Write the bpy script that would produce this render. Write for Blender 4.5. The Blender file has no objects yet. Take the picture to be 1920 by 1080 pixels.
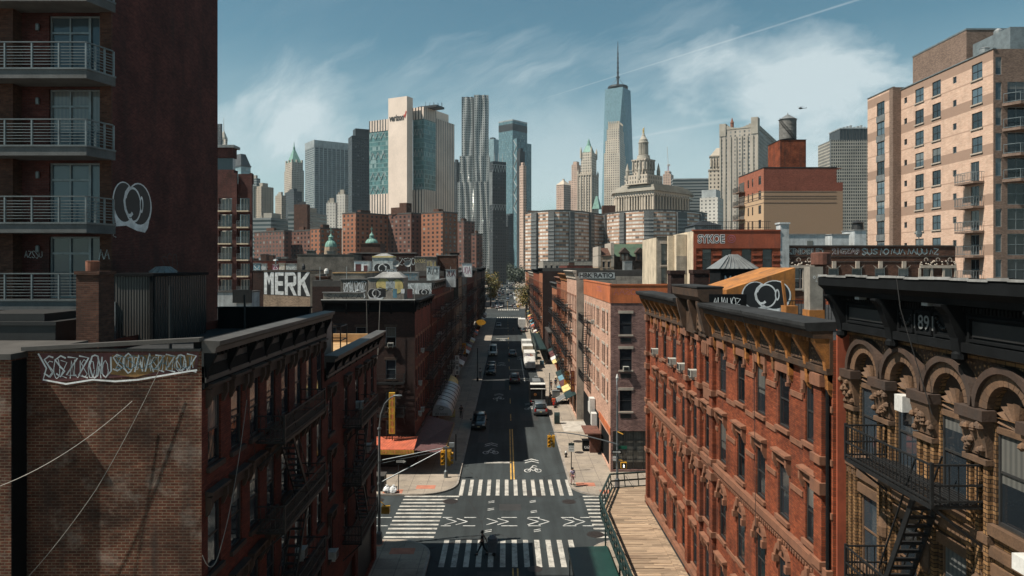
import bpy, bmesh, math, random
from mathutils import Vector, Matrix
random.seed(11)
rnd = random.Random(5)
SC = bpy.context.scene
COL = SC.collection
F, CX, CY, H = 1320.0, 949.0, 500.0, 21.0
def gx(px, d): return (px - CX) * d / F
def gz(py, d): return H - (py - CY) * d / F
def gd(py): return H * F / (py - CY)
def lin(c):
    return tuple(((v / 255) / 12.92 if v / 255 <= 0.04045 else ((v / 255 + 0.055) / 1.055) ** 2.4) for v in c)
WM = {}
def wmat(o): return WM.get(o.name, Matrix())
class NT:
    def __init__(s, nt): s.nt = nt; s.n = nt.nodes; s.l = nt.links
    def new(s, t, **kw):
        n = s.n.new(t)
        for k, v in kw.items(): setattr(n, k, v)
        return n
    def put(s, sock, v):
        if isinstance(v, bpy.types.NodeSocket): s.l.new(v, sock)
        elif isinstance(v, (tuple, list)):
            sock.default_value = (*v, 1.0) if (len(v) == 3 and sock.type == 'RGBA') else v
        else: sock.default_value = v
    def m(s, op, a, b=0.0, c=None):
        n = s.new('ShaderNodeMath', operation=op); s.put(n.inputs[0], a); s.put(n.inputs[1], b)
        if c is not None: s.put(n.inputs[2], c)
        return n.outputs[0]
    def mix(s, f, a, b, mode='MIX'):
        n = s.new('ShaderNodeMix', data_type='RGBA', blend_type=mode)
        s.put(n.inputs[0], f); s.put(n.inputs[6], a); s.put(n.inputs[7], b)
        return n.outputs[2]
    def fmix(s, f, a, b):
        n = s.new('ShaderNodeMix', data_type='FLOAT'); s.put(n.inputs[0], f); s.put(n.inputs[2], a); s.put(n.inputs[3], b)
        return n.outputs[0]
    def sep(s, v):
        n = s.new('ShaderNodeSeparateXYZ'); s.put(n.inputs[0], v); return n.outputs
    def comb(s, x, y, z=0.0):
        n = s.new('ShaderNodeCombineXYZ')
        for i, v in enumerate((x, y, z)): s.put(n.inputs[i], v)
        return n.outputs[0]
    def noise(s, vec, scale, detail=3.0, rough=0.55):
        n = s.new('ShaderNodeTexNoise'); s.put(n.inputs['Vector'], vec)
        n.inputs['Scale'].default_value = scale; n.inputs['Detail'].default_value = detail; n.inputs['Roughness'].default_value = rough
        return n.outputs[0]
    def ramp(s, f, a, b, lo=0.0, hi=1.0):
        n = s.new('ShaderNodeMapRange', clamp=True); s.put(n.inputs[0], f)
        n.inputs[1].default_value = a; n.inputs[2].default_value = b; n.inputs[3].default_value = lo; n.inputs[4].default_value = hi
        return n.outputs[0]
    def white(s, vec):
        n = s.new('ShaderNodeTexWhiteNoise', noise_dimensions='3D'); s.put(n.inputs[0], vec); return n.outputs[0]
    def vscale(s, v, sc):
        n = s.new('ShaderNodeVectorMath', operation='MULTIPLY'); s.put(n.inputs[0], v); n.inputs[1].default_value = sc
        return n.outputs[0]
def mat_new(name):
    m = bpy.data.materials.new(name); m.use_nodes = True
    t = NT(m.node_tree); b = t.n['Principled BSDF']
    return m, t, b
def bump(t, b, h, strength, dist=0.02):
    n = t.new('ShaderNodeBump'); t.put(n.inputs['Height'], h)
    n.inputs['Strength'].default_value = strength; n.inputs['Distance'].default_value = dist
    t.l.new(n.outputs[0], b.inputs['Normal'])
def objco(t): return t.new('ShaderNodeTexCoord').outputs['Object']
KA = .80   # overall paint and masonry reflectance
def dk(c): return tuple(v * KA for v in c)
def plain(name, c, rough=0.7, metal=0.0, var=0.25, sc=1.5, bmp=0.0, spec=0.5, grime=0.0):
    m, t, b = mat_new(name); co = objco(t); c = dk(c)
    n = t.noise(co, sc, 5.0); n2 = t.noise(co, sc * 9, 3.0)
    f = t.ramp(n, 0.3, 0.7, 1 - var, 1 + var); f2 = t.ramp(n2, 0.3, 0.7, 1 - var * .5, 1 + var * .5)
    v = t.m('MULTIPLY', f, f2)
    col = t.mix(1.0, c, t.comb(v, v, v), 'MULTIPLY')
    if grime:
        g = t.noise(t.vscale(co, (1, 1, .12)), 1.7, 5.0, .65)
        col = t.mix(t.ramp(g, .5, .72, 0, grime), col, (.035, .032, .03))
    t.l.new(col, b.inputs['Base Color']); b.inputs['Roughness'].default_value = rough; b.inputs['Metallic'].default_value = metal
    b.inputs['Specular IOR Level'].default_value = spec
    if bmp: bump(t, b, n2, bmp)
    return m
def brick(name, c1, c2, mortar, w=0.215, h=0.072, ms=0.012, stain=0.35, bmp=0.5, light=0.0, bands=None, rough=0.85, oddv=(.72, 1.25)):
    m, t, b = mat_new(name); co = objco(t); s = t.sep(co); c1, c2, mortar = dk(c1), dk(c2), dk(mortar)
    u = t.m('ADD', s[0], s[1]); vec = t.comb(u, s[2])
    br = t.new('ShaderNodeTexBrick'); t.put(br.inputs['Vector'], vec)
    br.inputs['Color1'].default_value = (*c1, 1); br.inputs['Color2'].default_value = (*c2, 1); br.inputs['Mortar'].default_value = (*mortar, 1)
    br.inputs['Scale'].default_value = 1.0; br.inputs['Mortar Size'].default_value = ms
    br.inputs['Brick Width'].default_value = w; br.inputs['Row Height'].default_value = h; br.inputs['Bias'].default_value = 0.0
    br.inputs['Mortar Smooth'].default_value = 0.3
    col = br.outputs[0]
    # single odd bricks
    rowi = t.m('FLOOR', t.m('DIVIDE', s[2], h)); coli = t.m('FLOOR', t.m('DIVIDE', t.m('ADD', u, t.m('MULTIPLY', t.m('MODULO', rowi, 2.0), w * .5)), w))
    wn = t.white(t.comb(coli, rowi, 3.0))
    odd = t.ramp(wn, 0.0, 1.0, *oddv); col = t.mix(1.0, col, t.comb(odd, odd, odd), 'MULTIPLY')
    big = t.noise(co, 0.55, 6.0, 0.6); k = t.ramp(big, 0.32, 0.68, 1 - stain, 1 + stain * .8)
    col = t.mix(1.0, col, t.comb(k, k, k), 'MULTIPLY')
    streak = t.noise(t.vscale(co, (1.3, 1.3, .13)), 1.3, 4.0); col = t.mix(t.ramp(streak, .50, .75, 0, stain * 1.1), col, (.025, .02, .018))
    if light:
        ef = t.noise(co, 0.9, 7.0, 0.7); col = t.mix(t.ramp(ef, .54, .72, 0, light), col, (.42, .37, .32))
    if bands:   # darker bands every band height
        for z0, z1, bc in bands:
            f = t.m('MULTIPLY', t.m('GREATER_THAN', s[2], z0), t.m('LESS_THAN', s[2], z1)); col = t.mix(t.m('MULTIPLY', f, .85), col, bc)
    t.l.new(col, b.inputs['Base Color']); b.inputs['Roughness'].default_value = rough; b.inputs['Specular IOR Level'].default_value = .25
    if bmp: bump(t, b, t.m('SUBTRACT', t.m('ADD', t.m('MULTIPLY', t.noise(co, 14, 3), .3), 1.0), br.outputs[1]), bmp, 0.015)
    return m
def gridmat(name, wall, glass, cw, ch, fw, fh, rough=.75, grough=.12, var=.5, lit=.06, litc=(.4, .4, .38), stain=.2, ou=0.0, ov=0.0, band=None, bh=.2, mull=0, metal=0.0, flipn=False):
    """a regular facade: wall colour with one dark opening per cell"""
    wall, glass, litc = dk(wall), glass, dk(litc); band = dk(band) if band else None
    m, t, b = mat_new(name); tc = t.new('ShaderNodeTexCoord'); co = tc.outputs['Object']; s = t.sep(co); nn = t.sep(tc.outputs['Normal'])
    isx = t.m('GREATER_THAN', t.m('ABSOLUTE', nn[0]), t.m('ABSOLUTE', nn[1]))
    u = t.fmix(isx, s[0], s[1]); u = t.m('ADD', u, 500 * cw + ou); v = t.m('ADD', s[2], ov)
    uu = t.m('DIVIDE', u, cw); vv = t.m('DIVIDE', v, ch)
    fu = t.m('ABSOLUTE', t.m('SUBTRACT', t.m('FRACT', uu), .5)); fv = t.m('ABSOLUTE', t.m('SUBTRACT', t.m('FRACT', vv), .5))
    side = t.m('LESS_THAN', t.m('ABSOLUTE', nn[2]), .6)
    mk = t.m('MULTIPLY', t.m('MULTIPLY', t.m('LESS_THAN', fu, fw / 2), t.m('LESS_THAN', fv, fh / 2)), side)
    w = t.white(t.comb(t.m('FLOOR', uu), t.m('FLOOR', vv), isx))
    gk = t.ramp(w, 0, 1, 1 - var, 1 + var); gc = t.mix(1.0, glass, t.comb(gk, gk, gk), 'MULTIPLY')
    gc = t.mix(t.m('MULTIPLY', t.m('LESS_THAN', w, lit), .8), gc, litc)
    big = t.noise(co, .02 + .6 / max(cw * 6, 3), 5.0); k = t.ramp(big, .3, .7, 1 - stain, 1 + stain)
    wc = wall
    if band: wc = t.mix(t.m('GREATER_THAN', t.m('FRACT', vv), 1 - bh), wall, band)
    wc = t.mix(1.0, wc, t.comb(k, k, k), 'MULTIPLY')
    t.l.new(t.mix(mk, wc, gc), b.inputs['Base Color']); t.l.new(t.fmix(mk, rough, grough), b.inputs['Roughness'])
    b.inputs['Specular IOR Level'].default_value = .5; b.inputs['Metallic'].default_value = metal
    bump(t, b, t.m('SUBTRACT', 1.0, mk), .6, min(cw, ch) * .12)
    return m
SPLIT = set('pilaster bracket capital impost roof_plant parapet_turret corner_turret corbel air_grille roof_pipe cartouche carved_panel pier crown_pier soffit_plate air_conditioner chimney clutter solid_bay gable_chimney painted_board frieze_panel pier_moulding shutter shop_front buttress roof_vent sunlit_stucco_face satellite_dish penthouse lintel_ balcony_bay support roof_unit roof_mast panel_frame spandrel_panel'.split())
class MB:
    def __init__(s): s.v = []; s.f = []; s.mi = []; s.cur = 0; s.a = []
    def add(s, vs, fs):
        s.a.append((len(s.v), len(s.f))); o = len(s.v); s.v += [tuple(p) for p in vs]
        for f in fs: s.f.append([o + i for i in f]); s.mi.append(s.cur)
        return s
    def box(s, x0, x1, y0, y1, z0, z1, skip=''):
        x0, x1 = min(x0, x1), max(x0, x1); y0, y1 = min(y0, y1), max(y0, y1); z0, z1 = min(z0, z1), max(z0, z1)
        vs = [(x0, y0, z0), (x1, y0, z0), (x1, y1, z0), (x0, y1, z0), (x0, y0, z1), (x1, y0, z1), (x1, y1, z1), (x0, y1, z1)]
        fs = {'b': (0, 3, 2, 1), 't': (4, 5, 6, 7), 's': (0, 1, 5, 4), 'e': (1, 2, 6, 5), 'n': (2, 3, 7, 6), 'w': (3, 0, 4, 7)}
        return s.add(vs, [f for k, f in fs.items() if k not in skip])
    def obox(s, M, hx, hy, hz):
        vs = [M @ Vector((a * hx, b * hy, c * hz)) for c in (-1, 1) for a, b in ((-1, -1), (1, -1), (1, 1), (-1, 1))]
        return s.add(vs, [(0, 3, 2, 1), (4, 5, 6, 7), (0, 1, 5, 4), (1, 2, 6, 5), (2, 3, 7, 6), (3, 0, 4, 7)])
    def beam(s, p0, p1, w, h=None, up=(0, 0, 1)):
        p0, p1 = Vector(p0), Vector(p1); h = h or w; d = p1 - p0; L = d.length
        if L < 1e-6: return s
        z = d / L; u = Vector(up)
        if abs(z.dot(u)) > .98: u = Vector((1, 0, 0))
        x = u.cross(z).normalized(); y = z.cross(x)
        M = Matrix((x, y, z)).transposed().to_4x4(); M.translation = (p0 + p1) / 2
        return s.obox(M, w / 2, h / 2, L / 2)
    def tube(s, pts, r, n=6, cap=True):
        pts = [Vector(p) for p in pts]; N = len(pts)
        rs = r if isinstance(r, (list, tuple)) else [r] * N
        rings = []
        ref = None
        for i, p in enumerate(pts):
            d = (pts[min(i + 1, N - 1)] - pts[max(i - 1, 0)]).normalized()
            if ref is None: ref = Vector((0, 0, 1)) if abs(d.z) < .9 else Vector((1, 0, 0))
            x = ref.cross(d)
            if x.length < 1e-4: x = Vector((1, 0, 0)).cross(d)
            x.normalize(); y = d.cross(x); ref = y if False else ref
            rings.append([p + (x * math.cos(a) + y * math.sin(a)) * rs[i] for a in [2 * math.pi * k / n for k in range(n)]])
        fs = []
        for i in range(N - 1):
            for k in range(n): fs.append((i * n + k, i * n + (k + 1) % n, (i + 1) * n + (k + 1) % n, (i + 1) * n + k))
        if cap: fs.append(tuple(range(n - 1, -1, -1))); fs.append(tuple((N - 1) * n + k for k in range(n)))
        return s.add([p for r_ in rings for p in r_], fs)
    def lathe(s, prof, c=(0, 0, 0), n=12, a0=0.0, sx=1.0, sy=1.0):
        vs = []; fs = []
        for r, z in prof:
            for k in range(n):
                a = a0 + 2 * math.pi * k / n; vs.append((c[0] + r * sx * math.cos(a), c[1] + r * sy * math.sin(a), c[2] + z))
        for i in range(len(prof) - 1):
            for k in range(n): fs.append((i * n + k, i * n + (k + 1) % n, (i + 1) * n + (k + 1) % n, (i + 1) * n + k))
        fs.append(tuple(range(n - 1, -1, -1))); fs.append(tuple((len(prof) - 1) * n + k for k in range(n)))
        return s.add(vs, fs)
    def prism(s, poly, z0, z1, M=None, top=None):
        n = len(poly); tp = top or poly
        vs = [Vector((x, y, z0)) for x, y in poly] + [Vector((x, y, z1)) for x, y in tp]
        if M is not None: vs = [M @ v for v in vs]
        fs = [tuple(range(n - 1, -1, -1)), tuple(range(n, 2 * n))] + [(i, (i + 1) % n, n + (i + 1) % n, n + i) for i in range(n)]
        return s.add(vs, fs)
    def sweep(s, prof, axis, a0, a1):
        """closed profile [(o,z)] extruded along y ('y': o=x) or along x ('x': o=y)"""
        n = len(prof)
        if axis == 'y': vs = [(o, a0, z) for o, z in prof] + [(o, a1, z) for o, z in prof]
        else: vs = [(a0, o, z) for o, z in prof] + [(a1, o, z) for o, z in prof]
        return s.add(vs, [tuple(range(n - 1, -1, -1)), tuple(range(n, 2 * n))] + [(i, (i + 1) % n, n + (i + 1) % n, n + i) for i in range(n)])
    def pieces(s):
        n = len(s.a); e = s.a + [(len(s.v), len(s.f))]; B = []; up = list(range(n))
        for i in range(n):
            P = s.v[e[i][0]:e[i + 1][0]]; B.append([(min(p[k] for p in P) - .012, max(p[k] for p in P) + .012) for k in range(3)])
        def find(i):
            while up[i] != i: i = up[i]
            return i
        for i in range(n):
            for j in range(i):
                if all(B[i][k][0] <= B[j][k][1] and B[j][k][0] <= B[i][k][1] for k in range(3)): up[find(i)] = find(j)
        out = {}
        for i in range(n):
            m = out.setdefault(find(i), MB()); m.cur = 0; o = e[i][0]; m.add(s.v[o:e[i + 1][0]], [[x - o for x in f] for f in s.f[e[i][1]:e[i + 1][1]]])
        return list(out.values())
    def quad(s, a, b, c, d): return s.add([a, b, c, d], [(0, 1, 2, 3)])
    def mesh(s, name, mats, inv=None, smooth=False):
        me = bpy.data.meshes.new(name); vs = s.v if inv is None else [tuple(inv @ Vector(p)) for p in s.v]
        me.from_pydata(vs, [], s.f)
        for m in (mats if isinstance(mats, (list, tuple)) else [mats]): me.materials.append(m)
        if any(s.mi): me.polygons.foreach_set('material_index', s.mi)
        bm = bmesh.new(); bm.from_mesh(me); bmesh.ops.recalc_face_normals(bm, faces=bm.faces); bm.to_mesh(me); bm.free()
        if smooth: me.polygons.foreach_set('use_smooth', [True] * len(me.polygons))
        me.update(); return me
    def build(s, name, mats, parent=None, local=False, smooth=False):
        if not s.f: return None
        if name in SPLIT:
            ps = s.pieces()
            if 1 < len(ps) <= 100: return [q.build(name + ' ', mats, parent, local, smooth) for q in ps][0]
        name = name.strip()
        inv = None if (parent is None or local) else wmat(parent).inverted()
        o = bpy.data.objects.new(name, s.mesh(name, mats, inv, smooth)); COL.objects.link(o)
        if parent is not None: o.parent = parent; WM[o.name] = wmat(parent)
        if smooth == 'auto':
            pass
        return o
def root(name, label, cat, loc=(0, 0, 0), rz=0.0, group=None):
    o = bpy.data.objects.new(name, None); COL.objects.link(o); o.empty_display_size = .2
    o.location = loc; o.rotation_euler = (0, 0, rz); WM[o.name] = Matrix.Translation(loc) @ Matrix.Rotation(rz, 4, 'Z')
    tag(o, label, cat, group); return o
def tag(o, label=None, cat=None, group=None, kind=None):
    if label: o['label'] = label
    if cat: o['category'] = cat
    if group: o['group'] = group
    if kind: o['kind'] = kind
    return o
def struct(mb, name, mat):
    o = mb.build(name, mat); o['kind'] = 'structure'; return o
def kids(o): return KID.get(o.name, [])
def obj_at(name, me, parent, M):
    """a child object sharing mesh me; M is its world matrix"""
    o = bpy.data.objects.new(name, me); COL.objects.link(o)
    if parent is not None: o.parent = parent; o.matrix_basis = wmat(parent).inverted() @ M
    else: o.matrix_basis = M
    WM[o.name] = M; return o
def basis(o, u, n):
    u = Vector(u); n = Vector(n); M = Matrix((u, n, Vector((0, 0, 1)))).transposed().to_4x4(); M.translation = o; return M
def copy_tree(o, parent=None, out=None):
    c = o.copy(); COL.objects.link(c)
    if out is not None: out.append(c)
    if parent is not None: c.parent = parent
    for ch in TREE.get(o.name, []): copy_tree(ch, c, out)
    return c
TREE = {}
def index_tree():
    TREE.clear()
    for o in bpy.data.objects:
        if o.parent: TREE.setdefault(o.parent.name, []).append(o)
class Face:
    """vertical plane: origin o, direction u, outward normal n; holes as (u0,u1,z0,z1)"""
    def __init__(s, o, u, n, width, z0, z1):
        s.o = Vector((o[0], o[1], 0)); s.u = Vector((u[0], u[1], 0)); s.n = Vector((n[0], n[1], 0)); s.w = width; s.z0 = z0; s.z1 = z1; s.h = []
    def p(s, a, z, out=0.0): return s.o + s.u * a + s.n * out + Vector((0, 0, z))
    def wall(s, mb, depth=.22, z0=None):
        us = sorted({0.0, s.w} | {h[0] for h in s.h} | {h[1] for h in s.h}); zs = sorted({s.z0, s.z1} | {h[2] for h in s.h} | {h[3] for h in s.h})
        hole = lambda a, z: any(h[0] < a < h[1] and h[2] < z < h[3] for h in s.h)
        for j in range(len(zs) - 1):
            run = None
            for i in range(len(us) - 1):
                solid = not hole((us[i] + us[i + 1]) / 2, (zs[j] + zs[j + 1]) / 2)
                if solid and run is None: run = us[i]
                if run is not None and (not solid or i == len(us) - 2):
                    e = us[i + 1] if solid else us[i]
                    mb.quad(s.p(run, zs[j]), s.p(e, zs[j]), s.p(e, zs[j + 1]), s.p(run, zs[j + 1])); run = None
        for a, b, c, d in s.h:
            mb.quad(s.p(a, c), s.p(a, d), s.p(a, d, -depth), s.p(a, c, -depth)); mb.quad(s.p(b, c), s.p(b, d), s.p(b, d, -depth), s.p(b, c, -depth))
            mb.quad(s.p(a, c), s.p(b, c), s.p(b, c, -depth), s.p(a, c, -depth)); mb.quad(s.p(a, d), s.p(b, d), s.p(b, d, -depth), s.p(a, d, -depth))
    def bx(s, mb, a0, a1, z0, z1, o0, o1):
        c = [s.p(a, z, o) for z in (z0, z1) for a, o in ((a0, o0), (a1, o0), (a1, o1), (a0, o1))]
        return mb.add(c, [(0, 3, 2, 1), (4, 5, 6, 7), (0, 1, 5, 4), (1, 2, 6, 5), (2, 3, 7, 6), (3, 0, 4, 7)])
    def sw(s, mb, prof, a0, a1):
        """closed profile [(out,z)] along the face"""
        n = len(prof); vs = [s.p(a0, z, o) for o, z in prof] + [s.p(a1, z, o) for o, z in prof]
        return mb.add(vs, [tuple(range(n - 1, -1, -1)), tuple(range(n, 2 * n))] + [(i, (i + 1) % n, n + (i + 1) % n, n + i) for i in range(n)])
    def at(s, a, z, out=0.0): return basis(s.p(a, z, out), s.u, s.n)
WCACHE = {}
def win_meshes(w, h, style, mats):
    """meshes of a sash window, local: x along wall from the hole centre, y outward, z up from the hole bottom"""
    k = (round(w, 2), round(h, 2), style, mats['key'])
    if k in WCACHE: return WCACHE[k]
    r = {}; d = -.09
    f = MB(); t = .055
    f.box(-w / 2, -w / 2 + t, d - .05, d + .03, 0, h); f.box(w / 2 - t, w / 2, d - .05, d + .03, 0, h)
    f.box(-w / 2 + t, w / 2 - t, d - .05, d + .03, h - t, h); f.box(-w / 2 + t, w / 2 - t, d - .05, d + .03, 0, t + .02)
    if style != 'fixed': f.box(-w / 2 + t, w / 2 - t, d - .05, d + .015, h * .5 - .03, h * .5 + .03)
    if style in ('pair', 'wide'): f.box(-.03, .03, d - .05, d + .02, t, h - t)
    if style == 'muntin':
        for q in (-w / 6, w / 6): f.box(q - .015, q + .015, d - .05, d + .005, t, h - t)
        for q in (.25, .75): f.box(-w / 2 + t, w / 2 - t, d - .05, d + .004, h * q - .015, h * q + .015)
    r['frame'] = f.mesh('window', mats['frame'])
    p = MB(); p.quad((-w / 2 + t, d - .02, t), (w / 2 - t, d - .02, t), (w / 2 - t, d - .02, h * .5), (-w / 2 + t, d - .02, h * .5))
    p.quad((-w / 2 + t, d - .005, h * .5), (w / 2 - t, d - .005, h * .5), (w / 2 - t, d - .005, h - t), (-w / 2 + t, d - .005, h - t))
    r['pane'] = p.mesh('pane', mats['pane'])
    if mats.get('sill'):
        q = MB(); q.box(-w / 2 - .12, w / 2 + .12, -.1, .12, -.16, 0); r['sill'] = q.mesh('sill', mats['sill'])
    if mats.get('lintel'):
        q = MB(); ls = mats.get('lstyle', 'flat')
        if ls == 'flat': q.box(-w / 2 - .14, w / 2 + .14, -.05, .06, h, h + .28)
        elif ls == 'hood':
            q.box(-w / 2 - .1, w / 2 + .1, -.05, .07, h, h + .3)
            q.sweep([(-.02, h + .3), (.26, h + .38), (.26, h + .47), (-.02, h + .5)], 'x', -w / 2 - .22, w / 2 + .22)
            for sx in (-1, 1): q.sweep([(-.03, h - .3), (.07, h - .28), (.2, h + .02), (.2, h + .3), (-.03, h + .3)], 'x', sx * (w / 2 + .11) - .07, sx * (w / 2 + .11) + .07)
        elif ls == 'ears':
            q.box(-w / 2 - .2, w / 2 + .2, -.04, .1, h + .003, h + .42); q.box(-w / 2 - .24, w / 2 + .24, -.04, .15, h + .42, h + .5)
            for sx in (-1, 1): q.box(sx * (w / 2 + .1) - .1, sx * (w / 2 + .1) + .1, -.04, .09, h - .32, h + .003); q.box(sx * (w / 2 + .06) - .06, sx * (w / 2 + .06) + .06, -.03, .15, h - .46, h - .32)
        elif ls == 'arch':
            n = 10; R = w / 2 + .16; r0 = w / 2 - .02; base = h - .05
            for i in range(n):
                a, b = math.pi * i / n, math.pi * (i + 1) / n
                P = [(rr * math.cos(x), rr * .9 * math.sin(x)) for x in (a, b) for rr in (r0, R + .02 * (i % 2))]
                vs = [(px, y, base + pz) for y in (-.03, .13) for px, pz in (P[0], P[1], P[3], P[2])]
                q.add(vs, [(0, 3, 2, 1), (4, 5, 6, 7), (0, 1, 5, 4), (1, 2, 6, 5), (2, 3, 7, 6), (3, 0, 4, 7)])
            q.box(-.1, .1, -.02, .22, base + r0 * .9 - .06, base + R * .9 + .16)
            for sx in (-1, 1): q.box(sx * (w / 2 + .08) - .1, sx * (w / 2 + .08) + .1, -.03, .2, base - .28, base - .002)
            pts = [(r0 * math.cos(math.pi * i / n), r0 * .9 * math.sin(math.pi * i / n)) for i in range(n + 1)]
            q.add([(x, .02, base + z) for x, z in pts] + [(0, .02, base)], [(i, i + 1, n + 1) for i in range(n)])
        r['lintel'] = q.mesh('lintel', mats['lintel'])
    WCACHE[k] = r; return r
WCOUNT = {}
def put_windows(face, parent, mats, style='sash', cuts=None, every=True, limit=100, small=False):
    for i, (a, b, c, d) in enumerate(face.h):
        r = win_meshes(b - a, d - c, style, mats); M = face.at((a + b) / 2, c); n = WCOUNT.get(parent.name, 0); WCOUNT[parent.name] = n + 1
        if n >= 100: continue
        w = obj_at('window', r['frame'], parent, M)
        for k in ('pane', 'sill', 'lintel'):
            if k in r: obj_at(k, r[k], w, M)
def grid_holes(face, us, w, zs, h):
    for z in zs:
        for a in us: face.h.append((a - w / 2, a + w / 2, z, z + h))
def stroke(mb, face, pts, w, out, closed=False):
    """ribbon of width w along 2D points (u,z) on the face"""
    P = [Vector((p[0], p[1])) for p in pts]
    n = len(P); L = []
    for i in range(n):
        a = P[(i - 1) % n] if (closed or i > 0) else P[0]; b = P[(i + 1) % n] if (closed or i < n - 1) else P[-1]
        d = b - a
        if d.length < 1e-6: d = Vector((1, 0))
        d.normalize(); q = Vector((-d.y, d.x)) * w / 2; L.append((P[i] + q, P[i] - q))
    for i in range(n if closed else n - 1):
        a, b = L[i], L[(i + 1) % n]
        mb.quad(face.p(a[0].x, a[0].y, out), face.p(a[1].x, a[1].y, out), face.p(b[1].x, b[1].y, out), face.p(b[0].x, b[0].y, out))
def fill(mb, face, pts, out): mb.add([face.p(x, z, out) for x, z in pts], [tuple(range(len(pts)))])
def arc(cx, cz, rx, rz, a0, a1, n=18): return [(cx + rx * math.cos(math.radians(a0 + (a1 - a0) * i / n)), cz + rz * math.sin(math.radians(a0 + (a1 - a0) * i / n))) for i in range(n + 1)]
FONTC = {}
def text_poly(body, bold=0.0):
    k = (body, bold)
    if k not in FONTC:
        cu = bpy.data.curves.new('lettering', 'FONT'); cu.body = body; cu.size = 1.0; cu.offset = bold; cu.resolution_u = 3
        o = bpy.data.objects.new('lettering', cu); COL.objects.link(o); bpy.context.view_layer.update()
        me = o.evaluated_get(bpy.context.evaluated_depsgraph_get()).to_mesh()
        vs = [(v.co.x, v.co.y) for v in me.vertices]; fs = [tuple(p.vertices) for p in me.polygons]
        bpy.data.objects.remove(o)
        if not vs: vs = [(0, 0), (1, 0), (1, 1)]; fs = []
        x0 = min(v[0] for v in vs); x1 = max(v[0] for v in vs); y0 = min(v[1] for v in vs); y1 = max(v[1] for v in vs)
        FONTC[k] = ([((x - x0) / max(x1 - x0, 1e-6), (y - y0) / max(y1 - y0, 1e-6)) for x, y in vs], fs)
    return FONTC[k]
def text(mb, face, body, a0, a1, z0, z1, out, bold=0.0, shear=0.0, jitter=0):
    vs, fs = text_poly(body, bold)
    mb.add([face.p(a0 + x * (a1 - a0) + shear * y, z0 + y * (z1 - z0), out) for x, y in vs], fs)
def throwup(parent, face, cx, cz, s, m_black, m_white, out=.012, name='graffiti'):
    """two overlapping bubble rings with a curl, black fill and white outline"""
    E = lambda x, z, rx, rz, a0=0, a1=360, n=26: arc(cx + x * s, cz + z * s, rx * s, rz * s, a0, a1, n)
    w = MB(); fill(w, face, E(-.62, .02, .72, .74)[:-1], out); fill(w, face, E(.36, .03, .86, .80)[:-1], out + .001)
    fill(w, face, [(cx + x * s, cz + z * s) for x, z in ((-1.25, -.3), (-1.1, -.78), (-.5, -.72), (.2, -.86), (.75, -.9), (.95, -.72), (1.1, -.3))], out + .002); w.build(name, m_white, parent)
    k = MB(); fill(k, face, E(-.62, .06, .64, .66)[:-1], out + .004); fill(k, face, E(.36, .07, .77, .71)[:-1], out + .005); k.build(name, m_black, parent)
    w = MB(); t = .1 * s
    stroke(w, face, E(-.05, .02, .50, .58, 160, -170, 28), t * .75, out + .008)
    stroke(w, face, [(cx + x * s, cz + z * s) for x, z in ((-.28, .62), (-.52, .40), (-.62, .12), (-.56, -.16), (-.40, -.36), (-.22, -.36), (-.1, -.26))], t * 1.25, out + .009)
    fill(w, face, E(.50, .08, .12, .30)[:-1], out + .010); w.build(name, m_white, parent)
    k = MB(); fill(k, face, E(.50, .08, .06, .2)[:-1], out + .012); k.build(name, m_black, parent)
def scribble(mb, face, a0, a1, z0, z1, out, n, w, seed=0):
    r = random.Random(seed); step = (a1 - a0) / n
    for i in range(n):
        c = a0 + step * (i + .5); k = r.choice('OSUZAI'); hw = step * .42; zm = (z0 + z1) / 2; hz = (z1 - z0) / 2 * r.uniform(.75, 1)
        if k == 'O': P = arc(c, zm, hw, hz, 0, 360, 12)
        elif k == 'S': P = [(c + hw, zm + hz * .8), (c, zm + hz), (c - hw, zm + hz * .6), (c, zm), (c + hw, zm - hz * .5), (c, zm - hz), (c - hw, zm - hz * .7)]
        elif k == 'U': P = [(c - hw, zm + hz), (c - hw, zm - hz * .5), (c, zm - hz), (c + hw, zm - hz * .5), (c + hw * .8, zm + hz)]
        elif k == 'Z': P = [(c - hw, zm + hz), (c + hw, zm + hz * .8), (c - hw, zm - hz * .8), (c + hw, zm - hz)]
        elif k == 'A': P = [(c - hw, zm - hz), (c, zm + hz), (c + hw * .5, zm - hz * .1), (c - hw * .4, zm - hz * .2), (c + hw * .5, zm - hz * .1), (c + hw, zm - hz)]
        else: P = [(c - hw * .3, zm - hz), (c + hw * .3, zm + hz), (c + hw, zm - hz * .6)]
        P = [(x + r.uniform(-.06, .06) * step, z + r.uniform(-.04, .04) * (z1 - z0)) for x, z in P]
        stroke(mb, face, P, w, out + .0004 * i)
M_ = {}
def mk(k, m): M_[k] = m; return m
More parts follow.
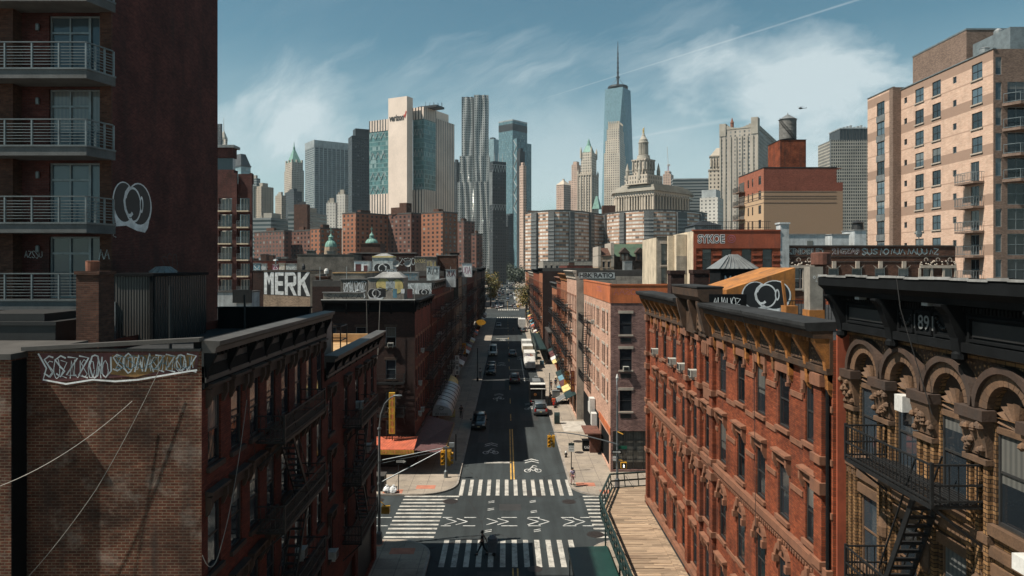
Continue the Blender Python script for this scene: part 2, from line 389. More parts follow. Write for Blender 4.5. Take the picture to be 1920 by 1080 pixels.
def pane_mat(name, c, blind=(.5, .48, .42), curtain=.35, rough=.06):
    m, t, b = mat_new(name); oi = t.new('ShaderNodeObjectInfo').outputs['Random']; s = t.sep(objco(t))
    k = t.ramp(oi, 0, 1, .4, 2.6); col = t.mix(1.0, c, t.comb(k, k, k), 'MULTIPLY')
    r2 = t.m('FRACT', t.m('MULTIPLY', oi, 37.3)); r3 = t.m('FRACT', t.m('MULTIPLY', oi, 91.7))
    on = t.m('LESS_THAN', r2, curtain); z = t.m('GREATER_THAN', s[2], t.m('ADD', .5, t.m('MULTIPLY', r3, 1.5)))
    fold = t.m('ADD', .8, t.m('MULTIPLY', .2, t.m('SINE', t.m('MULTIPLY', s[0], 38))))
    col = t.mix(t.m('MULTIPLY', t.m('MULTIPLY', on, z), t.m('MULTIPLY', fold, .20)), col, blind)
    t.l.new(col, b.inputs['Base Color']); b.inputs['Roughness'].default_value = rough; b.inputs['Specular IOR Level'].default_value = .6
    wv = t.noise(t.comb(s[0], s[2], t.m('MULTIPLY', oi, 50)), 1.2, 2); bump(t, b, wv, .25, .03)
    return m
mk('pane', pane_mat('window_glass', (.012, .016, .020), curtain=.45))
mk('pane_blue', pane_mat('tower_window_glass', (.03, .045, .055), curtain=.3, rough=.08))
mk('pane_dark', pane_mat('dark_window_glass', (.008, .010, .012), curtain=.3))
mk('frame_dark', plain('dark_window_frame', (.03, .03, .03), .5))
mk('frame_white', plain('white_window_frame', (.55, .54, .50), .5))
mk('frame_grey', plain('grey_metal_frame', (.20, .23, .24), .4, .3))
mk('iron', plain('black_iron', (.014, .015, .016), .55, .2, sc=3))
mk('iron_green', plain('dark_green_painted_iron', (.012, .032, .030), .5, .1, sc=3))
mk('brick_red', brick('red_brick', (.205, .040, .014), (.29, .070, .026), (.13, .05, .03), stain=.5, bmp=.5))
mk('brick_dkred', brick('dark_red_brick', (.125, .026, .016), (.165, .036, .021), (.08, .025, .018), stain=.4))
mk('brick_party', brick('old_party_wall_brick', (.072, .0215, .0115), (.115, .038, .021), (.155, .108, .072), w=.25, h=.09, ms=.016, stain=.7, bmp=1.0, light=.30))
mk('brick_dark', brick('dark_brick', (.034, .015, .012), (.05, .021, .016), (.03, .022, .02), stain=.35))
mk('brick_brown', brick('brown_brick', (.085, .034, .022), (.12, .05, .032), (.08, .05, .036), stain=.4))
mk('brick_tower', brick('maroon_tower_brick', (.074, .0175, .0145), (.10, .026, .02), (.085, .045, .04), stain=.45, bmp=.6))
mk('brick_pink', brick('pink_painted_brick', (.55, .32, .235), (.62, .38, .28), (.42, .27, .20), stain=.2, bmp=.2))
mk('brick_mauve', brick('mauve_brick', (.25, .135, .12), (.32, .18, .155), (.16, .11, .10), w=.3, h=.11, ms=.02, stain=.3, bmp=.6))
mk('brick_yellow', brick('yellow_brick', (.27, .15, .065), (.19, .10, .045), (.04, .026, .016), w=.30, h=.10, ms=.013, stain=.45, bmp=.8))
mk('brick_orange', brick('orange_brick', (.36, .13, .06), (.42, .165, .08), (.25, .12, .08), stain=.25))
mk('brick_tan', brick('tan_brick', (.40, .29, .20), (.46, .33, .23), (.32, .25, .19), stain=.25))
mk('stone_brown', plain('brownstone', (.21, .088, .047), .85, var=.25, sc=2, bmp=.3, grime=.4))
mk('stone_dark', plain('sooty_brownstone', (.05, .028, .018), .8, var=.35, sc=2, bmp=.4, grime=.5))
mk('stone_tan', plain('carved_tan_stone', (.125, .068, .036), .85, var=.3, sc=2, bmp=.5, grime=.6))
mk('stone_light', plain('pale_stone', (.42, .36, .30), .85, var=.2, sc=2, bmp=.2, grime=.3))
mk('cornice_brown', plain('sooty_brown_cornice', (.055, .028, .014), .75, var=.5, sc=2.5, bmp=.3, grime=.5)); mk('gold', plain('ochre_painted_cornice', (.30, .115, .025), .7, var=.5, sc=3, bmp=.4, grime=.85))
mk('black_paint', plain('black_painted_cornice', (.007, .008, .009), .8, var=.3, sc=2, bmp=.2, spec=.12))
mk('tar', plain('tar_roof', (.026, .027, .028), .9, var=.45, sc=.6, bmp=.3, spec=.2))
mk('tar_light', plain('silver_coated_roof', (.22, .22, .215), .75, var=.35, sc=.7, bmp=.3, grime=.5))
mk('coping', plain('grey_coping', (.06, .055, .05), .6, var=.3, sc=1.2, grime=.4))
mk('tan_roof', plain('tan_membrane_roof', (.42, .26, .12), .85, var=.2))
mk('metal_dark', plain('dark_corrugated_cladding', (.022, .022, .022), .55, .2))
mk('metal_grey', plain('weathered_grey_metal', (.23, .24, .24), .5, .4, grime=.3))
mk('balc', plain('balcony_slab_edge', (.10, .105, .105), .7, var=.25, grime=.3)); mk('rail', plain('satin_steel_rail', (.17, .18, .18), .4, .5)); mk('galv', plain('galvanised_steel', (.36, .38, .38), .45, .6))
mk('ac', plain('yellowed_white_casing', (.42, .41, .37), .6, var=.3, sc=2, grime=.5)); mk('white_paint', plain('white_paint', (.62, .61, .58), .6, var=.2, grime=.25))
mk('graf_white', plain('white_spray_paint', (.78, .80, .80), .7, var=.3, sc=2.5))
mk('graf_black', plain('black_spray_paint', (.014, .015, .017), .6, var=.3, sc=3))
mk('graf_yellow', plain('yellow_spray_paint', (.62, .50, .20), .7, var=.35))
mk('graf_ochre', plain('ochre_spray_paint', (.24, .13, .04), .7, var=.5, sc=2))
mk('graf_maroon', plain('maroon_spray_paint', (.10, .03, .03), .7, var=.4))
mk('graf_blue', plain('blue_spray_paint', (.10, .22, .28), .7, var=.4))
mk('graf_pink', plain('pink_spray_paint', (.34, .12, .2), .7, var=.4))
mk('graf_grey', plain('grey_spray_paint', (.40, .44, .44), .7, var=.5, sc=2))
mk('stucco_white', plain('stained_pale_stucco', (.60, .50, .37), .9, var=.2, sc=.8, bmp=.2, grime=.45))
mk('stucco_grey', plain('grey_stucco', (.30, .27, .23), .9, var=.3, sc=.8, bmp=.2, grime=.5))
mk('stucco_dirty', plain('dirty_cement_render', (.15, .135, .115), .9, var=.45, sc=.7, bmp=.4, grime=.6))
mk('stucco_blue', plain('weathered_white_bulkhead_paint', (.44, .47, .48), .85, var=.25, sc=.8, grime=.5))
mk('orange_paint', plain('orange_painted_render', (.46, .125, .04), .8, var=.25, sc=.7, bmp=.15, grime=.35))
mk('orange_wall', plain('red_orange_painted_wall', (.30, .068, .03), .8, var=.25, sc=.6, grime=.4))
mk('orange_tarp', plain('orange_tarpaulin', (.36, .14, .028), .8, var=.35, sc=.8, bmp=.3, grime=.6))
mk('rust', plain('rusty_iron', (.13, .05, .032), .85, var=.4, sc=2, bmp=.4))
mk('terracotta', plain('terracotta', (.22, .085, .05), .85, var=.3))
mk('wire', plain('grey_cable', (.30, .28, .25), .7))
mk('wire_dark', plain('black_cable', (.02, .02, .02), .7))
mk('asphalt_mark', None)
def asphalt():
    m, t, b = mat_new('asphalt'); co = objco(t); s = t.sep(co)
    n1 = t.noise(co, .09, 6, .65); n2 = t.noise(t.vscale(co, (1.4, .09, 1)), .8, 4); n3 = t.noise(co, 25, 3)
    k = t.m('MULTIPLY', t.m('MULTIPLY', t.ramp(n1, .3, .7, .62, 1.4), t.ramp(n2, .3, .7, .68, 1.35)), t.ramp(n3, .3, .7, .8, 1.2))
    col = t.mix(1.0, (.024, .0295, .031), t.comb(k, k, k), 'MULTIPLY')
    v = t.new('ShaderNodeTexVoronoi', feature='DISTANCE_TO_EDGE'); t.put(v.inputs['Vector'], t.vscale(co, (1, .45, 1))); v.inputs['Scale'].default_value = .16
    crack = t.m('LESS_THAN', t.m('ADD', v.outputs['Distance'], t.m('MULTIPLY', t.noise(co, 1.5, 5), .03)), .0175)
    col = t.mix(t.m('MULTIPLY', crack, .85), col, (.016, .016, .016))
    patch = t.new('ShaderNodeTexVoronoi'); t.put(patch.inputs['Vector'], t.vscale(co, (1, .3, 1))); patch.inputs['Scale'].default_value = .11
    pc = t.sep(patch.outputs['Color'])[0]; col = t.mix(t.m('MULTIPLY', t.m('LESS_THAN', pc, .28), .35), col, (.022, .022, .022))
    t.l.new(col, b.inputs['Base Color']); b.inputs['Roughness'].default_value = .88; b.inputs['Specular IOR Level'].default_value = .3
    bump(t, b, n3, .3); return m
mk('asphalt', asphalt())
def sidewalk():
    m, t, b = mat_new('sidewalk_concrete'); co = objco(t)
    br = t.new('ShaderNodeTexBrick'); t.put(br.inputs['Vector'], co); br.offset = 0.0
    for i, c in (('Color1', (.33, .275, .215)), ('Color2', (.285, .24, .195)), ('Mortar', (.12, .10, .085))): br.inputs[i].default_value = (*c, 1)
    br.inputs['Scale'].default_value = 1; br.inputs['Mortar Size'].default_value = .018; br.inputs['Brick Width'].default_value = 1.52; br.inputs['Row Height'].default_value = 1.52
    n = t.noise(co, .35, 6, .65); n2 = t.noise(co, 6, 4); k = t.m('MULTIPLY', t.ramp(n, .3, .7, .75, 1.2), t.ramp(n2, .3, .7, .88, 1.1))
    col = t.mix(1.0, br.outputs[0], t.comb(k, k, k), 'MULTIPLY')
    sp = t.noise(co, 1.1, 6, .7); col = t.mix(t.ramp(sp, .56, .7, 0, .6), col, (.08, .068, .056)); col = t.mix(1.0, col, (.78, .78, .78), 'MULTIPLY')
    t.l.new(col, b.inputs['Base Color']); b.inputs['Roughness'].default_value = .9; return m
mk('sidewalk', sidewalk())
mk('kerb', plain('granite_kerb', (.26, .23, .20), .8, var=.3, sc=1.2))
mk('ramp', plain('red_tactile_ramp', (.42, .16, .10), .85, var=.2))
def roadpaint(name, c, wear):
    m, t, b = mat_new(name); co = objco(t); n = t.noise(co, 1.0, 9, .78); n2 = t.noise(t.vscale(co, (1, .25, 1)), 3.0, 4, .7)
    f = t.m('MAXIMUM', t.ramp(n, .56 - wear * .3, .70, 0, 1), t.ramp(n2, .54, .70, 0, .75))
    t.l.new(t.mix(f, c, (.05, .05, .048)), b.inputs['Base Color']); b.inputs['Roughness'].default_value = .75; return m
mk('paint_w', roadpaint('worn_white_road_paint', (.40, .38, .34), .35)); mk('paint_y', roadpaint('worn_yellow_road_paint', (.52, .30, .06), .35)); mk('paint_w2', roadpaint('faded_white_road_paint', (.50, .50, .48), .5))
def planks():
    m, t, b = mat_new('weathered_planks'); co = objco(t); s = t.sep(co)
    row = t.m('FLOOR', t.m('DIVIDE', s[1], .24)); w = t.white(t.comb(row, t.m('FLOOR', t.m('DIVIDE', t.m('ADD', s[0], t.m('MULTIPLY', t.white(t.comb(row, 1, 1)), 3)), 2.4)), 0))
    g = t.noise(t.vscale(co, (.6, 9, 1)), 2.5, 5, .65); k = t.m('MULTIPLY', t.ramp(w, 0, 1, .6, 1.25), t.ramp(g, .3, .7, .6, 1.25))
    col = t.mix(1.0, (.31, .22, .145), t.comb(k, k, k), 'MULTIPLY')
    gap = t.m('LESS_THAN', t.m('FRACT', t.m('DIVIDE', s[1], .24)), .07); col = t.mix(t.m('MULTIPLY', gap, .8), col, (.03, .02, .015))
    st = t.noise(t.vscale(co, (.25, 1.2, 1)), 1.0, 5, .6); col = t.mix(t.ramp(st, .52, .68, 0, .6), col, (.09, .05, .03))
    t.l.new(col, b.inputs['Base Color']); b.inputs['Roughness'].default_value = .9; bump(t, b, g, .4); return m
mk('planks', planks())
def carved():
    m, t, b = mat_new('carved_terracotta_panel'); co = objco(t); s = t.sep(co); v = t.comb(t.m('ADD', s[0], s[1]), s[2])
    vo = t.new('ShaderNodeTexVoronoi'); t.put(vo.inputs['Vector'], v); vo.inputs['Scale'].default_value = 9.0
    d = vo.outputs['Distance']; n = t.noise(v, 14, 4); h = t.m('ADD', t.m('SUBTRACT', 1.0, d), t.m('MULTIPLY', n, .6))
    col = t.mix(t.ramp(h, .9, 1.3, 0, 1), (.05, .025, .013), (.36, .20, .09)); t.l.new(col, b.inputs['Base Color']); b.inputs['Roughness'].default_value = .8; bump(t, b, h, 1.0, .05); return m
mk('carved', carved())
def sheet(name, c, pitch, axis_sum=True, rough=.5, metal=.3):
    m, t, b = mat_new(name); co = objco(t); s = t.sep(co); u = t.m('ADD', s[0], s[1]); w = t.m('SINE', t.m('MULTIPLY', u, 2 * math.pi / pitch))
    n = t.noise(t.vscale(co, (1, 1, .2)), 1.5, 5); k = t.ramp(n, .3, .7, .7, 1.3); t.l.new(t.mix(1.0, c, t.comb(k, k, k), 'MULTIPLY'), b.inputs['Base Color'])
    b.inputs['Roughness'].default_value = rough; b.inputs['Metallic'].default_value = metal; bump(t, b, w, .9, pitch * .25); return m
mk('corr', sheet('corrugated_cladding', (.05, .046, .042), .11)); mk('corr_dark', sheet('dark_ribbed_cladding', (.014, .015, .016), .22)); mk('awn_red', sheet('red_standing_seam_awning', (.50, .105, .045), .3, rough=.6, metal=0)); mk('awn_dark', sheet('maroon_canopy_sheet', (.10, .03, .03), .3, rough=.6, metal=0))
mk('tree_bark', plain('bark', (.06, .045, .035), .9, bmp=.5))
def W(frame='frame_dark', pane='pane', sill=None, lintel=None, lstyle='flat'):
    return {'frame': M_[frame], 'pane': M_[pane], 'sill': M_[sill] if sill else None, 'lintel': M_[lintel] if lintel else None, 'lstyle': lstyle, 'key': (frame, pane, sill, lintel, lstyle)}
g = MB(); g.quad((-5000, -600, -.06), (5000, -600, -.06), (5000, 7000, -.06), (-5000, 7000, -.06)); struct(g, 'ground', plain('city_ground', (.07, .068, .065), .95, var=.4, sc=.02))
g = MB(); g.quad((-150, -40, 0), (150, -40, 0), (150, 1150, 0), (-150, 1150, 0)); struct(g, 'road', M_['asphalt'])
def rc(cx, cy, r, a0, a1, n=8): return [(cx + r * math.cos(math.radians(a0 + (a1 - a0) * i / n)), cy + r * math.sin(math.radians(a0 + (a1 - a0) * i / n))) for i in range(n + 1)]
def pavement(poly, inner):
    k = MB(); k.prism(poly, -.02, .15); struct(k, 'kerb', M_['kerb'])
    k = MB(); k.add([(x, y, .155) for x, y in inner], [tuple(range(len(inner)))]); struct(k, 'pavement', M_['sidewalk'])
KL, KLN, KR = -4.6, -5.5, 6.05
pavement([(-150, -40), (KLN, -40)] + rc(KLN - 3, 53.9 - 3, 3, 0, 90) + [(-150, 53.9)], [(-150, -40), (KLN - .18, -40)] + rc(KLN - 3, 53.9 - 3, 2.82, 0, 90) + [(-150, 53.72)])
pavement([(KR, -40), (150, -40), (150, 53.9)] + rc(KR + 3, 50.9, 3, 90, 180), [(KR + .18, -40), (150, -40), (150, 53.72)] + rc(KR + 3, 50.9, 2.82, 90, 180))
pavement([(-150, 64.5)] + rc(KL - 3.6, 68.1, 3.6, -90, 0) + [(-4.0, 287), (-150, 287)], [(-150, 64.68)] + rc(KL - 3.6, 68.1, 3.42, -90, 0) + [(-4.18, 287), (-150, 287)])
pavement([(KR, 284)] + rc(KR + 3.4, 67.6, 3.4, 180, 270) + [(150, 64.2), (150, 284)], [(KR + .18, 284)] + rc(KR + 3.4, 67.6, 3.22, 180, 270) + [(150, 64.38), (150, 284)])
pavement([(-150, 352), (-4.5, 352), (-12, 1100), (-150, 1100)], [(-150, 352.2), (-4.7, 352.2), (-12.2, 1100), (-150, 1100)])
pavement([(5.0, 352), (150, 352), (150, 1100), (13, 1100)], [(5.2, 352.2), (150, 352.2), (150, 1100), (13.2, 1100)])
z4 = .004
def Q(mb, x0, x1, y0, y1, z=z4): mb.quad((x0, y0, z), (x1, y0, z), (x1, y1, z), (x0, y1, z))
m = MB()
for i in range(13): Q(m, -4.35 + i * .845, -4.0 + i * .845, 64.6, 69.4)
for i in range(12): Q(m, -4.75 + i * .862, -4.36 + i * .862, 49.2, 54.1)
for i in range(12):
    y = 54.5 + i * .88; Q(m, -9.5 + .02 * i, -5.6 + (.12 * i if i > 9 else .03 * i), y, y + .34); Q(m, 7.0, 10.8, y, y + .34)
Q(m, -2.35, .55, 75.2, 75.75)
struct(m, 'crosswalk', M_['paint_w'])
m = MB()
for y, n in ((57.05, 1), (58.95, 1)):
    for x0, x1 in ((-11.5, -9.6), (-5.3, -4.5), (-3.5, -2.5), (-.4, .9), (1.8, 2.8), (4.6, 5.7), (6.2, 7.1)): Q(m, x0, x1, y - .07, y + .07)
for x in (-5.0, -4.1, -1.6, -.7, 1.75, 2.65, 4.7, 5.6):
    for s in (-1, 1):
        a = Vector((x, 58 + s * .72)); b = Vector((x + .9, 58)); d = (b - a).normalized(); q = Vector((-d.y, d.x)) * .06
        m.add([(*(a + q), z4 + .001), (*(a - q), z4 + .001), (*(b - q), z4 + .001), (*(b + q), z4 + .001)], [(0, 1, 2, 3)])
for x, y in ((-1.6, 62.5), (-1.6, 60.6), (-1.7, 55.6), (2.1, 62.6), (2.1, 60.0), (2.2, 55.7)):
    for k in (0, .35): m.add([(x, y + k, z4), (x + .55, y + .25 + k, z4), (x + .55, y + .37 + k, z4), (x, y + .12 + k, z4)], [(0, 1, 2, 3)])
struct(m, 'bike_lane_marking', M_['paint_w2'])
m = MB(); Q(m, .42, .55, 69.5, 91); Q(m, .72, .85, 69.5, 91); Q(m, .42, .52, 30, 49); Q(m, .75, .85, 30, 49)
for y in range(96, 284, 12): Q(m, .58, .70, y, y + 4.2)
for y in range(352, 640, 12): Q(m, .6, .76, y, y + 5)
struct(m, 'centre_line', M_['paint_y'])
m = MB()
def sharrow(x, y, s=1.0, up=1):
    for sx in (-.55, .55):
        P = [(x + sx * s + .36 * s * math.cos(a), y + .62 * s * math.sin(a)) for a in [2 * math.pi * k / 14 for k in range(14)]]
        I = [(x + sx * s + .25 * s * math.cos(a), y + .46 * s * math.sin(a)) for a in [2 * math.pi * k / 14 for k in range(14)]]
        for k in range(14): m.add([(*P[k], z4), (*P[(k + 1) % 14], z4), (*I[(k + 1) % 14], z4), (*I[k], z4)], [(0, 1, 2, 3)])
    for a, b in (((-.5, 0), (-.1, 1.1)), ((-.1, 1.1), (.4, .9)), ((.4, .9), (.5, 0)), ((-.35, .7), (.1, -.1)), ((.1, -.1), (.4, .9)), ((-.1, 1.1), (.15, 1.9)), ((.15, 1.9), (.5, 1.5))):
        A = Vector((x + a[0] * s, y + a[1] * s)); B = Vector((x + b[0] * s, y + b[1] * s)); d = (B - A).normalized(); q = Vector((-d.y, d.x)) * .07 * s
        m.add([(*(A + q), z4 + .001), (*(A - q), z4 + .001), (*(B - q), z4 + .001), (*(B + q), z4 + .001)], [(0, 1, 2, 3)])
    for k in (0, .8):
        for sx in (-1, 1): m.add([(x, y + (3.4 + k) * s, z4), (x + sx * .75 * s, y + (2.7 + k) * s, z4), (x + sx * .75 * s, y + (2.95 + k) * s, z4), (x, y + (3.7 + k) * s, z4)], [(0, 1, 2, 3)])
sharrow(2.75, 72.5); sharrow(-1.75, 79.5); sharrow(3.6, 104); sharrow(-1.2, 112); sharrow(-1.0, 150); sharrow(3.4, 160); sharrow(-1, 200)
struct(m, 'bicycle_marking', M_['paint_w2'])
m = MB()
for y0, y1 in ((286, 293), (338, 350)):
    for i in range(12): Q(m, -3.8 + i * .85, -3.35 + i * .85, y0, y1)
Q(m, -3.9, 1, 240, 241.2); Q(m, -3, .5, 205, 206)
Q(m, .6, 6, 143, 143.5); Q(m, 3.3, 3.5, 128, 160); Q(m, -1.5, -1.35, 110, 113)
struct(m, 'far_crosswalk', M_['paint_w'])
m = MB()
for x0, x1, y0, y1 in ((-2.0, 1.0, 44, 48.5), (1.9, 3.4, 64.2, 66.2), (-3.4, -2.2, 84, 96), (2, 4.4, 96, 101), (-2.4, -.2, 120, 131)): Q(m, x0, x1, y0, y1, .002)
for x0, x1, y0, y1 in ((-.6, 1.3, 60.6, 62.3),): Q(m, x0, x1, y0, y1, .002)
struct(m, 'tar_patch', plain('tar_patch', (.022, .022, .022), .8, var=.3))
def cover(x, y, r, lab, z=.003):
    c = MB(); c.lathe([(r * 1.25, 0), (r * 1.22, .004)], (x, y, z), 20); o = c.build('manhole_cover', plain('cast_iron_cover', (.02, .018, .017), .6, .3) if 'cover_m' not in M_ else M_['cover_m']); tag(o, lab, 'manhole cover', 'manhole covers set in the street')
    o2 = MB(); o2.lathe([(r, 0), (r * .98, .006)], (x, y, z + .005), 20); p = o2.build('lid', M_['cover_m'], None); p.parent = o
mk('cover_m', plain('cast_iron_cover_lid', (.028, .022, .020), .6, .3, sc=4, bmp=.5))
cover(-5.0, 63.0, .55, 'dark round manhole cover beside the left end of the crosswalk stripes')
cover(5.6, 62.9, .5, 'dark round manhole cover near the right kerb of the junction')
cover(7.0, 55.2, .55, 'large dark manhole cover beside the green railing')
cover(2.0, 48.9, .42, 'small manhole cover within the nearest crosswalk')
cover(-11.6, 63.3, .5, 'rusty round manhole cover on the side street by the rubbish bags')
cover(8.6, 84.0, .5, 'round manhole cover on the sunlit pavement by the traffic lights', .158)
cover(8.2, 79.0, .42, 'round manhole cover on the sunlit pavement near the hydrant', .158)
m = MB(); m.box(7.3, 11, 89, 95, .15, .162); struct(m, 'pavement_patch', plain('new_concrete_patch', (.42, .38, .33), .9))
m = MB()
for x, y in ((-7.6, 66.6), (-10.5, 65.3), (-7.6, 51.6), (-10.2, 53.0), (7.6, 67.4), (9.6, 65.2)): m.box(x - .9, x + .9, y - .55, y + .55, .15, .16)
struct(m, 'tactile_paving', M_['ramp'])
def fire_escape(parent, face, a0, a1, zs, depth=1.1, mat='iron', zend=None, stair_dir=1, slats=True, fine=True, rail_h=.95):
    for i, z in enumerate(zs):
        p = MB(); face.bx(p, a0, a1, z - .06, z, 0, .06); face.bx(p, a0, a1, z - .09, z + .02, depth - .06, depth)
        face.bx(p, a0, a0 + .05, z - .08, z, .06, depth - .06); face.bx(p, a1 - .05, a1, z - .08, z, .06, depth - .06)
        st = .11 if fine else .25; k = st
        while k < depth - .06:
            face.bx(p, a0 + .05, a1 - .05, z - .03, z, k, k + (.05 if fine else .1)); k += st
        o = p.build('fire_escape', M_[mat], parent)
        r = MB(); t = .022 if fine else .035
        for hh in (rail_h, rail_h * .5, .1):
            face.bx(r, a0, a1, z + hh - t, z + hh + t, depth - .03, depth - .03 + 2 * t)
            for a in (a0, a1): face.bx(r, a - t, a + t, z + hh - t, z + hh + t, .02, depth - .03)
        n = max(2, int((a1 - a0) / (.16 if fine else .4)))
        for j in range(n + 1):
            a = a0 + (a1 - a0) * j / n; face.bx(r, a - t * .5, a + t * .5, z, z + rail_h, depth - .025, depth - .01)
        for j in range(1, 6 if fine else 3):
            q = depth * j / (6 if fine else 3)
            for a in (a0, a1): face.bx(r, a - t * .5, a + t * .5, z, z + rail_h, q, q + t)
        for a in (a0, a1): face.bx(r, a - .035, a + .035, z - .05, z + rail_h + .06, depth - .05, depth + .02)
        r.build('railing', M_[mat], o)
        b = MB()
        for a in (a0 + .03, a1 - .03): b.beam(face.p(a, z - .05, depth - .05), face.p(a, z - 1.0, .04), .06)
        b.build('bracket', M_[mat], o)
        z2 = zs[i + 1] if i + 1 < len(zs) else zend
        if z2 is not None:
            s = MB(); L = (a1 - a0); m0, m1 = (a0 + L * .30, a0 + L * .72)
            if (i % 2 == 0) != (stair_dir > 0): m0, m1 = m1, m0
            w0, w1 = depth * .25, depth * .75
            for w in (w0, w1): s.beam(face.p(m1, z, w), face.p(m0, z2, w), .05, .16)
            nt = int((z - z2) / .27)
            for j in range(1, nt):
                f = j / nt; a = m1 + (m0 - m1) * f; zz = z + (z2 - z) * f; face.bx(s, a - .1, a + .1, zz - .02, zz + .02, w0, w1)
            if fine:
                for w in (w0, w1): s.beam(face.p(m1, z + .85, w), face.p(m0, z2 + .85, w), .035)
            s.build('stair', M_[mat], o)
def ac_unit(parent, M):
    if 'acm' not in WCACHE:
        b = MB(); b.box(-.28, .28, -.15, .36, 0, .38); b.box(-.3, .3, .3, .345, -.015, .395); b.box(-.24, -.2, -.1, .3, -.14, 0); b.box(.2, .24, -.1, .3, -.14, 0); WCACHE['acm'] = b.mesh('air_conditioner', M_['ac'])
        b = MB()
        for k in range(7): b.box(-.24, .24, .361, .368, .05 + k * .042, .07 + k * .042)
        b.box(-.25, .25, .3605, .3635, .03, .35); WCACHE['acg'] = b.mesh('grille', M_['metal_dark'])
    a = obj_at('air_conditioner', WCACHE['acm'], parent, M); obj_at('grille', WCACHE['acg'], a, M)
def shell_walls(face, mb, depth, z0, z1, roofz=None, back=True, ends=(True, True)):
    """end walls, back wall and roof of a block behind a facade"""
    A, B = face.p(0, 0), face.p(face.w, 0); C, D = face.p(face.w, 0, -depth), face.p(0, 0, -depth); up = lambda p, z: (p.x, p.y, z)
    if ends[0]: mb.quad(up(A, z0), up(D, z0), up(D, z1), up(A, z1))
    if ends[1]: mb.quad(up(B, z0), up(C, z0), up(C, z1), up(B, z1))
    if back: mb.quad(up(D, z0), up(C, z0), up(C, z1), up(D, z1))
def flat_roof(face, depth, z, parent, mat='tar', inset=.02):
    r = MB(); r.add([face.p(a, z, -o) for a, o in ((inset, inset), (face.w - inset, inset), (face.w - inset, depth - inset), (inset, depth - inset))], [(0, 1, 2, 3)]); return r.build('roof', M_[mat], parent)
def bracket_cornice(parent, face, z0, z1, out, mats=('black_paint',), nb=6, a0=0, a1=None, frieze=True, dent=True, bw=.16, ends=.0):
    a1 = face.w if a1 is None else a1; h = z1 - z0
    c = MB(); face.bx(c, a0, a1, z0, z0 + h * .12, 0, out * .25); face.bx(c, a0, a1, z0 + h * .12, z1 - h * .3, 0, out * .12)
    face.sw(c, [(0, z1 - h * .3), (out * .75, z1 - h * .3), (out * .8, z1 - h * .18), (out, z1 - h * .12), (out, z1 - .03), (0, z1)], a0 - ends, a1 + ends)
    o = c.build('cornice', M_[mats[0]], parent)
    b = MB()
    for k in range(nb + 1):
        a = a0 + bw / 2 + .03 + (a1 - a0 - bw - .06) * k / nb
        face.sw(b, [(.0, z0 - h * .18), (out * .2, z0 - h * .1), (out * .3, z0 + h * .25), (out * .72, z1 - h * .38), (out * .72, z1 - h * .3), (0, z1 - h * .3)], a - bw / 2, a + bw / 2)
    b.build('bracket', M_[mats[-1]], o)
    if dent:
        d = MB(); n = int((a1 - a0) / .32)
        for k in range(n): a = a0 + .1 + k * .32; face.bx(d, a, a + .16, z1 - h * .42, z1 - h * .3, out * .12, out * .4)
        d.build('dentil_course', M_[mats[-1]], o)
    return o
B = root('corner_tenement', 'red tenement with bare brown brick side wall and graffiti under its roof edge', 'building', (-12, 29, 0))
fs = Face((-14.63, 21.5), (1, 0), (0, -1), 5.33, 0, 18.5); mb = MB(); fs.wall(mb); 
mb.quad((-9.3, 21.5, 18.5), (-14.63, 21.5, 18.35), (-14.63, 21.5, 18.35), (-9.3, 21.5, 18.5)) if False else None
mb.build('side_wall', M_['brick_party'], B)
ff = Face((-9.3, 21.5), (0, 1), (1, 0), 14.5, 0, 18.0)
us = [22.45, 24.3, 26.05, 27.85, 29.65, 31.5, 33.3, 35.1]; us = [u - 21.5 for u in us]
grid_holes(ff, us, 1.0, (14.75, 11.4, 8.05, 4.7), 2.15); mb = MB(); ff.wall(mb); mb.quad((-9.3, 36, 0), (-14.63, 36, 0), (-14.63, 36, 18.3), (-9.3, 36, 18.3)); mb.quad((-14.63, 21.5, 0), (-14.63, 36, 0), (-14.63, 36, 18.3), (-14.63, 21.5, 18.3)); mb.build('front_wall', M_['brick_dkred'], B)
put_windows(ff, B, W('frame_dark', 'pane', 'stone_dark', 'stone_dark', 'hood'))
r = MB(); r.quad((-14.6, 21.7, 17.9), (-9.35, 21.7, 17.9), (-9.35, 35.9, 17.9), (-14.6, 35.9, 17.9)); r.build('roof', M_['tar'], B)
c = bracket_cornice(B, ff, 17.45, 18.75, .55, ('coping', 'black_paint'), 8)
c = MB(); ff.bx(c, 0, 14.5, 17.3, 17.95, .002, .1); ff.bx(c, 0, 14.5, 18.42, 18.72, -.25, -.002); c.build('frieze', M_['black_paint'], B)
c = MB(); c.beam((-14.7, 21.5, 18.5), (-9.3, 21.5, 18.78), .34, .12); c.box(-14.63, -9.3, 21.42, 21.5, 18.42, 18.5); c.build('coping', M_['coping'], B)
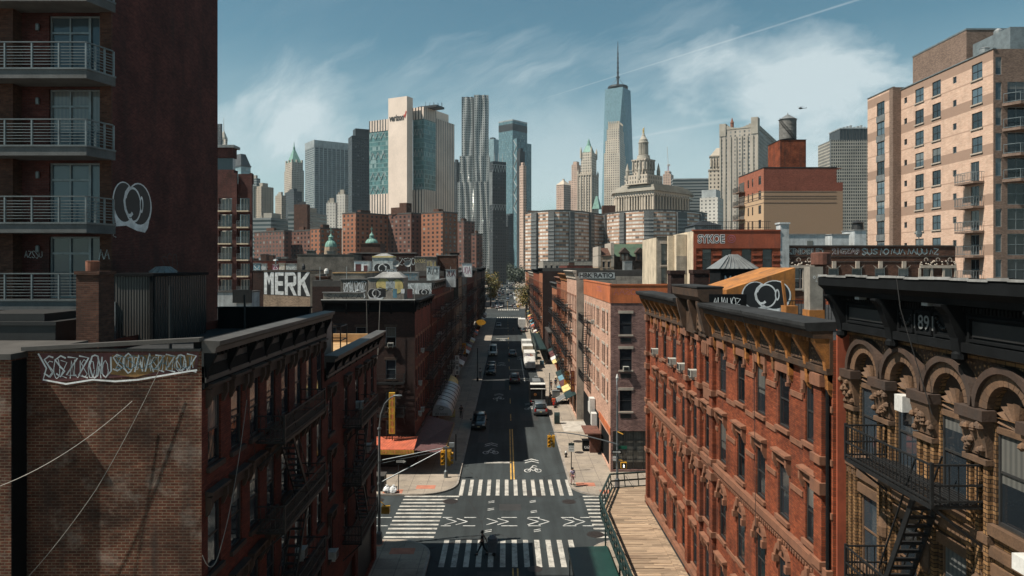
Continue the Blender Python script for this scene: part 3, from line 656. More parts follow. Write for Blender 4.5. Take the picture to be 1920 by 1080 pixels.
# corner quoin stain and graffiti strip under the coping
gr = MB(); fill(gr, fs, [(.45, 17.45), (4.6, 17.75), (5.2, 17.9), (5.25, 18.4), (.35, 18.35)], .004); gr.build('graffiti', M_['graf_maroon'], B)
gr = MB(); fill(gr, fs, [(2.55, 17.72), (3.3, 17.62), (4.0, 17.8), (5.1, 17.95), (5.15, 18.3), (2.6, 18.3)], .006); gr.build('graffiti', M_['graf_ochre'], B)
gr = MB(); scribble(gr, fs, .5, 2.6, 17.6, 18.3, .009, 6, .05, 3); scribble(gr, fs, .6, 2.5, 17.55, 18.2, .012, 9, .025, 4); scribble(gr, fs, 2.6, 5.2, 17.75, 18.38, .009, 8, .045, 8); scribble(gr, fs, 2.7, 5.1, 17.8, 18.3, .014, 13, .022, 9)
stroke(gr, fs, [(.35, 18.35), (.6, 17.9), (.5, 17.55), (1.2, 17.42), (2.0, 17.55), (2.7, 17.5), (3.4, 17.55), (4.4, 17.72), (5.2, 17.85)], .05, .016); gr.build('graffiti', M_['graf_white'], B)
gr = MB(); scribble(gr, fs, 2.7, 5.0, 17.85, 18.3, .02, 7, .025, 21); gr.build('graffiti', M_['graf_blue'], B)
fire_escape(B, ff, 4.6, 10.4, [14.5, 11.15, 7.8, 4.45], 1.1, 'iron', stair_dir=-1)
for u, z in ((us[1], 8.05), (us[2], 8.05), (us[5], 8.05)): ac_unit(B, ff.at(u, z))
# chimney and metal clad rooftop room
c = MB(); c.box(-15.27, -14.47, 25, 26.0, 17.4, 20.72); c.box(-15.32, -14.42, 24.95, 26.05, 20.72, 20.84); ch = c.build('chimney', M_['brick_brown'], B)
c = MB(); c.lathe([(.22, 0), (.23, .34), (.24, .36), (.19, .37), (.19, .1)], (-14.98, 25.5, 20.84), 14); c.build('chimney_pot', M_['terracotta'], ch)
c = MB(); c.box(-15.6, -14.1, 28, 33, 17.6, 20.62); bk = c.build('rooftop_room', M_['corr'], B)
c = MB(); c.box(-14.098, -14.06, 28.15, 33, 17.9, 20.6); c.build('shaded_side_cladding', M_['corr_dark'], bk)  # darker than the front cladding: shade of the unlit side put into its colour
c = MB(); c.box(-15.7, -13.98, 27.9, 33.1, 20.62, 20.74); c.box(-14.16, -14.02, 27.94, 28.06, 17.9, 20.62); c.build('roof_trim', M_['black_paint'], bk)
c = MB(); c.box(-15.72, -15.5, 27.93, 27.99, 17.6, 19.6); c.tube([(-15.5, 27.9, 18.5), (-15.42, 27.85, 18.4)], .02); c.build('door', M_['metal_grey'], bk)
c = MB(); c.lathe([(.55, 0), (.5, .08), (.32, .22), (.3, .26), (0.01, .28)], (-14.7, 30.2, 20.74), 12)
for k in range(12): a = k * math.pi / 6; c.beam((-14.7 + .3 * math.cos(a), 30.2 + .3 * math.sin(a), 20.97), (-14.7 + .56 * math.cos(a), 30.2 + .56 * math.sin(a), 20.78), .05)
c.build('roof_vent', M_['metal_grey'], bk)
c = MB(); c.box(-10.0, -9.6, 22.4, 22.8, 17.9, 18.2); c.tube([(-12.4, 26.0, 17.9), (-12.4, 26.0, 20.3)], .06, 8); c.tube([(-13.0, 35.0, 17.9), (-13.0, 35.0, 19.6)], .05, 8); c.build('roof_pipe', M_['metal_dark'], B)
c = MB(); c.box(-14.5, -9.9, 35.4, 35.75, 17.9, 18.9); c.box(-14.55, -9.85, 35.36, 35.79, 18.9, 18.98); c.build('rear_parapet', M_['black_paint'], B)
B = root('tenement_building', 'lower red tenement at the left street corner with tan roof and grey rooftop room', 'building', (-12, 43, 0))
ff = Face((-9.3, 36.02), (0, 1), (1, 0), 14.5, 0, 15.9); us = [37.3, 41.0, 44.0, 46.6, 48.9]; us = [u - 36.02 for u in us]
grid_holes(ff, us, 1.0, (12.2, 8.9, 5.6), 2.1); ff.h += [(.8, 3.4, .3, 3.4), (4.2, 7.4, .3, 3.4), (8.2, 13.6, .3, 3.4)]
mb = MB(); ff.wall(mb); shell_walls(ff, mb, 12, 0, 15.9, ends=(False, True)); mb.build('front_wall', M_['brick_dkred'], B)
hs = ff.h; ff.h = hs[:-3]; put_windows(ff, B, W('frame_dark', 'pane', 'stone_dark', 'stone_dark', 'hood')); 
sm = MB()
for a, b, c_, d in hs[-3:]: ff.bx(sm, a, b, c_, d, -.3, -.2)
sm.build('shop_front', M_['metal_dark'], B)
flat_roof(ff, 12, 15.6, B, 'tan_roof'); bracket_cornice(B, ff, 15.3, 16.45, .7, ('coping', 'black_paint'), 8)
c = MB(); ff.bx(c, 0, 14.5, 15.15, 15.8, .002, .08); c.build('frieze', M_['black_paint'], B)
c = MB(); c.box(-21, -9.9, 50.2, 50.5, 15.6, 16.2); c.build('parapet', M_['tan_roof'], B)
c = MB(); c.box(-12.6, -10.2, 38.0, 41.2, 15.6, 18.1); rr_ = c.build('rooftop_room', M_['metal_grey'], B)
c = MB(); c.box(-12.65, -10.15, 37.95, 41.25, 18.1, 18.18); c.box(-10.198, -10.1, 37.96, 38.1, 15.6, 18.1); c.build('roof_trim', M_['galv'], rr_)
c = MB()
for x, y in ((-10.0, 42.5), (-10.9, 42.5), (-10.0, 44.2), (-10.9, 44.2)): c.box(x - .03, x + .03, y - .03, y + .03, 15.6, 17.4)
for z in (16.5, 17.35): c.box(-10.93, -9.97, 42.47, 42.53, z, z + .05); c.box(-10.93, -9.97, 44.17, 44.23, z, z + .05); c.box(-10.03, -9.97, 42.53, 44.17, z, z + .05)
c.build('roof_hatch_railing', M_['iron'], B)
fire_escape(B, ff, 3.9, 8.9, [11.9, 8.6, 5.3], 1.1, 'iron'); ac_unit(B, ff.at(us[2], 12.2)); ac_unit(B, ff.at(us[0], 5.6)); ac_unit(B, ff.at(us[3], 8.9))
B = root('brick_building', 'sliver of sooty brick building at the left edge with a dark return wall', 'building', (-20, 22, 0))
c = MB(); c.box(-34, -14.66, 20.85, 24.5, 0, 18.25); c.build('wall', M_['brick_party'], B)
c = MB(); c.box(-14.66, -14.635, 20.86, 21.48, 0, 18.2); c.build('return_shade_sheet', M_['black_paint'], B)  # black sheet over the brick return, its shade put into the colour
c = MB(); c.box(-34, -14.6, 20.75, 24.6, 18.25, 18.42); c.build('coping', M_['coping'], B)
fq = Face((-17, 20.85), (1, 0), (0, -1), 3, 0, 18); g_ = MB(); stroke(g_, fq, arc(1.2, 17.6, .55, .4, -80, 90, 14), .07, .01); stroke(g_, fq, arc(1.1, 17.6, .3, .22, -80, 90, 12), .05, .01); g_.build('graffiti', M_['graf_blue'], B)
c = MB(); c.box(-26, -15.75, 24.6, 27.8, 17.0, 18.95); c.box(-26, -15.7, 24.55, 27.85, 18.95, 19.08); c.box(-19, -16.2, 24.7, 27.2, 19.08, 19.35); c.build('roof_terrace', M_['metal_dark'], B)
B = root('apartment_tower', 'maroon brick apartment tower with metal railed balconies and huge blank side wall', 'building', (-25, 36, 0))
c = MB(); tw = Face((-44, 30.0), (1, 0), (0, -1), 27.2, 0, 37)
zs = [3.96 + 3.14 * k for k in range(11)]
X = lambda px, d=30.0: gx(px, d) + 44
for z in zs:
    tw.h.append((X(92), X(187), z, z + 2.62)); tw.h.append((X(-45), X(14), z + .75, z + 2.5)); tw.h.append((X(-160), X(-70), z, z + 2.5))
tw.wall(c, .3); c.quad((-16.8, 30, 0), (-16.8, 41, 0), (-16.8, 41, 37), (-16.8, 30, 37)); c.quad((-44, 41, 0), (-16.8, 41, 0), (-16.8, 41, 37), (-44, 41, 37)); c.quad((-44, 30, 37), (-16.8, 30, 37), (-16.8, 41, 37), (-44, 41, 37)); c.build('wall', M_['brick_tower'], B)
dm = MB(); w_ = X(187) - X(92); t_ = .07; sp = w_ * .78
dm.box(0, t_, -.22, -.1, 0, 2.62); dm.box(w_ - t_, w_, -.22, -.1, 0, 2.62); dm.box(t_, w_ - t_, -.22, -.1, 2.55, 2.62); dm.box(t_, w_ - t_, -.22, -.1, 0, .08); dm.box(t_, sp, -.22, -.1, 1.86, 1.95); dm.box(sp - .05, sp + .05, -.22, -.09, .08, 2.55); dm.box(sp * .5 - .04, sp * .5 + .04, -.2, -.1, .08, 1.86); dm.box(sp * .5 - .03, sp * .5 + .03, -.2, -.1, 1.95, 2.55)
dme = dm.mesh('balcony_door', M_['frame_grey'])
pm = MB(); pm.quad((t_, -.17, .06), (w_ - t_, -.17, .06), (w_ - t_, -.17, 2.56), (t_, -.17, 2.56)); pme = pm.mesh('pane', M_['pane_blue'])
for z in zs[3:]:
    M = tw.at(X(92), z); o = obj_at('balcony_door', dme, B, M); obj_at('pane', pme, o, M)
tw2 = Face((-44, 30.0), (1, 0), (0, -1), 27.2, 0, 37); tw2.h = [h for h in tw.h if abs(h[0] - X(-45)) < .01][3:]; put_windows(tw2, B, W('frame_grey', 'pane_blue', 'stone_light'), 'fixed')
pr = MB()
for px0, px1, o in ((15, 41, .55),): tw.bx(pr, X(px0), X(px1), 0, 37, .002, o)
tw.bx(pr, X(190), X(211) - .002, 0, 37, .002, .12); pr.build('pier', M_['brick_brown'], B)
tr_ = MB()
for z in zs: tw.bx(tr_, X(-50), X(14), z + 2.5, z + 2.72, .0, .1)
tr_.build('lintel', M_['stone_light'], B)
lm = MB(); lm.lathe([(.07, 0), (.08, .05), (.08, .25), (.05, .3)], (0, .1, 0), 8); lme = lm.mesh('wall_lamp', M_['frame_grey'])
for z in zs[4:10]: obj_at('wall_lamp', lme, B, tw.at(X(73), z + 1.95))
y0, y1, xr, xc = 28.6, 30.0, -16.62, -17.05
for k, z in enumerate(zs[4:11]):
    poly = [(-34, y0), (xc, y0), (xr, 29.95), (-34, 29.95)]
    s_ = MB(); s_.prism(poly, z - .42, z - .06); sl = s_.build('balcony', M_['balc'], B)
    s_ = MB(); s_.prism([(-34, y0 - .04), (xc + .03, y0 - .04), (xr + .03, 29.96), (-34, 29.96)], z - .06, z + .01); s_.build('edge_trim', M_['rail'], sl)
    rl = MB(); pts = [(-30, y0 + .05), (xc - .05, y0 + .05), (xr - .06, 29.85)]
    for h in (.16, .28, .40, .52, .64, .76, .88): 
        for a, b in zip(pts, pts[1:]): rl.beam((*a, z + h), (*b, z + h), .022, .03)
    for a, b in zip(pts, pts[1:]): rl.beam((*a, z + 1.06), (*b, z + 1.06), .07, .05)
    rl.build('railing_bar', M_['rail'], sl)
    po = MB()
    for x in [xc - .05 - 1.1 * i for i in range(11)]: po.box(x - .03, x + .03, y0 + .02, y0 + .09, z, z + 1.05)
    for f in (.33, .66, 1.0): po.box(xc - .05 + (xr - xc) * f - .03, xc - .05 + (xr - xc) * f + .03, y0 + .05 + 1.25 * f - .03, y0 + .05 + 1.25 * f + .03, z, z + 1.05)
    po.build('railing_post', M_['frame_grey'], sl)
sd_ = Face((-16.8, 30), (0, 1), (1, 0), 11, 0, 46)
gq = MB(); pz = 21 + 110 * .024
throwup(B, sd_, 1.75, 23.75, 1.3, M_['graf_black'], M_['graf_white'])
gq = MB(); scribble(gq, tw, X(46), X(80), 21.35, 21.7, .01, 5, .03, 5); scribble(gq, tw, X(188), X(209), 21.3, 21.75, .13, 2, .035, 6); scribble(gq, sd_, .05, .35, 22.2, 23.0, .01, 1, .04, 9); gq.build('graffiti', M_['graf_grey'], B)
gq = MB(); scribble(gq, sd_, 4.2, 6.0, 20.6, 21.7, .01, 3, .05, 15); gq.build('graffiti', M_['graf_black'], B)
B = root('brick_row_building', 'long sunlit red brick block with ochre bracketed cornice and shell pediment', 'building', (15, 38, 0))
L0, L1 = 23.04, 53.1; fr = Face((10.7, L1), (0, -1), (-1, 0), L1 - L0, 0, 18.9); Y = lambda y: L1 - y
wy = [24.65, 27.15, 29.6, 32.1, 34.8, 37.35, 39.8, 42.4, 44.8, 47.5, 50.0]
sets = [(14.8, 2.15, 'ears'), (11.3, 2.1, 'hood'), (7.55, 2.2, 'arch'), (4.1, 2.1, 'hood')]
for z, h, st in sets: grid_holes(fr, [Y(y) for y in wy], 1.04, (z,), h)
hs = fr.h[:]; c = MB(); fr.wall(c, .26); shell_walls(fr, c, 13, 0, 18.6); c.build('wall', M_['brick_red'], B)
for z, h, st in sets:
    fr.h = [q for q in hs if abs(q[2] - z) < .01]; put_windows(fr, B, W('frame_dark', 'pane_dark', 'stone_brown', 'stone_brown', st))
fr.h = hs; flat_roof(fr, 13, 18.2, B, 'tar')
p = MB(); pil = [23.75, 36.15, 38.5, 41.1, 52.7]
for y in pil: fr.bx(p, Y(y) - .3, Y(y) + .3, 0, 17.4, .003, .2)
p.build('pilaster', M_['brick_red'], B)
p = MB()
for y in pil:
    for z in (17.0, 14.4, 13.4, 10.9, 10.1, 7.2): fr.bx(p, Y(y) - .38, Y(y) + .38, z, z + (.4 if z in (17.0, 13.4, 10.1) else .28), .002, .3)
fr.bx(p, 0, fr.w, 10.72, 11.02, .004, .22); fr.bx(p, 0, fr.w, 10.55, 10.72, .004, .12); fr.bx(p, 0, fr.w, 3.5, 3.8, .004, .25)
n = 0
for z in (14.45, 16.2, 12.7, 7.25):
    xs = sorted([Y(y) for y in wy] ); prev = 0
    for x in xs + [fr.w + .7]:
        e = min(x - .7, fr.w)
        if e - prev > .2: fr.bx(p, prev, e, z, z + .2, .003, .05)
        prev = x + .7
p.build('belt_course', M_['stone_brown'], B)
d = MB()
for k in range(int(fr.w / .22)): fr.bx(d, .05 + k * .22, .16 + k * .22, 10.43, 10.55, .002, .14)
d.build('dentil_course', M_['stone_brown'], B)
for a0, a1, nb in ((0.0, Y(41.3), 7), (Y(35.9), fr.w, 8)):
    co2 = bracket_cornice(B, fr, 17.45, 19.15, .85, ('cornice_brown', 'gold'), nb, a0, a1, bw=.2)
    c = MB(); fr.sw(c, [(0, 18.9), (.84, 18.88), (.9, 18.95), (.94, 19.05), (.94, 19.16), (-.3, 19.2), (-.3, 18.9)], a0 - .02, a1 + .02); c.build('cornice_gutter', M_['tar'], co2)
    c = MB(); L = a1 - a0
    for k in range(nb):
        u0 = a0 + L * k / nb + .2; u1 = a0 + L * (k + 1) / nb - .2; fr.bx(c, u0, u1, 17.72, 18.25, .11, .15)
    c.build('frieze_panel', M_['carved'], co2)
    c = MB()
    for k in range(nb + 1):
        u = a0 + .13 + (L - .26) * k / nb; fr.bx(c, u - .1, u + .1, 16.95, 17.45, .0, .16); fr.sw(c, [(0, 16.7), (.1, 16.8), (.16, 16.95), (0, 16.95)], u - .07, u + .07)
    c.build('corbel', M_['gold'], co2)
# pediment
c = MB(); u0, u1 = Y(40.9), Y(36.1); fr.bx(c, u0, u1, 17.3, 19.2, .0, .3); fr.sw(c, [(-.3, 19.2), (.7, 19.2), (.95, 19.45), (1.0, 19.85), (-.3, 19.9)], u0 - .35, u1 + .35)
for u in (u0 + .15, Y(37.35) - .85, Y(37.35) + .85, u1 - .15): fr.sw(c, [(.3, 17.4), (.5, 17.6), (.85, 19.0), (.85, 19.2), (.3, 19.2)], u - .12, u + .12)
pe = c.build('pediment', M_['cornice_brown'], B)
c = MB(); ce = Y(37.35)
for k in range(11):
    a = math.radians(8 + 164 * k / 10); c.beam(fr.p(ce, 17.6, .34), fr.p(ce + .62 * math.cos(a), 17.6 + 1.25 * math.sin(a), .36), .1, .1)
stroke(c, fr, arc(ce, 17.6, .72, 1.38, 0, 180, 16), .14, .40); stroke(c, fr, arc(u0 + 1.3, 17.8, .5, .9, 0, 180, 12), .1, .34); c.build('shell_ornament', M_['stone_tan'], pe)
c = MB(); fr.bx(c, u0 - .36, u1 + .36, 19.9, 19.99, -.35, 1.02); c.build('pediment_cap', M_['tar'], pe)
c = MB(); fr.bx(c, ce - .55, ce + .55, 16.3, 17.1, .004, .16)
for k in range(4): fr.bx(c, ce - .48 + k * .25, ce - .3 + k * .25, 16.4, 17.0, .16, .22)
fr.bx(c, ce - .55, ce + .55, 14.0, 14.6, .004, .1); c.build('carved_panel', M_['stone_brown'], B)
for y in (50.0, 44.8, 42.4, 39.8): ac_unit(B, fr.at(Y(y), 14.8))
dp = MB(); dp.tube([fr.p(Y(23.2), 17.3, .1), fr.p(Y(23.2), 0.2, .1)], .07, 8); dp.build('drainpipe', M_['black_paint'], B)
# roof things of the red row
c = MB(); c.add([(11.9, 38, 18.2), (15.6, 38, 18.2), (15.6, 38, 20.95), (11.9, 38, 19.75), (11.9, 43, 18.2), (15.6, 43, 18.2), (15.6, 43, 20.95), (11.9, 43, 19.75)], [(0, 1, 2, 3), (4, 7, 6, 5), (3, 2, 6, 7), (0, 3, 7, 4), (1, 5, 6, 2)]); sh = c.build('stair_bulkhead', M_['orange_tarp'], B)
fb = Face((11.9, 38), (1, 0), (0, -1), 3.7, 18.2, 21); throwup(sh, fb, 2.2, 19.4, 1.05, M_['graf_black'], M_['graf_white'])
c = MB(); c.box(11.0, 11.9, 47, 48, 18.2, 20.5); c.box(10.95, 11.95, 46.95, 48.05, 20.5, 20.75); c.box(12.3, 13.3, 46.2, 47.2, 18.2, 20.55); c.box(12.25, 13.35, 46.15, 47.25, 20.55, 20.8); c.build('chimney', M_['brick_dark'], B)
c = MB(); c.prism([(14.6, 48), (17.0, 48), (17.0, 50.5), (14.6, 50.5)], 18.2, 20.75); c.prism([(14.5, 47.9), (17.1, 47.9), (17.1, 50.6), (14.5, 50.6)], 20.75, 20.85); vt = c.build('roof_lantern', M_['black_paint'], B)
c = MB(); c.prism([(14.4, 47.8), (17.2, 47.8), (17.2, 50.7), (14.4, 50.7)], 20.86, 21.8, top=[(15.5, 48.9), (16.1, 48.9), (16.1, 49.6), (15.5, 49.6)])
for k in range(9): x = 14.5 + k * .33; c.beam((x, 47.8, 20.9), (15.5 + k * .07, 48.9, 21.84), .05)
c.build('skylight', M_['metal_grey'], vt)
g_ = MB(); fl = Face((14.6, 48), (1, 0), (0, -1), 2.4, 18, 21); text(g_, fl, 'MORE', .3, 2.1, 19.7, 20.4, .012); g_.build('graffiti', M_['graf_white'], vt)
c = MB(); c.box(12.95, 13.5, 30, 30.6, 19.15, 21.0); gc = c.build('chimney_stack', M_['stucco_grey'], B)
c = MB(); c.box(12.9, 13.55, 29.95, 30.65, 18.2, 19.15); c.build('chimney_base', M_['orange_tarp'], gc)
g_ = MB(); fg = Face((12.95, 30), (1, 0), (0, -1), .55, 18, 21)
for u in (.18, .38): stroke(g_, fg, arc(u, 20.55, .045, .05, 0, 360, 10), .02, .006)
stroke(g_, fg, [(.27, 20.45), (.25, 20.36), (.31, 20.36)], .02, .006); g_.build('graffiti', M_['graf_white'], gc)
c = MB(); c.box(12.1, 12.6, 30.4, 31, 18.2, 19.3); c.beam((12.2, 30.7, 19.2), (12.05, 30.7, 20.4), .1); c.build('roof_clutter', M_['orange_tarp'], B)
c = MB(); c.lathe([(.2, 0), (.2, .75), (.42, .8), (.42, 1.3), (.36, 1.34), (.05, 1.36)], (14.3, 32, 20.3), 14); c.tube([(14.3, 32, 18.2), (14.3, 32, 20.4)], .2, 10); c.build('roof_vent', M_['rust'], B)
c = MB()
for x0, x1, y in ((12.3, 14.6, 31.6), (13.2, 15.6, 27.5)):
    for z in (18.3, 19.45): c.box(x0, x1, y - .02, y + .02, z, z + .04)
    n = int((x1 - x0) / .13)
    for k in range(n + 1): x = x0 + (x1 - x0) * k / n; c.box(x - .01, x + .01, y - .01, y + .01, 18.2, 19.45)
c.build('roof_railing', M_['iron'], B)
g_ = MB(); fp = Face((10.1, 35.7), (1, 0), (0, -1), 1.5, 18, 20); c = MB(); c.box(10.3, 12.2, 35.72, 36.0, 18.4, 19.6); rp = c.build('pediment_return', M_['black_paint'], B)
fp = Face((10.3, 35.72), (1, 0), (0, -1), 1.9, 18, 20); scribble(g_, fp, .2, 1.6, 19.0, 19.45, .01, 6, .04, 33); g_.build('graffiti', M_['graf_white'], rp)
c = MB(); c.box(10.75, 12.5, 23.1, 26, 18.9, 19.0); c.box(10.8, 23.6, 22.95, 23.03, 0, 18.95); c.build('end_wall', M_['orange_wall'], B)
B = root('arched_building', 'yellow brick building with round arches and heavy black cornice dated 1891', 'building', (15, 17, 0))
e0, e1 = 8.0, 22.94; fa = Face((11.2, e1), (0, -1), (-1, 0), e1 - e0, 0, 17.55); Y = lambda y: e1 - y
ac = [21.7, 19.65, 17.6, 15.55, 13.5, 11.45, 9.4]
for y in ac: fa.h.append((Y(y) - .55, Y(y) + .55, 15.1, 17.55)); 
for y in ac: fa.h.append((Y(y) - .55, Y(y) + .55, 11.7, 13.9)); fa.h.append((Y(y) - .55, Y(y) + .55, 8.2, 10.4))
hs = fa.h[:]; c = MB(); fa.wall(c, .4); shell_walls(fa, c, 12, 0, 20.0)
# the arcade band
for y in ac:
    uc = Y(y); n = 14; r0 = .62; zt = 19.2; SP = 17.72
    P = [(uc + r0 * math.cos(math.pi - math.pi * k / n), SP + r0 * math.sin(math.pi * k / n)) for k in range(n + 1)]
    lo, hi = uc - 1.025, uc + 1.025
    c.quad(fa.p(lo, 17.55), fa.p(P[0][0], 17.55), fa.p(P[0][0], zt), fa.p(lo, zt)); c.quad(fa.p(P[-1][0], 17.55), fa.p(hi, 17.55), fa.p(hi, zt), fa.p(P[-1][0], zt))
    for k in range(n):
        a, b = P[k], P[k + 1]; c.quad(fa.p(*a), fa.p(*b), fa.p(b[0], zt), fa.p(a[0], zt)); c.quad(fa.p(*a), fa.p(*b), fa.p(*b, -.4), fa.p(*a, -.4))
if True:
    c.quad(fa.p(0, 17.55), fa.p(Y(21.7) - 1.025, 17.55), fa.p(Y(21.7) - 1.025, 19.2), fa.p(0, 19.2))
c.build('wall', M_['brick_yellow'], B)
fa.h = hs[:7]; put_windows(fa, B, W('frame_dark', 'pane', None), 'sash'); fa.h = hs[7:]; put_windows(fa, B, W('stone_tan', 'pane', 'stone_tan', 'stone_tan', 'flat'))
fa.h = hs
for y in ac[:5]:
    uc = Y(y); a_ = MB(); n = 13
    for k in range(n):
        t0, t1 = math.pi * k / n + .008, math.pi * (k + 1) / n - .008
        q = [(r_ * math.cos(x), r_ * math.sin(x)) for x in (t0, t1) for r_ in (.62, .9)]
        vs = [fa.p(uc + x, 17.72 + z, o) for o in (-.05, .16) for x, z in (q[0], q[1], q[3], q[2])]; a_.add(vs, [(0, 3, 2, 1), (4, 5, 6, 7), (0, 1, 5, 4), (1, 2, 6, 5), (2, 3, 7, 6), (3, 0, 4, 7)])
    ar = a_.build('arch', M_['stone_tan'], B)
    h_ = MB(); n = 18
    for k in range(n):
        t0, t1 = math.pi * k / n, math.pi * (k + 1) / n
        q = [(r_ * math.cos(x), r_ * math.sin(x)) for x in (t0, t1) for r_ in (.9, 1.06)]
        vs = [fa.p(uc + x, 17.72 + z, o) for o in (.0, .26) for x, z in (q[0], q[1], q[3], q[2])]; h_.add(vs, [(0, 3, 2, 1), (4, 5, 6, 7), (0, 1, 5, 4), (1, 2, 6, 5), (2, 3, 7, 6), (3, 0, 4, 7)])
    h_.build('hood_mould', M_['stone_dark'], ar)
    f_ = MB(); fa.bx(f_, uc - .6, uc + .6, 17.2, 17.34, -.3, -.02); n = 9
    for k in range(n):
        t0, t1 = math.pi * k / n, math.pi * (k + 1) / n; tm = (t0 + t1) / 2
        P0 = fa.p(uc, 17.34, -.10); A = fa.p(uc + .58 * math.cos(t0), 17.34 + .6 * math.sin(t0), -.14); Bq = fa.p(uc + .58 * math.cos(t1), 17.34 + .6 * math.sin(t1), -.14); Cq = fa.p(uc + .61 * math.cos(tm), 17.34 + .64 * math.sin(tm), .0)
        f_.add([P0, A, Cq, Bq], [(0, 1, 2), (0, 2, 3)])
    f_.build('fan_shell', M_['stone_tan'], ar)
    s_ = MB(); s_.quad(fa.p(uc - .62, 17.3, -.15), fa.p(uc + .62, 17.3, -.15), fa.p(uc + .62, 18.4, -.15), fa.p(uc - .62, 18.4, -.15)); s_.build('tympanum', M_['stone_dark'], ar)
k_ = MB(); ca = MB(); pl = MB()
mids = [Y(22.72)] + [Y((a + b) / 2) for a, b in zip(ac, ac[1:])]
rr = random.Random(3)
for u in mids:
    fa.bx(k_, u - .5, u + .5, 17.45, 17.7, .0, .34)
    fa.sw(ca, [(0, 16.55), (.14, 16.6), (.18, 16.9), (.3, 17.45), (0, 17.45)], u - .4, u + .4)
    for j in range(16):
        uu, zz = u + rr.uniform(-.4, .4), rr.uniform(16.65, 17.35); ca.lathe([(.02, -.09), (.09, -.02), (.07, .05), (.01, .1)], fa.p(uu, zz, .16 + (zz - 16.6) * .2), 5, rr.random())
    for q in (-.3, 0, .3): fa.bx(pl, u + q - .075, u + q + .075, 11.0, 16.45, .003, .12)
    fa.bx(ca, u - .42, u + .42, 16.42, 16.55, .0, .2); fa.bx(ca, u - .42, u + .42, 14.6, 14.8, .002, .16)
k_.build('impost', M_['stone_dark'], B); ca.build('capital', M_['stone_tan'], B); pl.build('pier_moulding', M_['brick_yellow'], B)
pn = MB(); fa.bx(pn, 0, fa.w, 18.25, 18.8, .002, .02); pn.build('spandrel_panel', M_['carved'], B)
bb = MB(); fa.bx(bb, 0, fa.w, 18.8, 18.98, .003, .1); bb.build('brick_band', M_['brick_yellow'], B)
sc_ = MB()
for y in ac: fa.bx(sc_, Y(y) - .65, Y(y) + .65, 14.85, 15.1, .0, .14)
fa.bx(sc_, 0, fa.w, 14.35, 14.6, .002, .1); fa.bx(sc_, 0, fa.w, 10.9, 11.15, .002, .1); sc_.build('sill_course', M_['stone_tan'], B)
for u in mids[1:6]:
    q = MB(); q.lathe([(.02, -.5), (.16, -.3), (.2, 0), (.14, .3), (.02, .42)], fa.p(u, 13.4, .08), 10); stroke(q, fa, arc(u, 13.4, .26, .5, 0, 360, 18), .07, .1); q.build('cartouche', M_['stone_tan'], B)
# entablature
z0 = 18.98
c = MB(); fa.bx(c, -.0, fa.w, z0, z0 + .22, .0, .42); fa.bx(c, 0, fa.w, z0 + .22, 20.1, .0, .3); fa.sw(c, [(0, 20.1), (.75, 20.1), (.8, 20.25), (.98, 20.4), (.98, 20.66), (0, 20.72)], -.12, fa.w)
en = c.build('cornice', M_['black_paint'], B)
b_ = MB(); d_ = MB(); p_ = MB(); o_ = MB(); bu = [0.2, 3.15, 6.1, 9.05, 12.0, 14.8]
for u in bu:
    fa.sw(b_, [(.3, 18.75), (.42, 18.85), (.5, 19.3), (.72, 19.85), (.9, 20.05), (.9, 20.1), (.3, 20.1)], u - .15, u + .15); b_.lathe([(.02, -.18), (.17, -.06), (.17, .06), (.02, .16)], fa.p(u, 18.86, .36), 8)
for k in range(int(fa.w / .12)):
    u = .08 + k * .12; fa.bx(d_, u, u + .06, 19.92, 20.05, .3, .44)
for i in range(len(bu) - 1):
    a, b = bu[i] + .25, bu[i + 1] - .25; n = 3 if i % 2 == 1 else 1; w = (b - a) / n
    for j in range(n):
        u0, u1 = a + w * j + .05, a + w * (j + 1) - .05
        for x0, x1, y0, y1 in ((u0, u1, 19.24, 19.3), (u0, u1, 19.78, 19.84), (u0, u0 + .06, 19.3, 19.78), (u1 - .06, u1, 19.3, 19.78)): fa.bx(p_, x0, x1, y0, y1, .3, .37)
        if n == 3 and j != 1:
            um = (u0 + u1) / 2
            for q in range(9): t = q / 8 - .5; o_.lathe([(.01, -.05), (.05, 0), (.01, .05)], fa.p(um + t * .55, 19.45 + .5 * t * t * 2, .33), 5)
        elif n == 1: fa.bx(o_, u0 + .12, u1 - .12, 19.36, 19.72, .3, .33)
b_.build('bracket', M_['black_paint'], en); d_.build('dentil_course', M_['black_paint'], en); p_.build('panel_frame', M_['black_paint'], en); o_.build('garland', M_['metal_dark'], en)
n_ = MB(); um = bu[1] + .25 + (bu[2] - bu[1] - .5) / 2; text(n_, fa, '1891', um - .42, um + .42, 19.36, 19.74, .345, .01); n_.build('date_numeral', M_['metal_grey'], en)
li = MB()
for u in (1.9, 5.3): fa.bx(li, u - .13, u + .13, 20.02, 20.1, .5, .72)
li.build('soffit_plate', M_['galv'], en)
rf = MB(); rr = random.Random(9)
for k in range(24):
    u0, u1 = k * fa.w / 24 - .1, (k + 1) * fa.w / 24 - .1; h0 = 20.725 + rr.uniform(0, .05); rf.add([fa.p(u0, h0, 1.0), fa.p(u1 + .04, h0 + rr.uniform(-.01, .02), 1.0), fa.p(u1 + .04, h0 - .12, -.2), fa.p(u0, h0 - .12, -.2), fa.p(u0, h0 - .06, 1.01), fa.p(u1 + .04, h0 - .06, 1.01)], [(0, 1, 2, 3), (0, 4, 5, 1)])
rf.build('roof_flashing', M_['tar_light'], en); flat_roof(fa, 12, 20.3, B, 'tar')
fire_escape(B, fa, Y(20.55), Y(16.4), [15.42, 11.9], 1.3, 'iron', 8.4, stair_dir=1)
wb = MB(); fa.bx(wb, Y(19.75) - .2, Y(19.75) + .2, 16.95, 17.4, -.12, .2); wb.build('air_conditioner', M_['white_paint'], B)
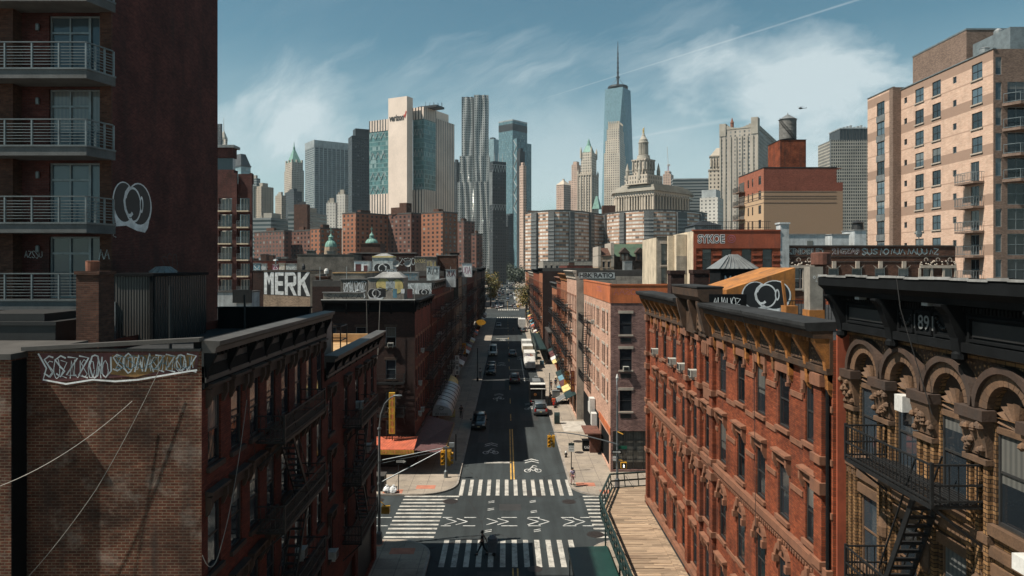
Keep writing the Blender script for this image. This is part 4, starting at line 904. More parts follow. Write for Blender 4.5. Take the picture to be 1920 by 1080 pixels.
wb = MB(); fa.bx(wb, Y(14.6) - .3, Y(14.6) + .35, 14.62, 14.95, .16, .5); wb.build('window_box', M_['white_paint'], B)
def cable(pts, lab, mat='wire', r=.012, sag=.0, n=16):
    P = []
    for (a, b) in zip(pts, pts[1:]):
        a, b = Vector(a), Vector(b)
        for k in range(n): f = k / n; p = a.lerp(b, f); p.z -= sag * 4 * f * (1 - f); P.append(p)
    P.append(Vector(pts[-1])); m = MB(); m.tube(P, r, 5); o = m.build('cable', M_[mat]); tag(o, lab, 'cable'); return o
cable([(gx(300, 21.3), 21.3, gz(690, 21.3)), (gx(180, 21.2), 21.2, gz(918, 21.2)), (gx(40, 21.1), 21.1, gz(1095, 21.1))], 'pale cable hanging steeply down the brown brick side wall', sag=.12)
cable([(gx(248, 21.3), 21.3, gz(752, 21.3)), (gx(-40, 20.5), 20.5, gz(925, 20.5))], 'pale cable sagging from the brown brick wall to the left edge', sag=.35)
cable([(-9.25, 21.45, 12.2), (-8.9, 22.0, 12.3), (-8.95, 24.3, 16.4)], 'thin loose cable looping round the corner of the brick side wall', sag=.5)
cable([(-9.0, 24.2, 17.2), (-9.1, 26.0, 13.5), (-9.0, 30.5, 15.6)], 'thin dark cable drooping across the front of the corner tenement', 'wire_dark', sag=.5)
cable([(9.72, 29.2, 19.2), (10.3, 29.25, 17.3), (10.45, 29.3, 3.5)], 'black cable running down the front of the sunlit red brick block', 'wire_dark')
cable([(10.2, 18.4, 20.75), (10.25, 18.3, 19.9), (10.9, 18.0, 17.2)], 'thin black wire draped over the black cornice', 'wire_dark')
def TB(px0, pxc, px1, d, a):
    """block whose near vertical edge is seen at pxc; left face reaches px0, right face px1; a: turn in degrees"""
    a = math.radians(a); cx = gx(pxc, d); k0 = (px0 - CX) / F; k1 = (px1 - CX) / F
    L = (cx - k0 * d) / (math.cos(a) + k0 * math.sin(a)); R = (k1 * d - cx) / (math.sin(a) - k1 * math.cos(a)) if px1 > pxc else 30
    loc = Vector((cx - L * math.cos(a), d + L * math.sin(a), 0)); return loc, -a, L, max(R, 4)
def sky_root(name, label, px0, pxc, px1, d, a, cat='skyscraper', R=None):
    loc, rz, L, r = TB(px0, pxc, px1, d, a); o = root(name, label, cat, loc, rz); return o, L, (R or r)
def bxs(parent, name, mat, boxes):
    m = MB()
    for b in boxes: m.box(*b)
    return m.build(name, M_[mat] if isinstance(mat, str) else mat, parent, local=True)
def Z(py, d): return gz(py, d)
G = gridmat
glassc_ = (.06, .11, .13)
m_dark = G('dark_grid_tower', (.035, .042, .048), (.02, .028, .034), 3.2, 3.6, .6, .45, lit=.03, litc=(.18, .2, .2))
m_slab = G('grey_slab_facade', (.22, .24, .24), (.05, .07, .08), 3.4, 3.9, .94, .5, lit=.1, litc=(.20, .22, .22), var=.35)
m_stone = G('limestone_facade', (.46, .40, .33), (.07, .06, .055), 3.4, 4.0, .42, .55, lit=.02)
m_stone2 = G('pale_limestone_facade', (.60, .53, .44), (.09, .08, .075), 4.0, 4.2, .40, .52, lit=.02)
m_wool = G('terracotta_tower_facade', (.62, .55, .46), (.13, .12, .11), 3.2, 4.6, .46, .62, lit=.0)
m_pinkst = G('pinkish_facade', (.55, .40, .32), (.10, .08, .08), 3.3, 3.5, .42, .5, lit=.03)
m_beige = G('beige_apartment_facade', (.44, .37, .29), (.08, .075, .07), 4.2, 3.0, .42, .5, lit=.08)
m_glass = G('blue_glass_curtain_wall', (.12, .18, .20), (.10, .18, .21), 1.9, 4.0, .9, .86, rough=.2, grough=.08, var=.25, lit=.06, litc=(.25, .36, .38), mull=1)
m_glass2 = G('pale_glass_curtain_wall', (.24, .32, .34), (.17, .26, .29), 3.2, 4.0, .92, .72, rough=.25, grough=.1, var=.2, lit=.05, litc=(.36, .44, .45))
m_brk = G('housing_brick_facade', (.30, .115, .058), (.035, .03, .03), 3.9, 2.75, .44, .55, lit=.08, litc=(.32, .3, .27))
m_brkd = G('brown_and_shaded_housing_facade', (.14, .06, .042), (.03, .03, .032), 3.9, 2.75, .46, .55, lit=.12, litc=(.28, .27, .26))
m_white = G('white_apartment_facade', (.56, .53, .48), (.10, .10, .10), 3.4, 3.0, .35, .45, lit=.0)
m_strip = G('striped_grey_facade', (.20, .22, .22), (.04, .055, .06), 200, 3.8, 1.0, .5, lit=.0)
m_honey = G('honeycomb_concrete_facade', (.36, .33, .28), (.018, .018, .018), 2.6, 3.9, .62, .64, lit=.0, var=.3)
m_court = G('courthouse_granite_facade', (.40, .36, .31), (.085, .085, .085), 4.1, 3.5, .34, .55, lit=.25, litc=(.32, .32, .31))
mk('lime', plain('far_limestone', (.50, .43, .35), .85, var=.15, sc=.05)); mk('lime_d', plain('far_grey_stone', (.36, .33, .28), .85, var=.2, sc=.08)); mk('copper', plain('verdigris_copper', (.16, .31, .26), .7, var=.25, sc=.2)); mk('slate', plain('dark_slate', (.05, .055, .06), .6, sc=.1))
mk('conc_pink', plain('pinkish_concrete_panels', (.80, .66, .56), .8, var=.10, sc=.06)); mk('steel_d', plain('dark_steel', (.045, .05, .055), .5, .3, sc=.1)); mk('steel_l', plain('light_steel', (.40, .42, .42), .5, .4, sc=.1)); mk('gilt', plain('gilded_statue', (.55, .40, .16), .4, .4))
o, L, R = sky_root('skyscraper', 'grey slab tower just peeping from behind the maroon apartment tower', 398, 414, 416.5, 1350, 20)
bxs(o, 'shaft', m_dark, [(0, L, 0, R, 0, Z(232, 1350))])
o, L, R = sky_root('skyscraper', 'tiered stone skyscraper with thin needle above red balcony flats', 405, 424, 433, 1550, 55); z = lambda y: Z(y, 1550)
bxs(o, 'shaft', m_stone, [(0, L, 0, R, 0, z(292)), (L * .22, L * .85, R * .2, R * .8, z(292), z(270)), (L * .3, L * .8, R * .28, R * .72, z(270), z(258))])
c = MB(); c.lathe([(9, 0), (8, 6), (5, 13), (3, 18), (.8, 22)], (L * .55, R * .5, z(258)), 8); c.tube([(L * .55, R * .5, z(241)), (L * .55, R * .5, z(213))], [.9, .3], 6); c.build('spire', M_['lime_d'], o, local=True)
o, L, R = sky_root('office_tower', 'blue grey tower with sloping mansard top behind red balcony flats', 432, 452, 470, 900, 40); z = lambda y: Z(y, 900)
bxs(o, 'shaft', m_glass2, [(0, L, 0, R, 0, z(312))])
c = MB(); c.box(-.6, L + .6, -.6, R + .6, z(312), z(309)); c.prism([(0, 0), (L, 0), (L, R), (0, R)], z(309), z(287), top=[(L * .2, R * .2), (L * .8, R * .2), (L * .8, R * .7), (L * .2, R * .7)]); c.build('mansard_roof', M_['slate'], o, local=True)
for lab, p, py, d, a, m in (('beige apartment slab with rows of small windows, left of the green spire', (475, 490, 513), 349, 900, 30, m_beige), ('small grey block topping the roofs beside the beige apartment slab', (470, 481, 488), 334, 1100, 30, m_strip), ('low beige tower with dark cap left of the green spired skyscraper', (516, 528, 536), 366, 1000, 35, m_beige), ('dark brown office block in front of the green spired skyscraper', (534, 551, 566), 358, 1150, 50, m_dark), ('long low grey office block behind the brown housing slabs', (474, 508, 546), 408, 640, 15, m_strip), ('low grey parking block with lattice top beside a brown tower', (540, 577, 613), 397, 620, 10, m_strip), ('white apartment block with tiny windows, lower of a pair', (612, 629, 631), 380, 720, 15, m_white), ('taller white apartment block with tiny windows beside dark tower', (631, 647, 653), 364, 740, 20, m_white), ('windowless brown brick tower block above the housing slabs', (551, 576, 579), 383, 480, 12, 'brick_brown')):
    o, L, R = sky_root('apartment_block', lab, *p, d, a, 'building'); bxs(o, 'wall', m, [(0, L, 0, R, 0, Z(py, d))])
    bxs(o, 'roof_plant', 'lime_d' if m not in (m_dark, 'brick_brown') else 'steel_d', [(L * .3, L * .75, R * .25, R * .7, Z(py, d), Z(py, d) + (5 if d > 500 else 2)), (L * .1, L * .22, R * .25, R * .5, Z(py, d), Z(py, d) + 2.5)])
o, L, R = sky_root('skyscraper', 'stone skyscraper with green copper pyramid roof and spire', 533, 547, 570, 1470, 52); z = lambda y: Z(y, 1470)
bxs(o, 'shaft', m_stone, [(0, L, 0, R, 0, z(318)), (L * .05, L * .95, R * .05, R * .95, z(318), z(303))])
bxs(o, 'parapet_turret', 'lime_d', [(L * f, L * (f + .12), R * g_, R * (g_ + .1), z(303), z(298)) for f, g_ in ((.05, .05), (.42, .05), (.83, .05), (.83, .42), (.83, .85), (.05, .85))])
c = MB(); c.prism([(L * .12, R * .12), (L * .88, R * .12), (L * .88, R * .88), (L * .12, R * .88)], z(303), z(277), top=[(L * .44, R * .44), (L * .56, R * .44), (L * .56, R * .56), (L * .44, R * .56)]); c.lathe([(2.8, 0), (2.4, 5), (1.2, 7), (.5, 16)], (L * .5, R * .5, z(277)), 8); c.build('pyramid_roof', M_['copper'], o, local=True)
o, L, R = sky_root('office_tower', 'broad grey gridded office slab between green spire and dark tower', 572, 589, 653, 1300, 55); z = lambda y: Z(y, 1300)
bxs(o, 'shaft', m_slab, [(0, L, 0, R, 0, z(275))]); bxs(o, 'crown_band', 'steel_l', [(-.3, L + .3, -.3, R + .3, z(275), z(262))])
p = MB()
for k in range(9): p.box(L, L + 1.2, R * (k + .02) / 8.1, R * (k + .02) / 8.1 + 1.6, 0, z(263))
p.build('pier', M_['steel_l'], o, local=True)
o, L, R = sky_root('office_tower', 'near black gridded office tower left of the concrete pylon building', 653, 660, 693, 900, 65); z = lambda y: Z(y, 900)
bxs(o, 'shaft', m_dark, [(0, L, 0, R, 0, z(254))]); bxs(o, 'penthouse', 'steel_d', [(L * .3, L, R * .2, R, z(254), z(240))])
D = 620; A = 28; z = lambda y: Z(y, D)
o, L, R = sky_root('office_tower', 'big concrete pylon building with black lettering and teal glass bands', 728, 763, 774, D, A)
px_ = lambda p0, pc, p1, d=D: TB(p0, pc, p1, d, A)
inv = wmat(o).inverted()
def sub(p0, pc, p1, d, name, mat, z0, z1, R=None, grow=0.0):
    loc, rz, l, r = TB(p0, pc, p1, d, A); q = inv @ Vector(loc); r = R or r
    m = MB(); m.box(q.x - grow, q.x + l + grow, q.y - grow, q.y + r + grow, z0, z1); return m.build(name, M_[mat] if isinstance(mat, str) else mat, o, local=True), q, l, r
bxs(o, 'pylon', 'conc_pink', [(0, L, 0, R, 0, z(180))])
def stripes(px0, px1, n, d, z0, z1, frac=.42):
    pass
m_vst = G('vertical_striped_concrete', (.74, .61, .52), (.035, .04, .042), 3.1, 400, .36, 1.0, lit=0, var=.1)
m_vgl = G('teal_glass_bands', (.16, .27, .27), (.07, .15, .155), 2.2, 4.0, .93, .80, rough=.3, grough=.1, var=.4, lit=.08, litc=(.30, .42, .42))
w1, q, l, r = sub(692, 729, 735, D + 22, 'striped_wing', m_vst, 0, z(358), 35); sub(692.6, 729, 735, D + 22.5, 'glass_band', m_vgl, z(358), z(235), 34); sub(692, 729, 735, D + 22, 'striped_crown', m_vst, z(235), z(213), 35)
w2, q2, l2, r2 = sub(774, 795, 818, D + 8, 'striped_wing', m_vst, 0, z(353)); sub(774.4, 795, 817, D + 8.5, 'glass_band', m_vgl, z(353), z(219)); sub(774, 795, 818, D + 8, 'striped_crown', m_vst, z(219), z(196))
sub(812, 816, 852, D + 30, 'striped_block', m_vst, 0, z(208)); sub(812, 817, 841, D + 34, 'roof_plant', 'conc_pink', z(208), z(191))
b = MB(); q3 = q2
for k in range(14): x = q2.x + 4 + k * 1.5; b.tube([(x, q2.y + 8 + (k % 3) * 4, z(196)), (x, q2.y + 8 + (k % 3) * 4, z(189) + (k % 4))], .2, 4)
b.box(q2.x + 2, q2.x + 22, q2.y + 5, q2.y + 18, z(196), z(192)); b.build('roof_mast', M_['steel_d'], o, local=True)
tr = MB()
for x0, w in ((q.x + 1.0, l - 4), (q2.x + 1.2, l2 - 2)):
    y0 = (q.y if x0 == q.x + 1.0 else q2.y) - .05
    for zb, zt in ((z(250), z(237)), (z(290), z(276)), (z(330), z(316)), (z(357), z(343))):
        n = 3
        for k in range(n):
            a0, a1 = x0 + w * k / n, x0 + w * (k + 1) / n; am = (a0 + a1) / 2
            tr.beam((a0, y0, zb), (am, y0, zt), .3); tr.beam((am, y0, zt), (a1, y0, zb), .3)
tr.build('bracing', M_['steel_l'], o, local=True)
fv = Face((0, 0), (1, 0), (0, -1), L, 0, 200)
t_ = MB(); text(t_, fv, 'verizon', L * .06, L * .84, z(224.5), z(212.5), .25, .03); t_.build('sign_lettering', M_['graf_black'], o, local=True)
t_ = MB(); stroke(t_, fv, [(L * .85, z(214)), (L * .88, z(220)), (L * .97, z(208))], 1.2, .26); t_.build('sign_tick', plain('red_sign_tick', (.5, .05, .03), .6), o, local=True)
o = root('skyscraper', 'tall rippled stainless steel skyscraper with two stepped lobes', 'skyscraper', (gx(889, 1000), 1000, 0)); z = lambda y: Z(y, 1000)
m_geh = G('rippled_steel_facade', (.36, .37, .36), (.06, .07, .075), 3.0, 3.3, .5, .55, rough=.38, grough=.12, var=.4, lit=.0, metal=.25)
def lobe(x0, x1, y0, y1, z0, z1, ph, name='shaft'):
    m = MB(); nx, nz = 26, 22; rows = []
    for j in range(nz + 1):
        zz = z0 + (z1 - z0) * j / nz; ring = []
        for i in range(nx): 
            t = i / (nx - 1); x = x0 + (x1 - x0) * t; wv = 1.1 * math.sin(t * 13 + ph + 1.6 * math.sin(zz * .035 + t * 4)) * min(1, 4 * t, 4 * (1 - t)); ring.append((x, y0 + wv, zz))
        for i in range(10): t = (i + 1) / 11; ring.append((x1 + .8 * math.sin(t * 9 + zz * .04 + ph), y0 + (y1 - y0) * t, zz))
        ring += [(x1, y1, zz), (x0, y1, zz)]
        for i in range(4): t = 1 - (i + 1) / 5; ring.append((x0, y0 + (y1 - y0) * t, zz))
        rows.append(ring)
    n = len(rows[0]); m.add([p for r in rows for p in r], [(j * n + i, j * n + (i + 1) % n, (j + 1) * n + (i + 1) % n, (j + 1) * n + i) for j in range(nz) for i in range(n)] + [tuple(range(nz * n, nz * n + n))])
    return m.build(name, m_geh, o, local=True)
s_ = 1000 / 1320
lobe((865 - 889) * s_, -1.8 * s_, 5, 30, z(292), z(180), 0); lobe(-.5 * s_, 26 * s_, 0, 34, z(292), z(178), 2)
lobe((861.5 - 889) * s_, -1 * s_, 3, 34, z(341), z(292), 1); lobe(0, 28.5 * s_, -2, 36, z(341), z(292), 3)
lobe((857.5 - 889) * s_, -1 * s_, 1, 38, 0, z(341), 4); lobe(0, 29.5 * s_, -4, 38, 0, z(341), 5)
for lab, p, py, d, a, m in (('dark slab half hidden between concrete pylon building and rippled tower', (850, 856, 864), 303, 1100, 30, m_dark), ('pale glass tower peeping out right of the rippled steel tower', (914, 926, 936), 260, 1500, 35, m_glass2), ('low dark office block at the foot of the glass towers', (938, 952, 995), 404, 1190, 60, m_dark), ('dark gabled block low beside the rippled steel tower', (916, 934, 960), 424, 1170, 40, m_dark), ('slim white house at the end of the street', (927, 938, 943), 437, 1150, 30, m_white)):
    o, L, R = sky_root('office_block', lab, *p, d, a, 'building'); bxs(o, 'wall', m, [(0, L, 0, R, 0, Z(py, d))]); bxs(o, 'roof_plant', 'steel_d', [(L * .2, L * .7, R * .2, R * .7, Z(py, d), Z(py, d) + 4)])
o, L, R = sky_root('office_tower', 'dark tower with pale arched lattice band below its top', 918, 924, 949, 820, 62); z = lambda y: Z(y, 820)
bxs(o, 'shaft', m_dark, [(0, L, 0, R, 0, z(302))]); c = MB()
for zb, zt in ((z(322), z(309)), (z(394), z(384))):
    for k in range(5):
        r0, r1 = R * k / 5, R * (k + 1) / 5; c.beam((L + .2, r0, zb), (L + .2, (r0 + r1) / 2, zt), .45); c.beam((L + .2, (r0 + r1) / 2, zt), (L + .2, r1, zb), .45)
    c.box(L, L + .3, 0, R, zt, zt + .7)
for k in range(3): c.tube([(L * .5, R * (.25 + .3 * k), z(302)), (L * .5, R * (.25 + .3 * k), z(285))], [.5, .15], 5)
for k in range(3): c.box(L * (.1 + .3 * k), L * (.25 + .3 * k), -.4, 0, z(384), z(322))
c.build('lattice', M_['steel_l'], o, local=True)
o, L, R = sky_root('skyscraper', 'blue glass skyscraper with lower right shoulder, right of rippled steel tower', 935, 961, 988.5, 1300, 42); z = lambda y: Z(y, 1300)
bxs(o, 'shaft', m_glass, [(0, L, 0, R, 0, z(225))]); bxs(o, 'shoulder', m_glass, [(L * .3, L * .96, R + .01, R + 14, 0, z(263))]); bxs(o, 'louvre_band', 'steel_d', [(-.15, L + .15, -.15, R + .15, z(244), z(231))]); bxs(o, 'crown_rim', 'steel_l', [(-.3, L + .3, -.3, R + .3, z(226), z(223.5))])
o, L, R = sky_root('office_tower', 'braced glass tower standing before the blue glass skyscraper', 963, 969, 988, 1120, 60); z = lambda y: Z(y, 1120)
bxs(o, 'shaft', m_glass, [(0, L, 0, R, 0, z(259))]); c = MB(); 
for k in range(11):
    z0, z1 = z(400 - k * 12.6), z(400 - (k + 1) * 12.6); a0, a1 = (0, L) if k % 2 else (L, 0); c.beam((a0, -.3, z0), (a1, -.3, z1), .9)
c.build('bracing', M_['steel_l'], o, local=True)
for lab, p, py, d, a, m in (('slim dark tower in front of the braced glass tower', (969, 975, 984), 283, 960, 50, 'steel_d'), ('slim brown stepped tower before the glass towers', (974, 981, 987), 310, 900, 50, m_pinkst)):
    o, L, R = sky_root('office_tower', lab, *p, d, a); bxs(o, 'shaft', m, [(0, L, 0, R, 0, Z(py, d)), (L * .2, L * .8, R * .2, R * .8, Z(py, d), Z(py - 6, d))])
def wings(label, ws, d, tank=None, name='housing_block'):
    o = None
    for p0, pc, p1, dd, a, py, m in ws:
        loc, rz, l, r = TB(p0, pc, p1, d + dd, a)
        if o is None: o = root(name, label, 'building', loc, rz)
        q = wmat(o).inverted() @ loc; h = Z(py, d)
        w = MB(); w.box(q.x, q.x + l, q.y, q.y + r, 0, h); w.build('wing', m, o, local=True)
        w = MB(); w.box(q.x - .15, q.x + l + .15, q.y - .15, q.y + r + .15, h, h + .9); k = w.build('parapet', M_['coping'], o, local=True)
        w = MB(); w.box(q.x + l * .35, q.x + l * .6, q.y + r * .3, q.y + r * .6, h + .9, h + 3); w.build('roof_plant', M_['brick_brown'], o, local=True)
    return o
wings('tall brown brick housing block with two sunlit orange end walls', [(642, 667, 729, 0, 38, 400, m_brk), (728, 771, 792, 8, 38, 399, m_brkd), (790, 830, 858, -6, 38, 400, m_brk)], 450)  # middle wing takes the darker brick: its unlit face put into the colour
wings('brown brick housing slab left of the green church domes', [(582, 600, 641, 0, 40, 429, m_brk), (545, 581, 590, 25, 40, 429, m_brkd), (476, 548, 560, 30, 30, 430, m_brkd)], 430)  # both left wings in the darker brick, their shade put into the colour
wings('lower brown housing block to the right of the tall brick housing', [(852, 870, 890, 0, 38, 416, m_brkd)], 520)
wings('dark brick housing block near the foot of the rippled tower', [(884, 893, 905, 0, 38, 440, m_brkd)], 480)
o, L, R = sky_root('roof_tank_house', 'brown brick tank house on the tall housing roof', 733, 762, 772, 462, 30, 'tank house'); bxs(o, 'wall', 'brick_brown', [(0, L, 0, R, Z(401, 462), Z(388, 462)), (L * .55, L, 0, R, Z(388, 462), Z(380, 462))])
o = root('curved_housing', 'long curving brick housing slab with white window bands and grey balconies', 'building', (60, 520, 0))
pts = [(985, 532), (1040, 508), (1090, 520), (1128, 548), (1150, 530), (1200, 508), (1250, 506), (1300, 520), (1326, 540)]
W3 = [Vector((gx(p, d), d)) for p, d in pts]
def cat(P, n=6):
    out = []
    for i in range(len(P) - 1):
        p0, p1, p2, p3 = P[max(i - 1, 0)], P[i], P[i + 1], P[min(i + 2, len(P) - 1)]
        for k in range(n): t = k / n; out.append(.5 * ((2 * p1) + (p2 - p0) * t + (2 * p0 - 5 * p1 + 4 * p2 - p3) * t * t + (3 * p1 - p0 - 3 * p2 + p3) * t ** 3))
    return out + [P[-1]]
C = cat(W3); hz_ = 21 + 104 * 510 / 1320
m_cur = G('banded_brick_housing', (.40, .24, .16), (.46, .44, .41), 2.4, 2.72, .9, .54, rough=.8, grough=.5, var=.4, lit=.18, litc=(.08, .08, .08))
def curve_wall(z0, z1, off0, off1, name, mat, rng=None, parent=o):
    m = MB(); N = []
    for i, p in enumerate(C): t = (C[min(i + 1, len(C) - 1)] - C[max(i - 1, 0)]).normalized(); N.append(Vector((t.y, -t.x)))
    i0, i1 = rng or (0, len(C) - 1); n = i1 - i0 + 1
    vs = []
    for z in (z0, z1):
        for of in (off0, off1): vs += [(*(C[i] + N[i] * of), z) for i in range(i0, i1 + 1)]
    fs = []
    for k in range(n - 1): fs += [(k, k + 1, 2 * n + k + 1, 2 * n + k), (n + k, 3 * n + k, 3 * n + k + 1, n + k + 1), (2 * n + k, 2 * n + k + 1, 3 * n + k + 1, 3 * n + k), (k, n + k, n + k + 1, k + 1)]
    fs += [(0, 2 * n, 3 * n, n), (n - 1, 2 * n - 1, 4 * n - 1, 3 * n - 1)]
    m.add(vs, fs); return m.build(name, mat, parent)
curve_wall(0, hz_, 0, -16, 'wall', m_cur); curve_wall(hz_, hz_ + 1, .2, -16.2, 'parapet', M_['coping'])
for i0, i1 in ((2, 3), (5, 6), (9, 10), (14, 15), (20, 21), (26, 27), (31, 33), (38, 40), (44, 45)):
    i1 = min(i1, len(C) - 1); m = MB()
    curve_wall(2, hz_ - .5, 1.6, .02, 'balcony_bay', M_['balc'], (i0, i1))
    b = curve_wall(3, 4.1, 1.9, 1.65, 'balcony_front', M_['metal_grey'], (i0, i1))
    for k in range(1, 20):
        if 3 + k * 2.72 < hz_ - 1: c_ = obj_at('balcony_front', b.data, o, Matrix.Translation((60, 520, k * 2.72)))
bxs2 = MB()
for p, w, h in ((1000, 8, 2.5), (1143, 10, 6.5), (1234, 7, 2.2)): x = gx(p, 545); bxs2.box(x - w / 2, x + w / 2, 548, 554, hz_ + 1, hz_ + 1 + h)
bxs2.build('roof_plant', M_['brick_brown'], o)
o, L, R = sky_root('tower_block', 'pinkish tower with small pale pyramid roof above the curved housing', 1043, 1057, 1070, 1100, 42); z = lambda y: Z(y, 1100)
bxs(o, 'shaft', m_pinkst, [(0, L, 0, R, 0, z(346))]); c = MB(); c.prism([(-.5, -.5), (L + .5, -.5), (L + .5, R + .5), (-.5, R + .5)], z(346), z(336), top=[(L * .45, R * .45), (L * .55, R * .45), (L * .55, R * .55), (L * .45, R * .55)]); c.box(L * .42, L * .58, R * .42, R * .58, z(338), z(334)); c.build('pyramid_roof', M_['lime'], o, local=True)
o, L, R = sky_root('tower_block', 'slim pale stepped tower tucked left of the green crowned tower', 1066, 1082, 1089, 1300, 30); z = lambda y: Z(y, 1300)
bxs(o, 'shaft', m_pinkst, [(0, L, 0, R, 0, z(338)), (L * .35, L, 0, R, z(338), z(308)), (L * .45, L * .9, R * .2, R * .8, z(308), z(302))])
D = 1210; z = lambda y: Z(y, D)
o, L, R = sky_root('skyscraper', 'pale gothic skyscraper with green copper crown', 1084, 1109, 1121, D, 25)
bxs(o, 'shaft', m_wool, [(0, L, 0, R, 0, z(326)), (L * .16, L * .94, R * .1, R * .9, z(326), z(284))])
c = MB()
for k in range(6): x = L * k / 5; c.box(x - .8, x + .8, -1.2, 0, 0, z(322))
for k in range(4): y = R * k / 3; c.box(L, L + 1.2, y - .8, y + .8, 0, z(322))
for x, y in ((0, 0), (L, 0), (L, R)): c.lathe([(1.9, 0), (1.9, 3), (.2, 9)], (x, y, z(326)), 6)
for x, y in ((L * .16, R * .1), (L * .94, R * .1), (L * .94, R * .9), (L * .16, R * .9)): c.lathe([(1.8, -10), (1.8, 3), (.2, 10)], (x, y, z(284)), 6)
c.box(-1.3, L + 1.3, -1.3, R + 1.3, z(328), z(325)); c.build('buttress', M_['lime'], o, local=True)
c = MB(); x0, x1, y0, y1 = L * .24, L * .86, R * .18, R * .82; mx, my = (x0 + x1) / 2, (y0 + y1) / 2
c.prism([(x0, y0), (x1, y0), (x1, y1), (x0, y1)], z(284), z(270), top=[(mx - 4, my - 4), (mx + 4, my - 4), (mx + 4, my + 4), (mx - 4, my + 4)]); c.lathe([(4.2, 0), (3.4, 4), (2.6, 4.5), (2.2, 8), (.3, 13)], (mx, my, z(270)), 8)
c.prism([(L + 2, -3), (L + 15, -3), (L + 15, 12), (L + 2, 12)], z(392), z(368), top=[(L + 7, 2), (L + 10, 2), (L + 10, 6), (L + 7, 6)]); c.build('copper_crown', M_['copper'], o, local=True)
D = 1272; z = lambda y: Z(y, D)
o, L, R = sky_root('skyscraper', 'cream stone skyscraper with stepped top in front of tapered glass tower', 1132.5, 1162, 1173, D, 22)
bxs(o, 'shaft', m_stone2, [(0, L, 0, R, 0, z(286)), (L * .06, L * .96, R * .05, R * .95, z(286), z(262)), (L * .14, L * .93, R * .1, R * .9, z(262), z(240)), (L * .22, L * .88, R * .15, R * .85, z(240), z(229))])
c = MB()
for k in range(6): x = L * (.24 + .13 * k); c.box(x - .9, x + .9, R * .14, R * .14 + 3, z(240), z(225))
for k in range(4): y = R * (.16 + .22 * k); c.box(L * .88 - 2, L * .885, y, y + 2, z(240), z(225))
c.build('crown_pier', M_['lime'], o, local=True)
D = 1560; x = gx(1158.5, D); o = root('skyscraper', 'tapering blue glass skyscraper with tall mast, highest on the skyline', 'skyscraper', (x, D, 0), math.radians(12)); z = lambda y: Z(y, D)
m_wtc = G('mirror_glass_facets', (.15, .24, .27), (.13, .22, .26), 1.5, 4.0, .92, .94, rough=.15, grough=.06, var=.12, lit=.0)
h = 30.5; zb, zt = 56, z(169); c = MB(); c.box(-h, h, -h, h, 0, zb)
bs = [(-h, -h), (h, -h), (h, h), (-h, h)]; tp = [(0, -h), (h, 0), (0, h), (-h, 0)]; vs = [(*p, zb) for p in bs] + [(p[0] * .98, p[1] * .98, zt) for p in tp]
c.add(vs, [(0, 1, 4), (1, 2, 5), (2, 3, 6), (3, 0, 7), (1, 5, 4), (2, 6, 5), (3, 7, 6), (0, 4, 7), (4, 5, 6, 7)]); c.build('shaft', m_wtc, o, local=True)
c = MB(); c.lathe([(16, 0), (21, 2), (21, 8), (18, 8.2), (18, 3), (2, 3)], (0, 0, zt), 24); c.lathe([(22, 3), (22.5, 5), (22, 7)], (0, 0, zt), 24)
c.tube([(0, 0, zt), (0, 0, z(140)), (0, 0, z(120)), (0, 0, z(100)), (0, 0, z(78))], [3, 2.2, 1.7, 1.3, .5], 8)
for yy, r in ((146, 4.5), (137, 3), (128, 2.6), (119, 2.6), (110, 2.2), (102, 2), (90, 1.3)): c.lathe([(r, 0), (r, 2.4)], (0, 0, z(yy)), 8)
for k in range(6): a = k * math.pi / 3; c.tube([(17 * math.cos(a), 17 * math.sin(a), zt + 8), (1.5 * math.cos(a), 1.5 * math.sin(a), z(146))], .25, 4)
c.build('mast', M_['steel_d'], o, local=True)
D = 750; A = 45; z = lambda y: Z(y, D)
o, L, R = sky_root('municipal_building', 'colonnaded stone civic building with tiered round tower and gilded statue', 1154, 1226, 1300, D, A, 'civic building', R=88)
loc, rz, L, R0 = TB(1154, 1226, 1312, D, A); R = min(R0, 120)
m_mun = G('municipal_stone_facade', (.46, .40, .33), (.08, .075, .07), 3.4, 4.6, .36, .6, lit=.0)
poly = [(-14, 16), (0, 0), (L, 0), (L, R * .75), (L - 10, R), (-6, R), (-24, 34)]
c = MB(); c.prism(poly, 0, z(393)); c.build('lower_wall', m_mun, o, local=True)
ins = lambda d: [(x + (d if x < L / 2 else -d), y + (d if y < R / 2 else -d)) for x, y in poly]
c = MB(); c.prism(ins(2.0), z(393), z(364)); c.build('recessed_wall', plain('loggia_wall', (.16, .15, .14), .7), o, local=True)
c = MB(); c.prism(ins(-.3), z(364), z(356)); c.prism(ins(.4), z(397), z(393)); c.build('entablature_wall', m_mun, o, local=True)
c = MB(); c.prism(ins(-2.2), z(356), z(353)); c.prism(ins(-1.2), z(353), z(350)); c.prism(ins(1), z(350), z(345)); c.prism(ins(5), z(345), z(341), ); c.build('cornice', M_['lime_d'], o, local=True)
c = MB()
def cols(p0, p1, n, w=2.2):
    for k in range(n + 1):
        t = k / n; x, y = p0[0] + (p1[0] - p0[0]) * t, p0[1] + (p1[1] - p0[1]) * t; c.lathe([(w * .5, 0), (w * .42, z(366) - z(393) - .5), (w * .6, z(366) - z(393)), (w * .6, z(364) - z(393))], (x, y, z(393)), 8)
cols((1.2, .8), (L - 1, .8), 14); cols((L - .8, 2), (L - .8, R * .74), 12, 2.6); cols((-13, 16), (-1, 2), 5); cols((-23, 33), (-14, 18), 4)
c.build('colonnade', M_['lime'], o, local=True)
blk = MB()
for k in (0, 3, 4, 9, 10, 13): blk.box(1.2 + (L - 2.2) * k / 14 + .3, 1.2 + (L - 2.2) * (k + 1) / 14 - .3, .9, 2.1, z(393), z(364))
blk.build('solid_bay', m_mun, o, local=True)
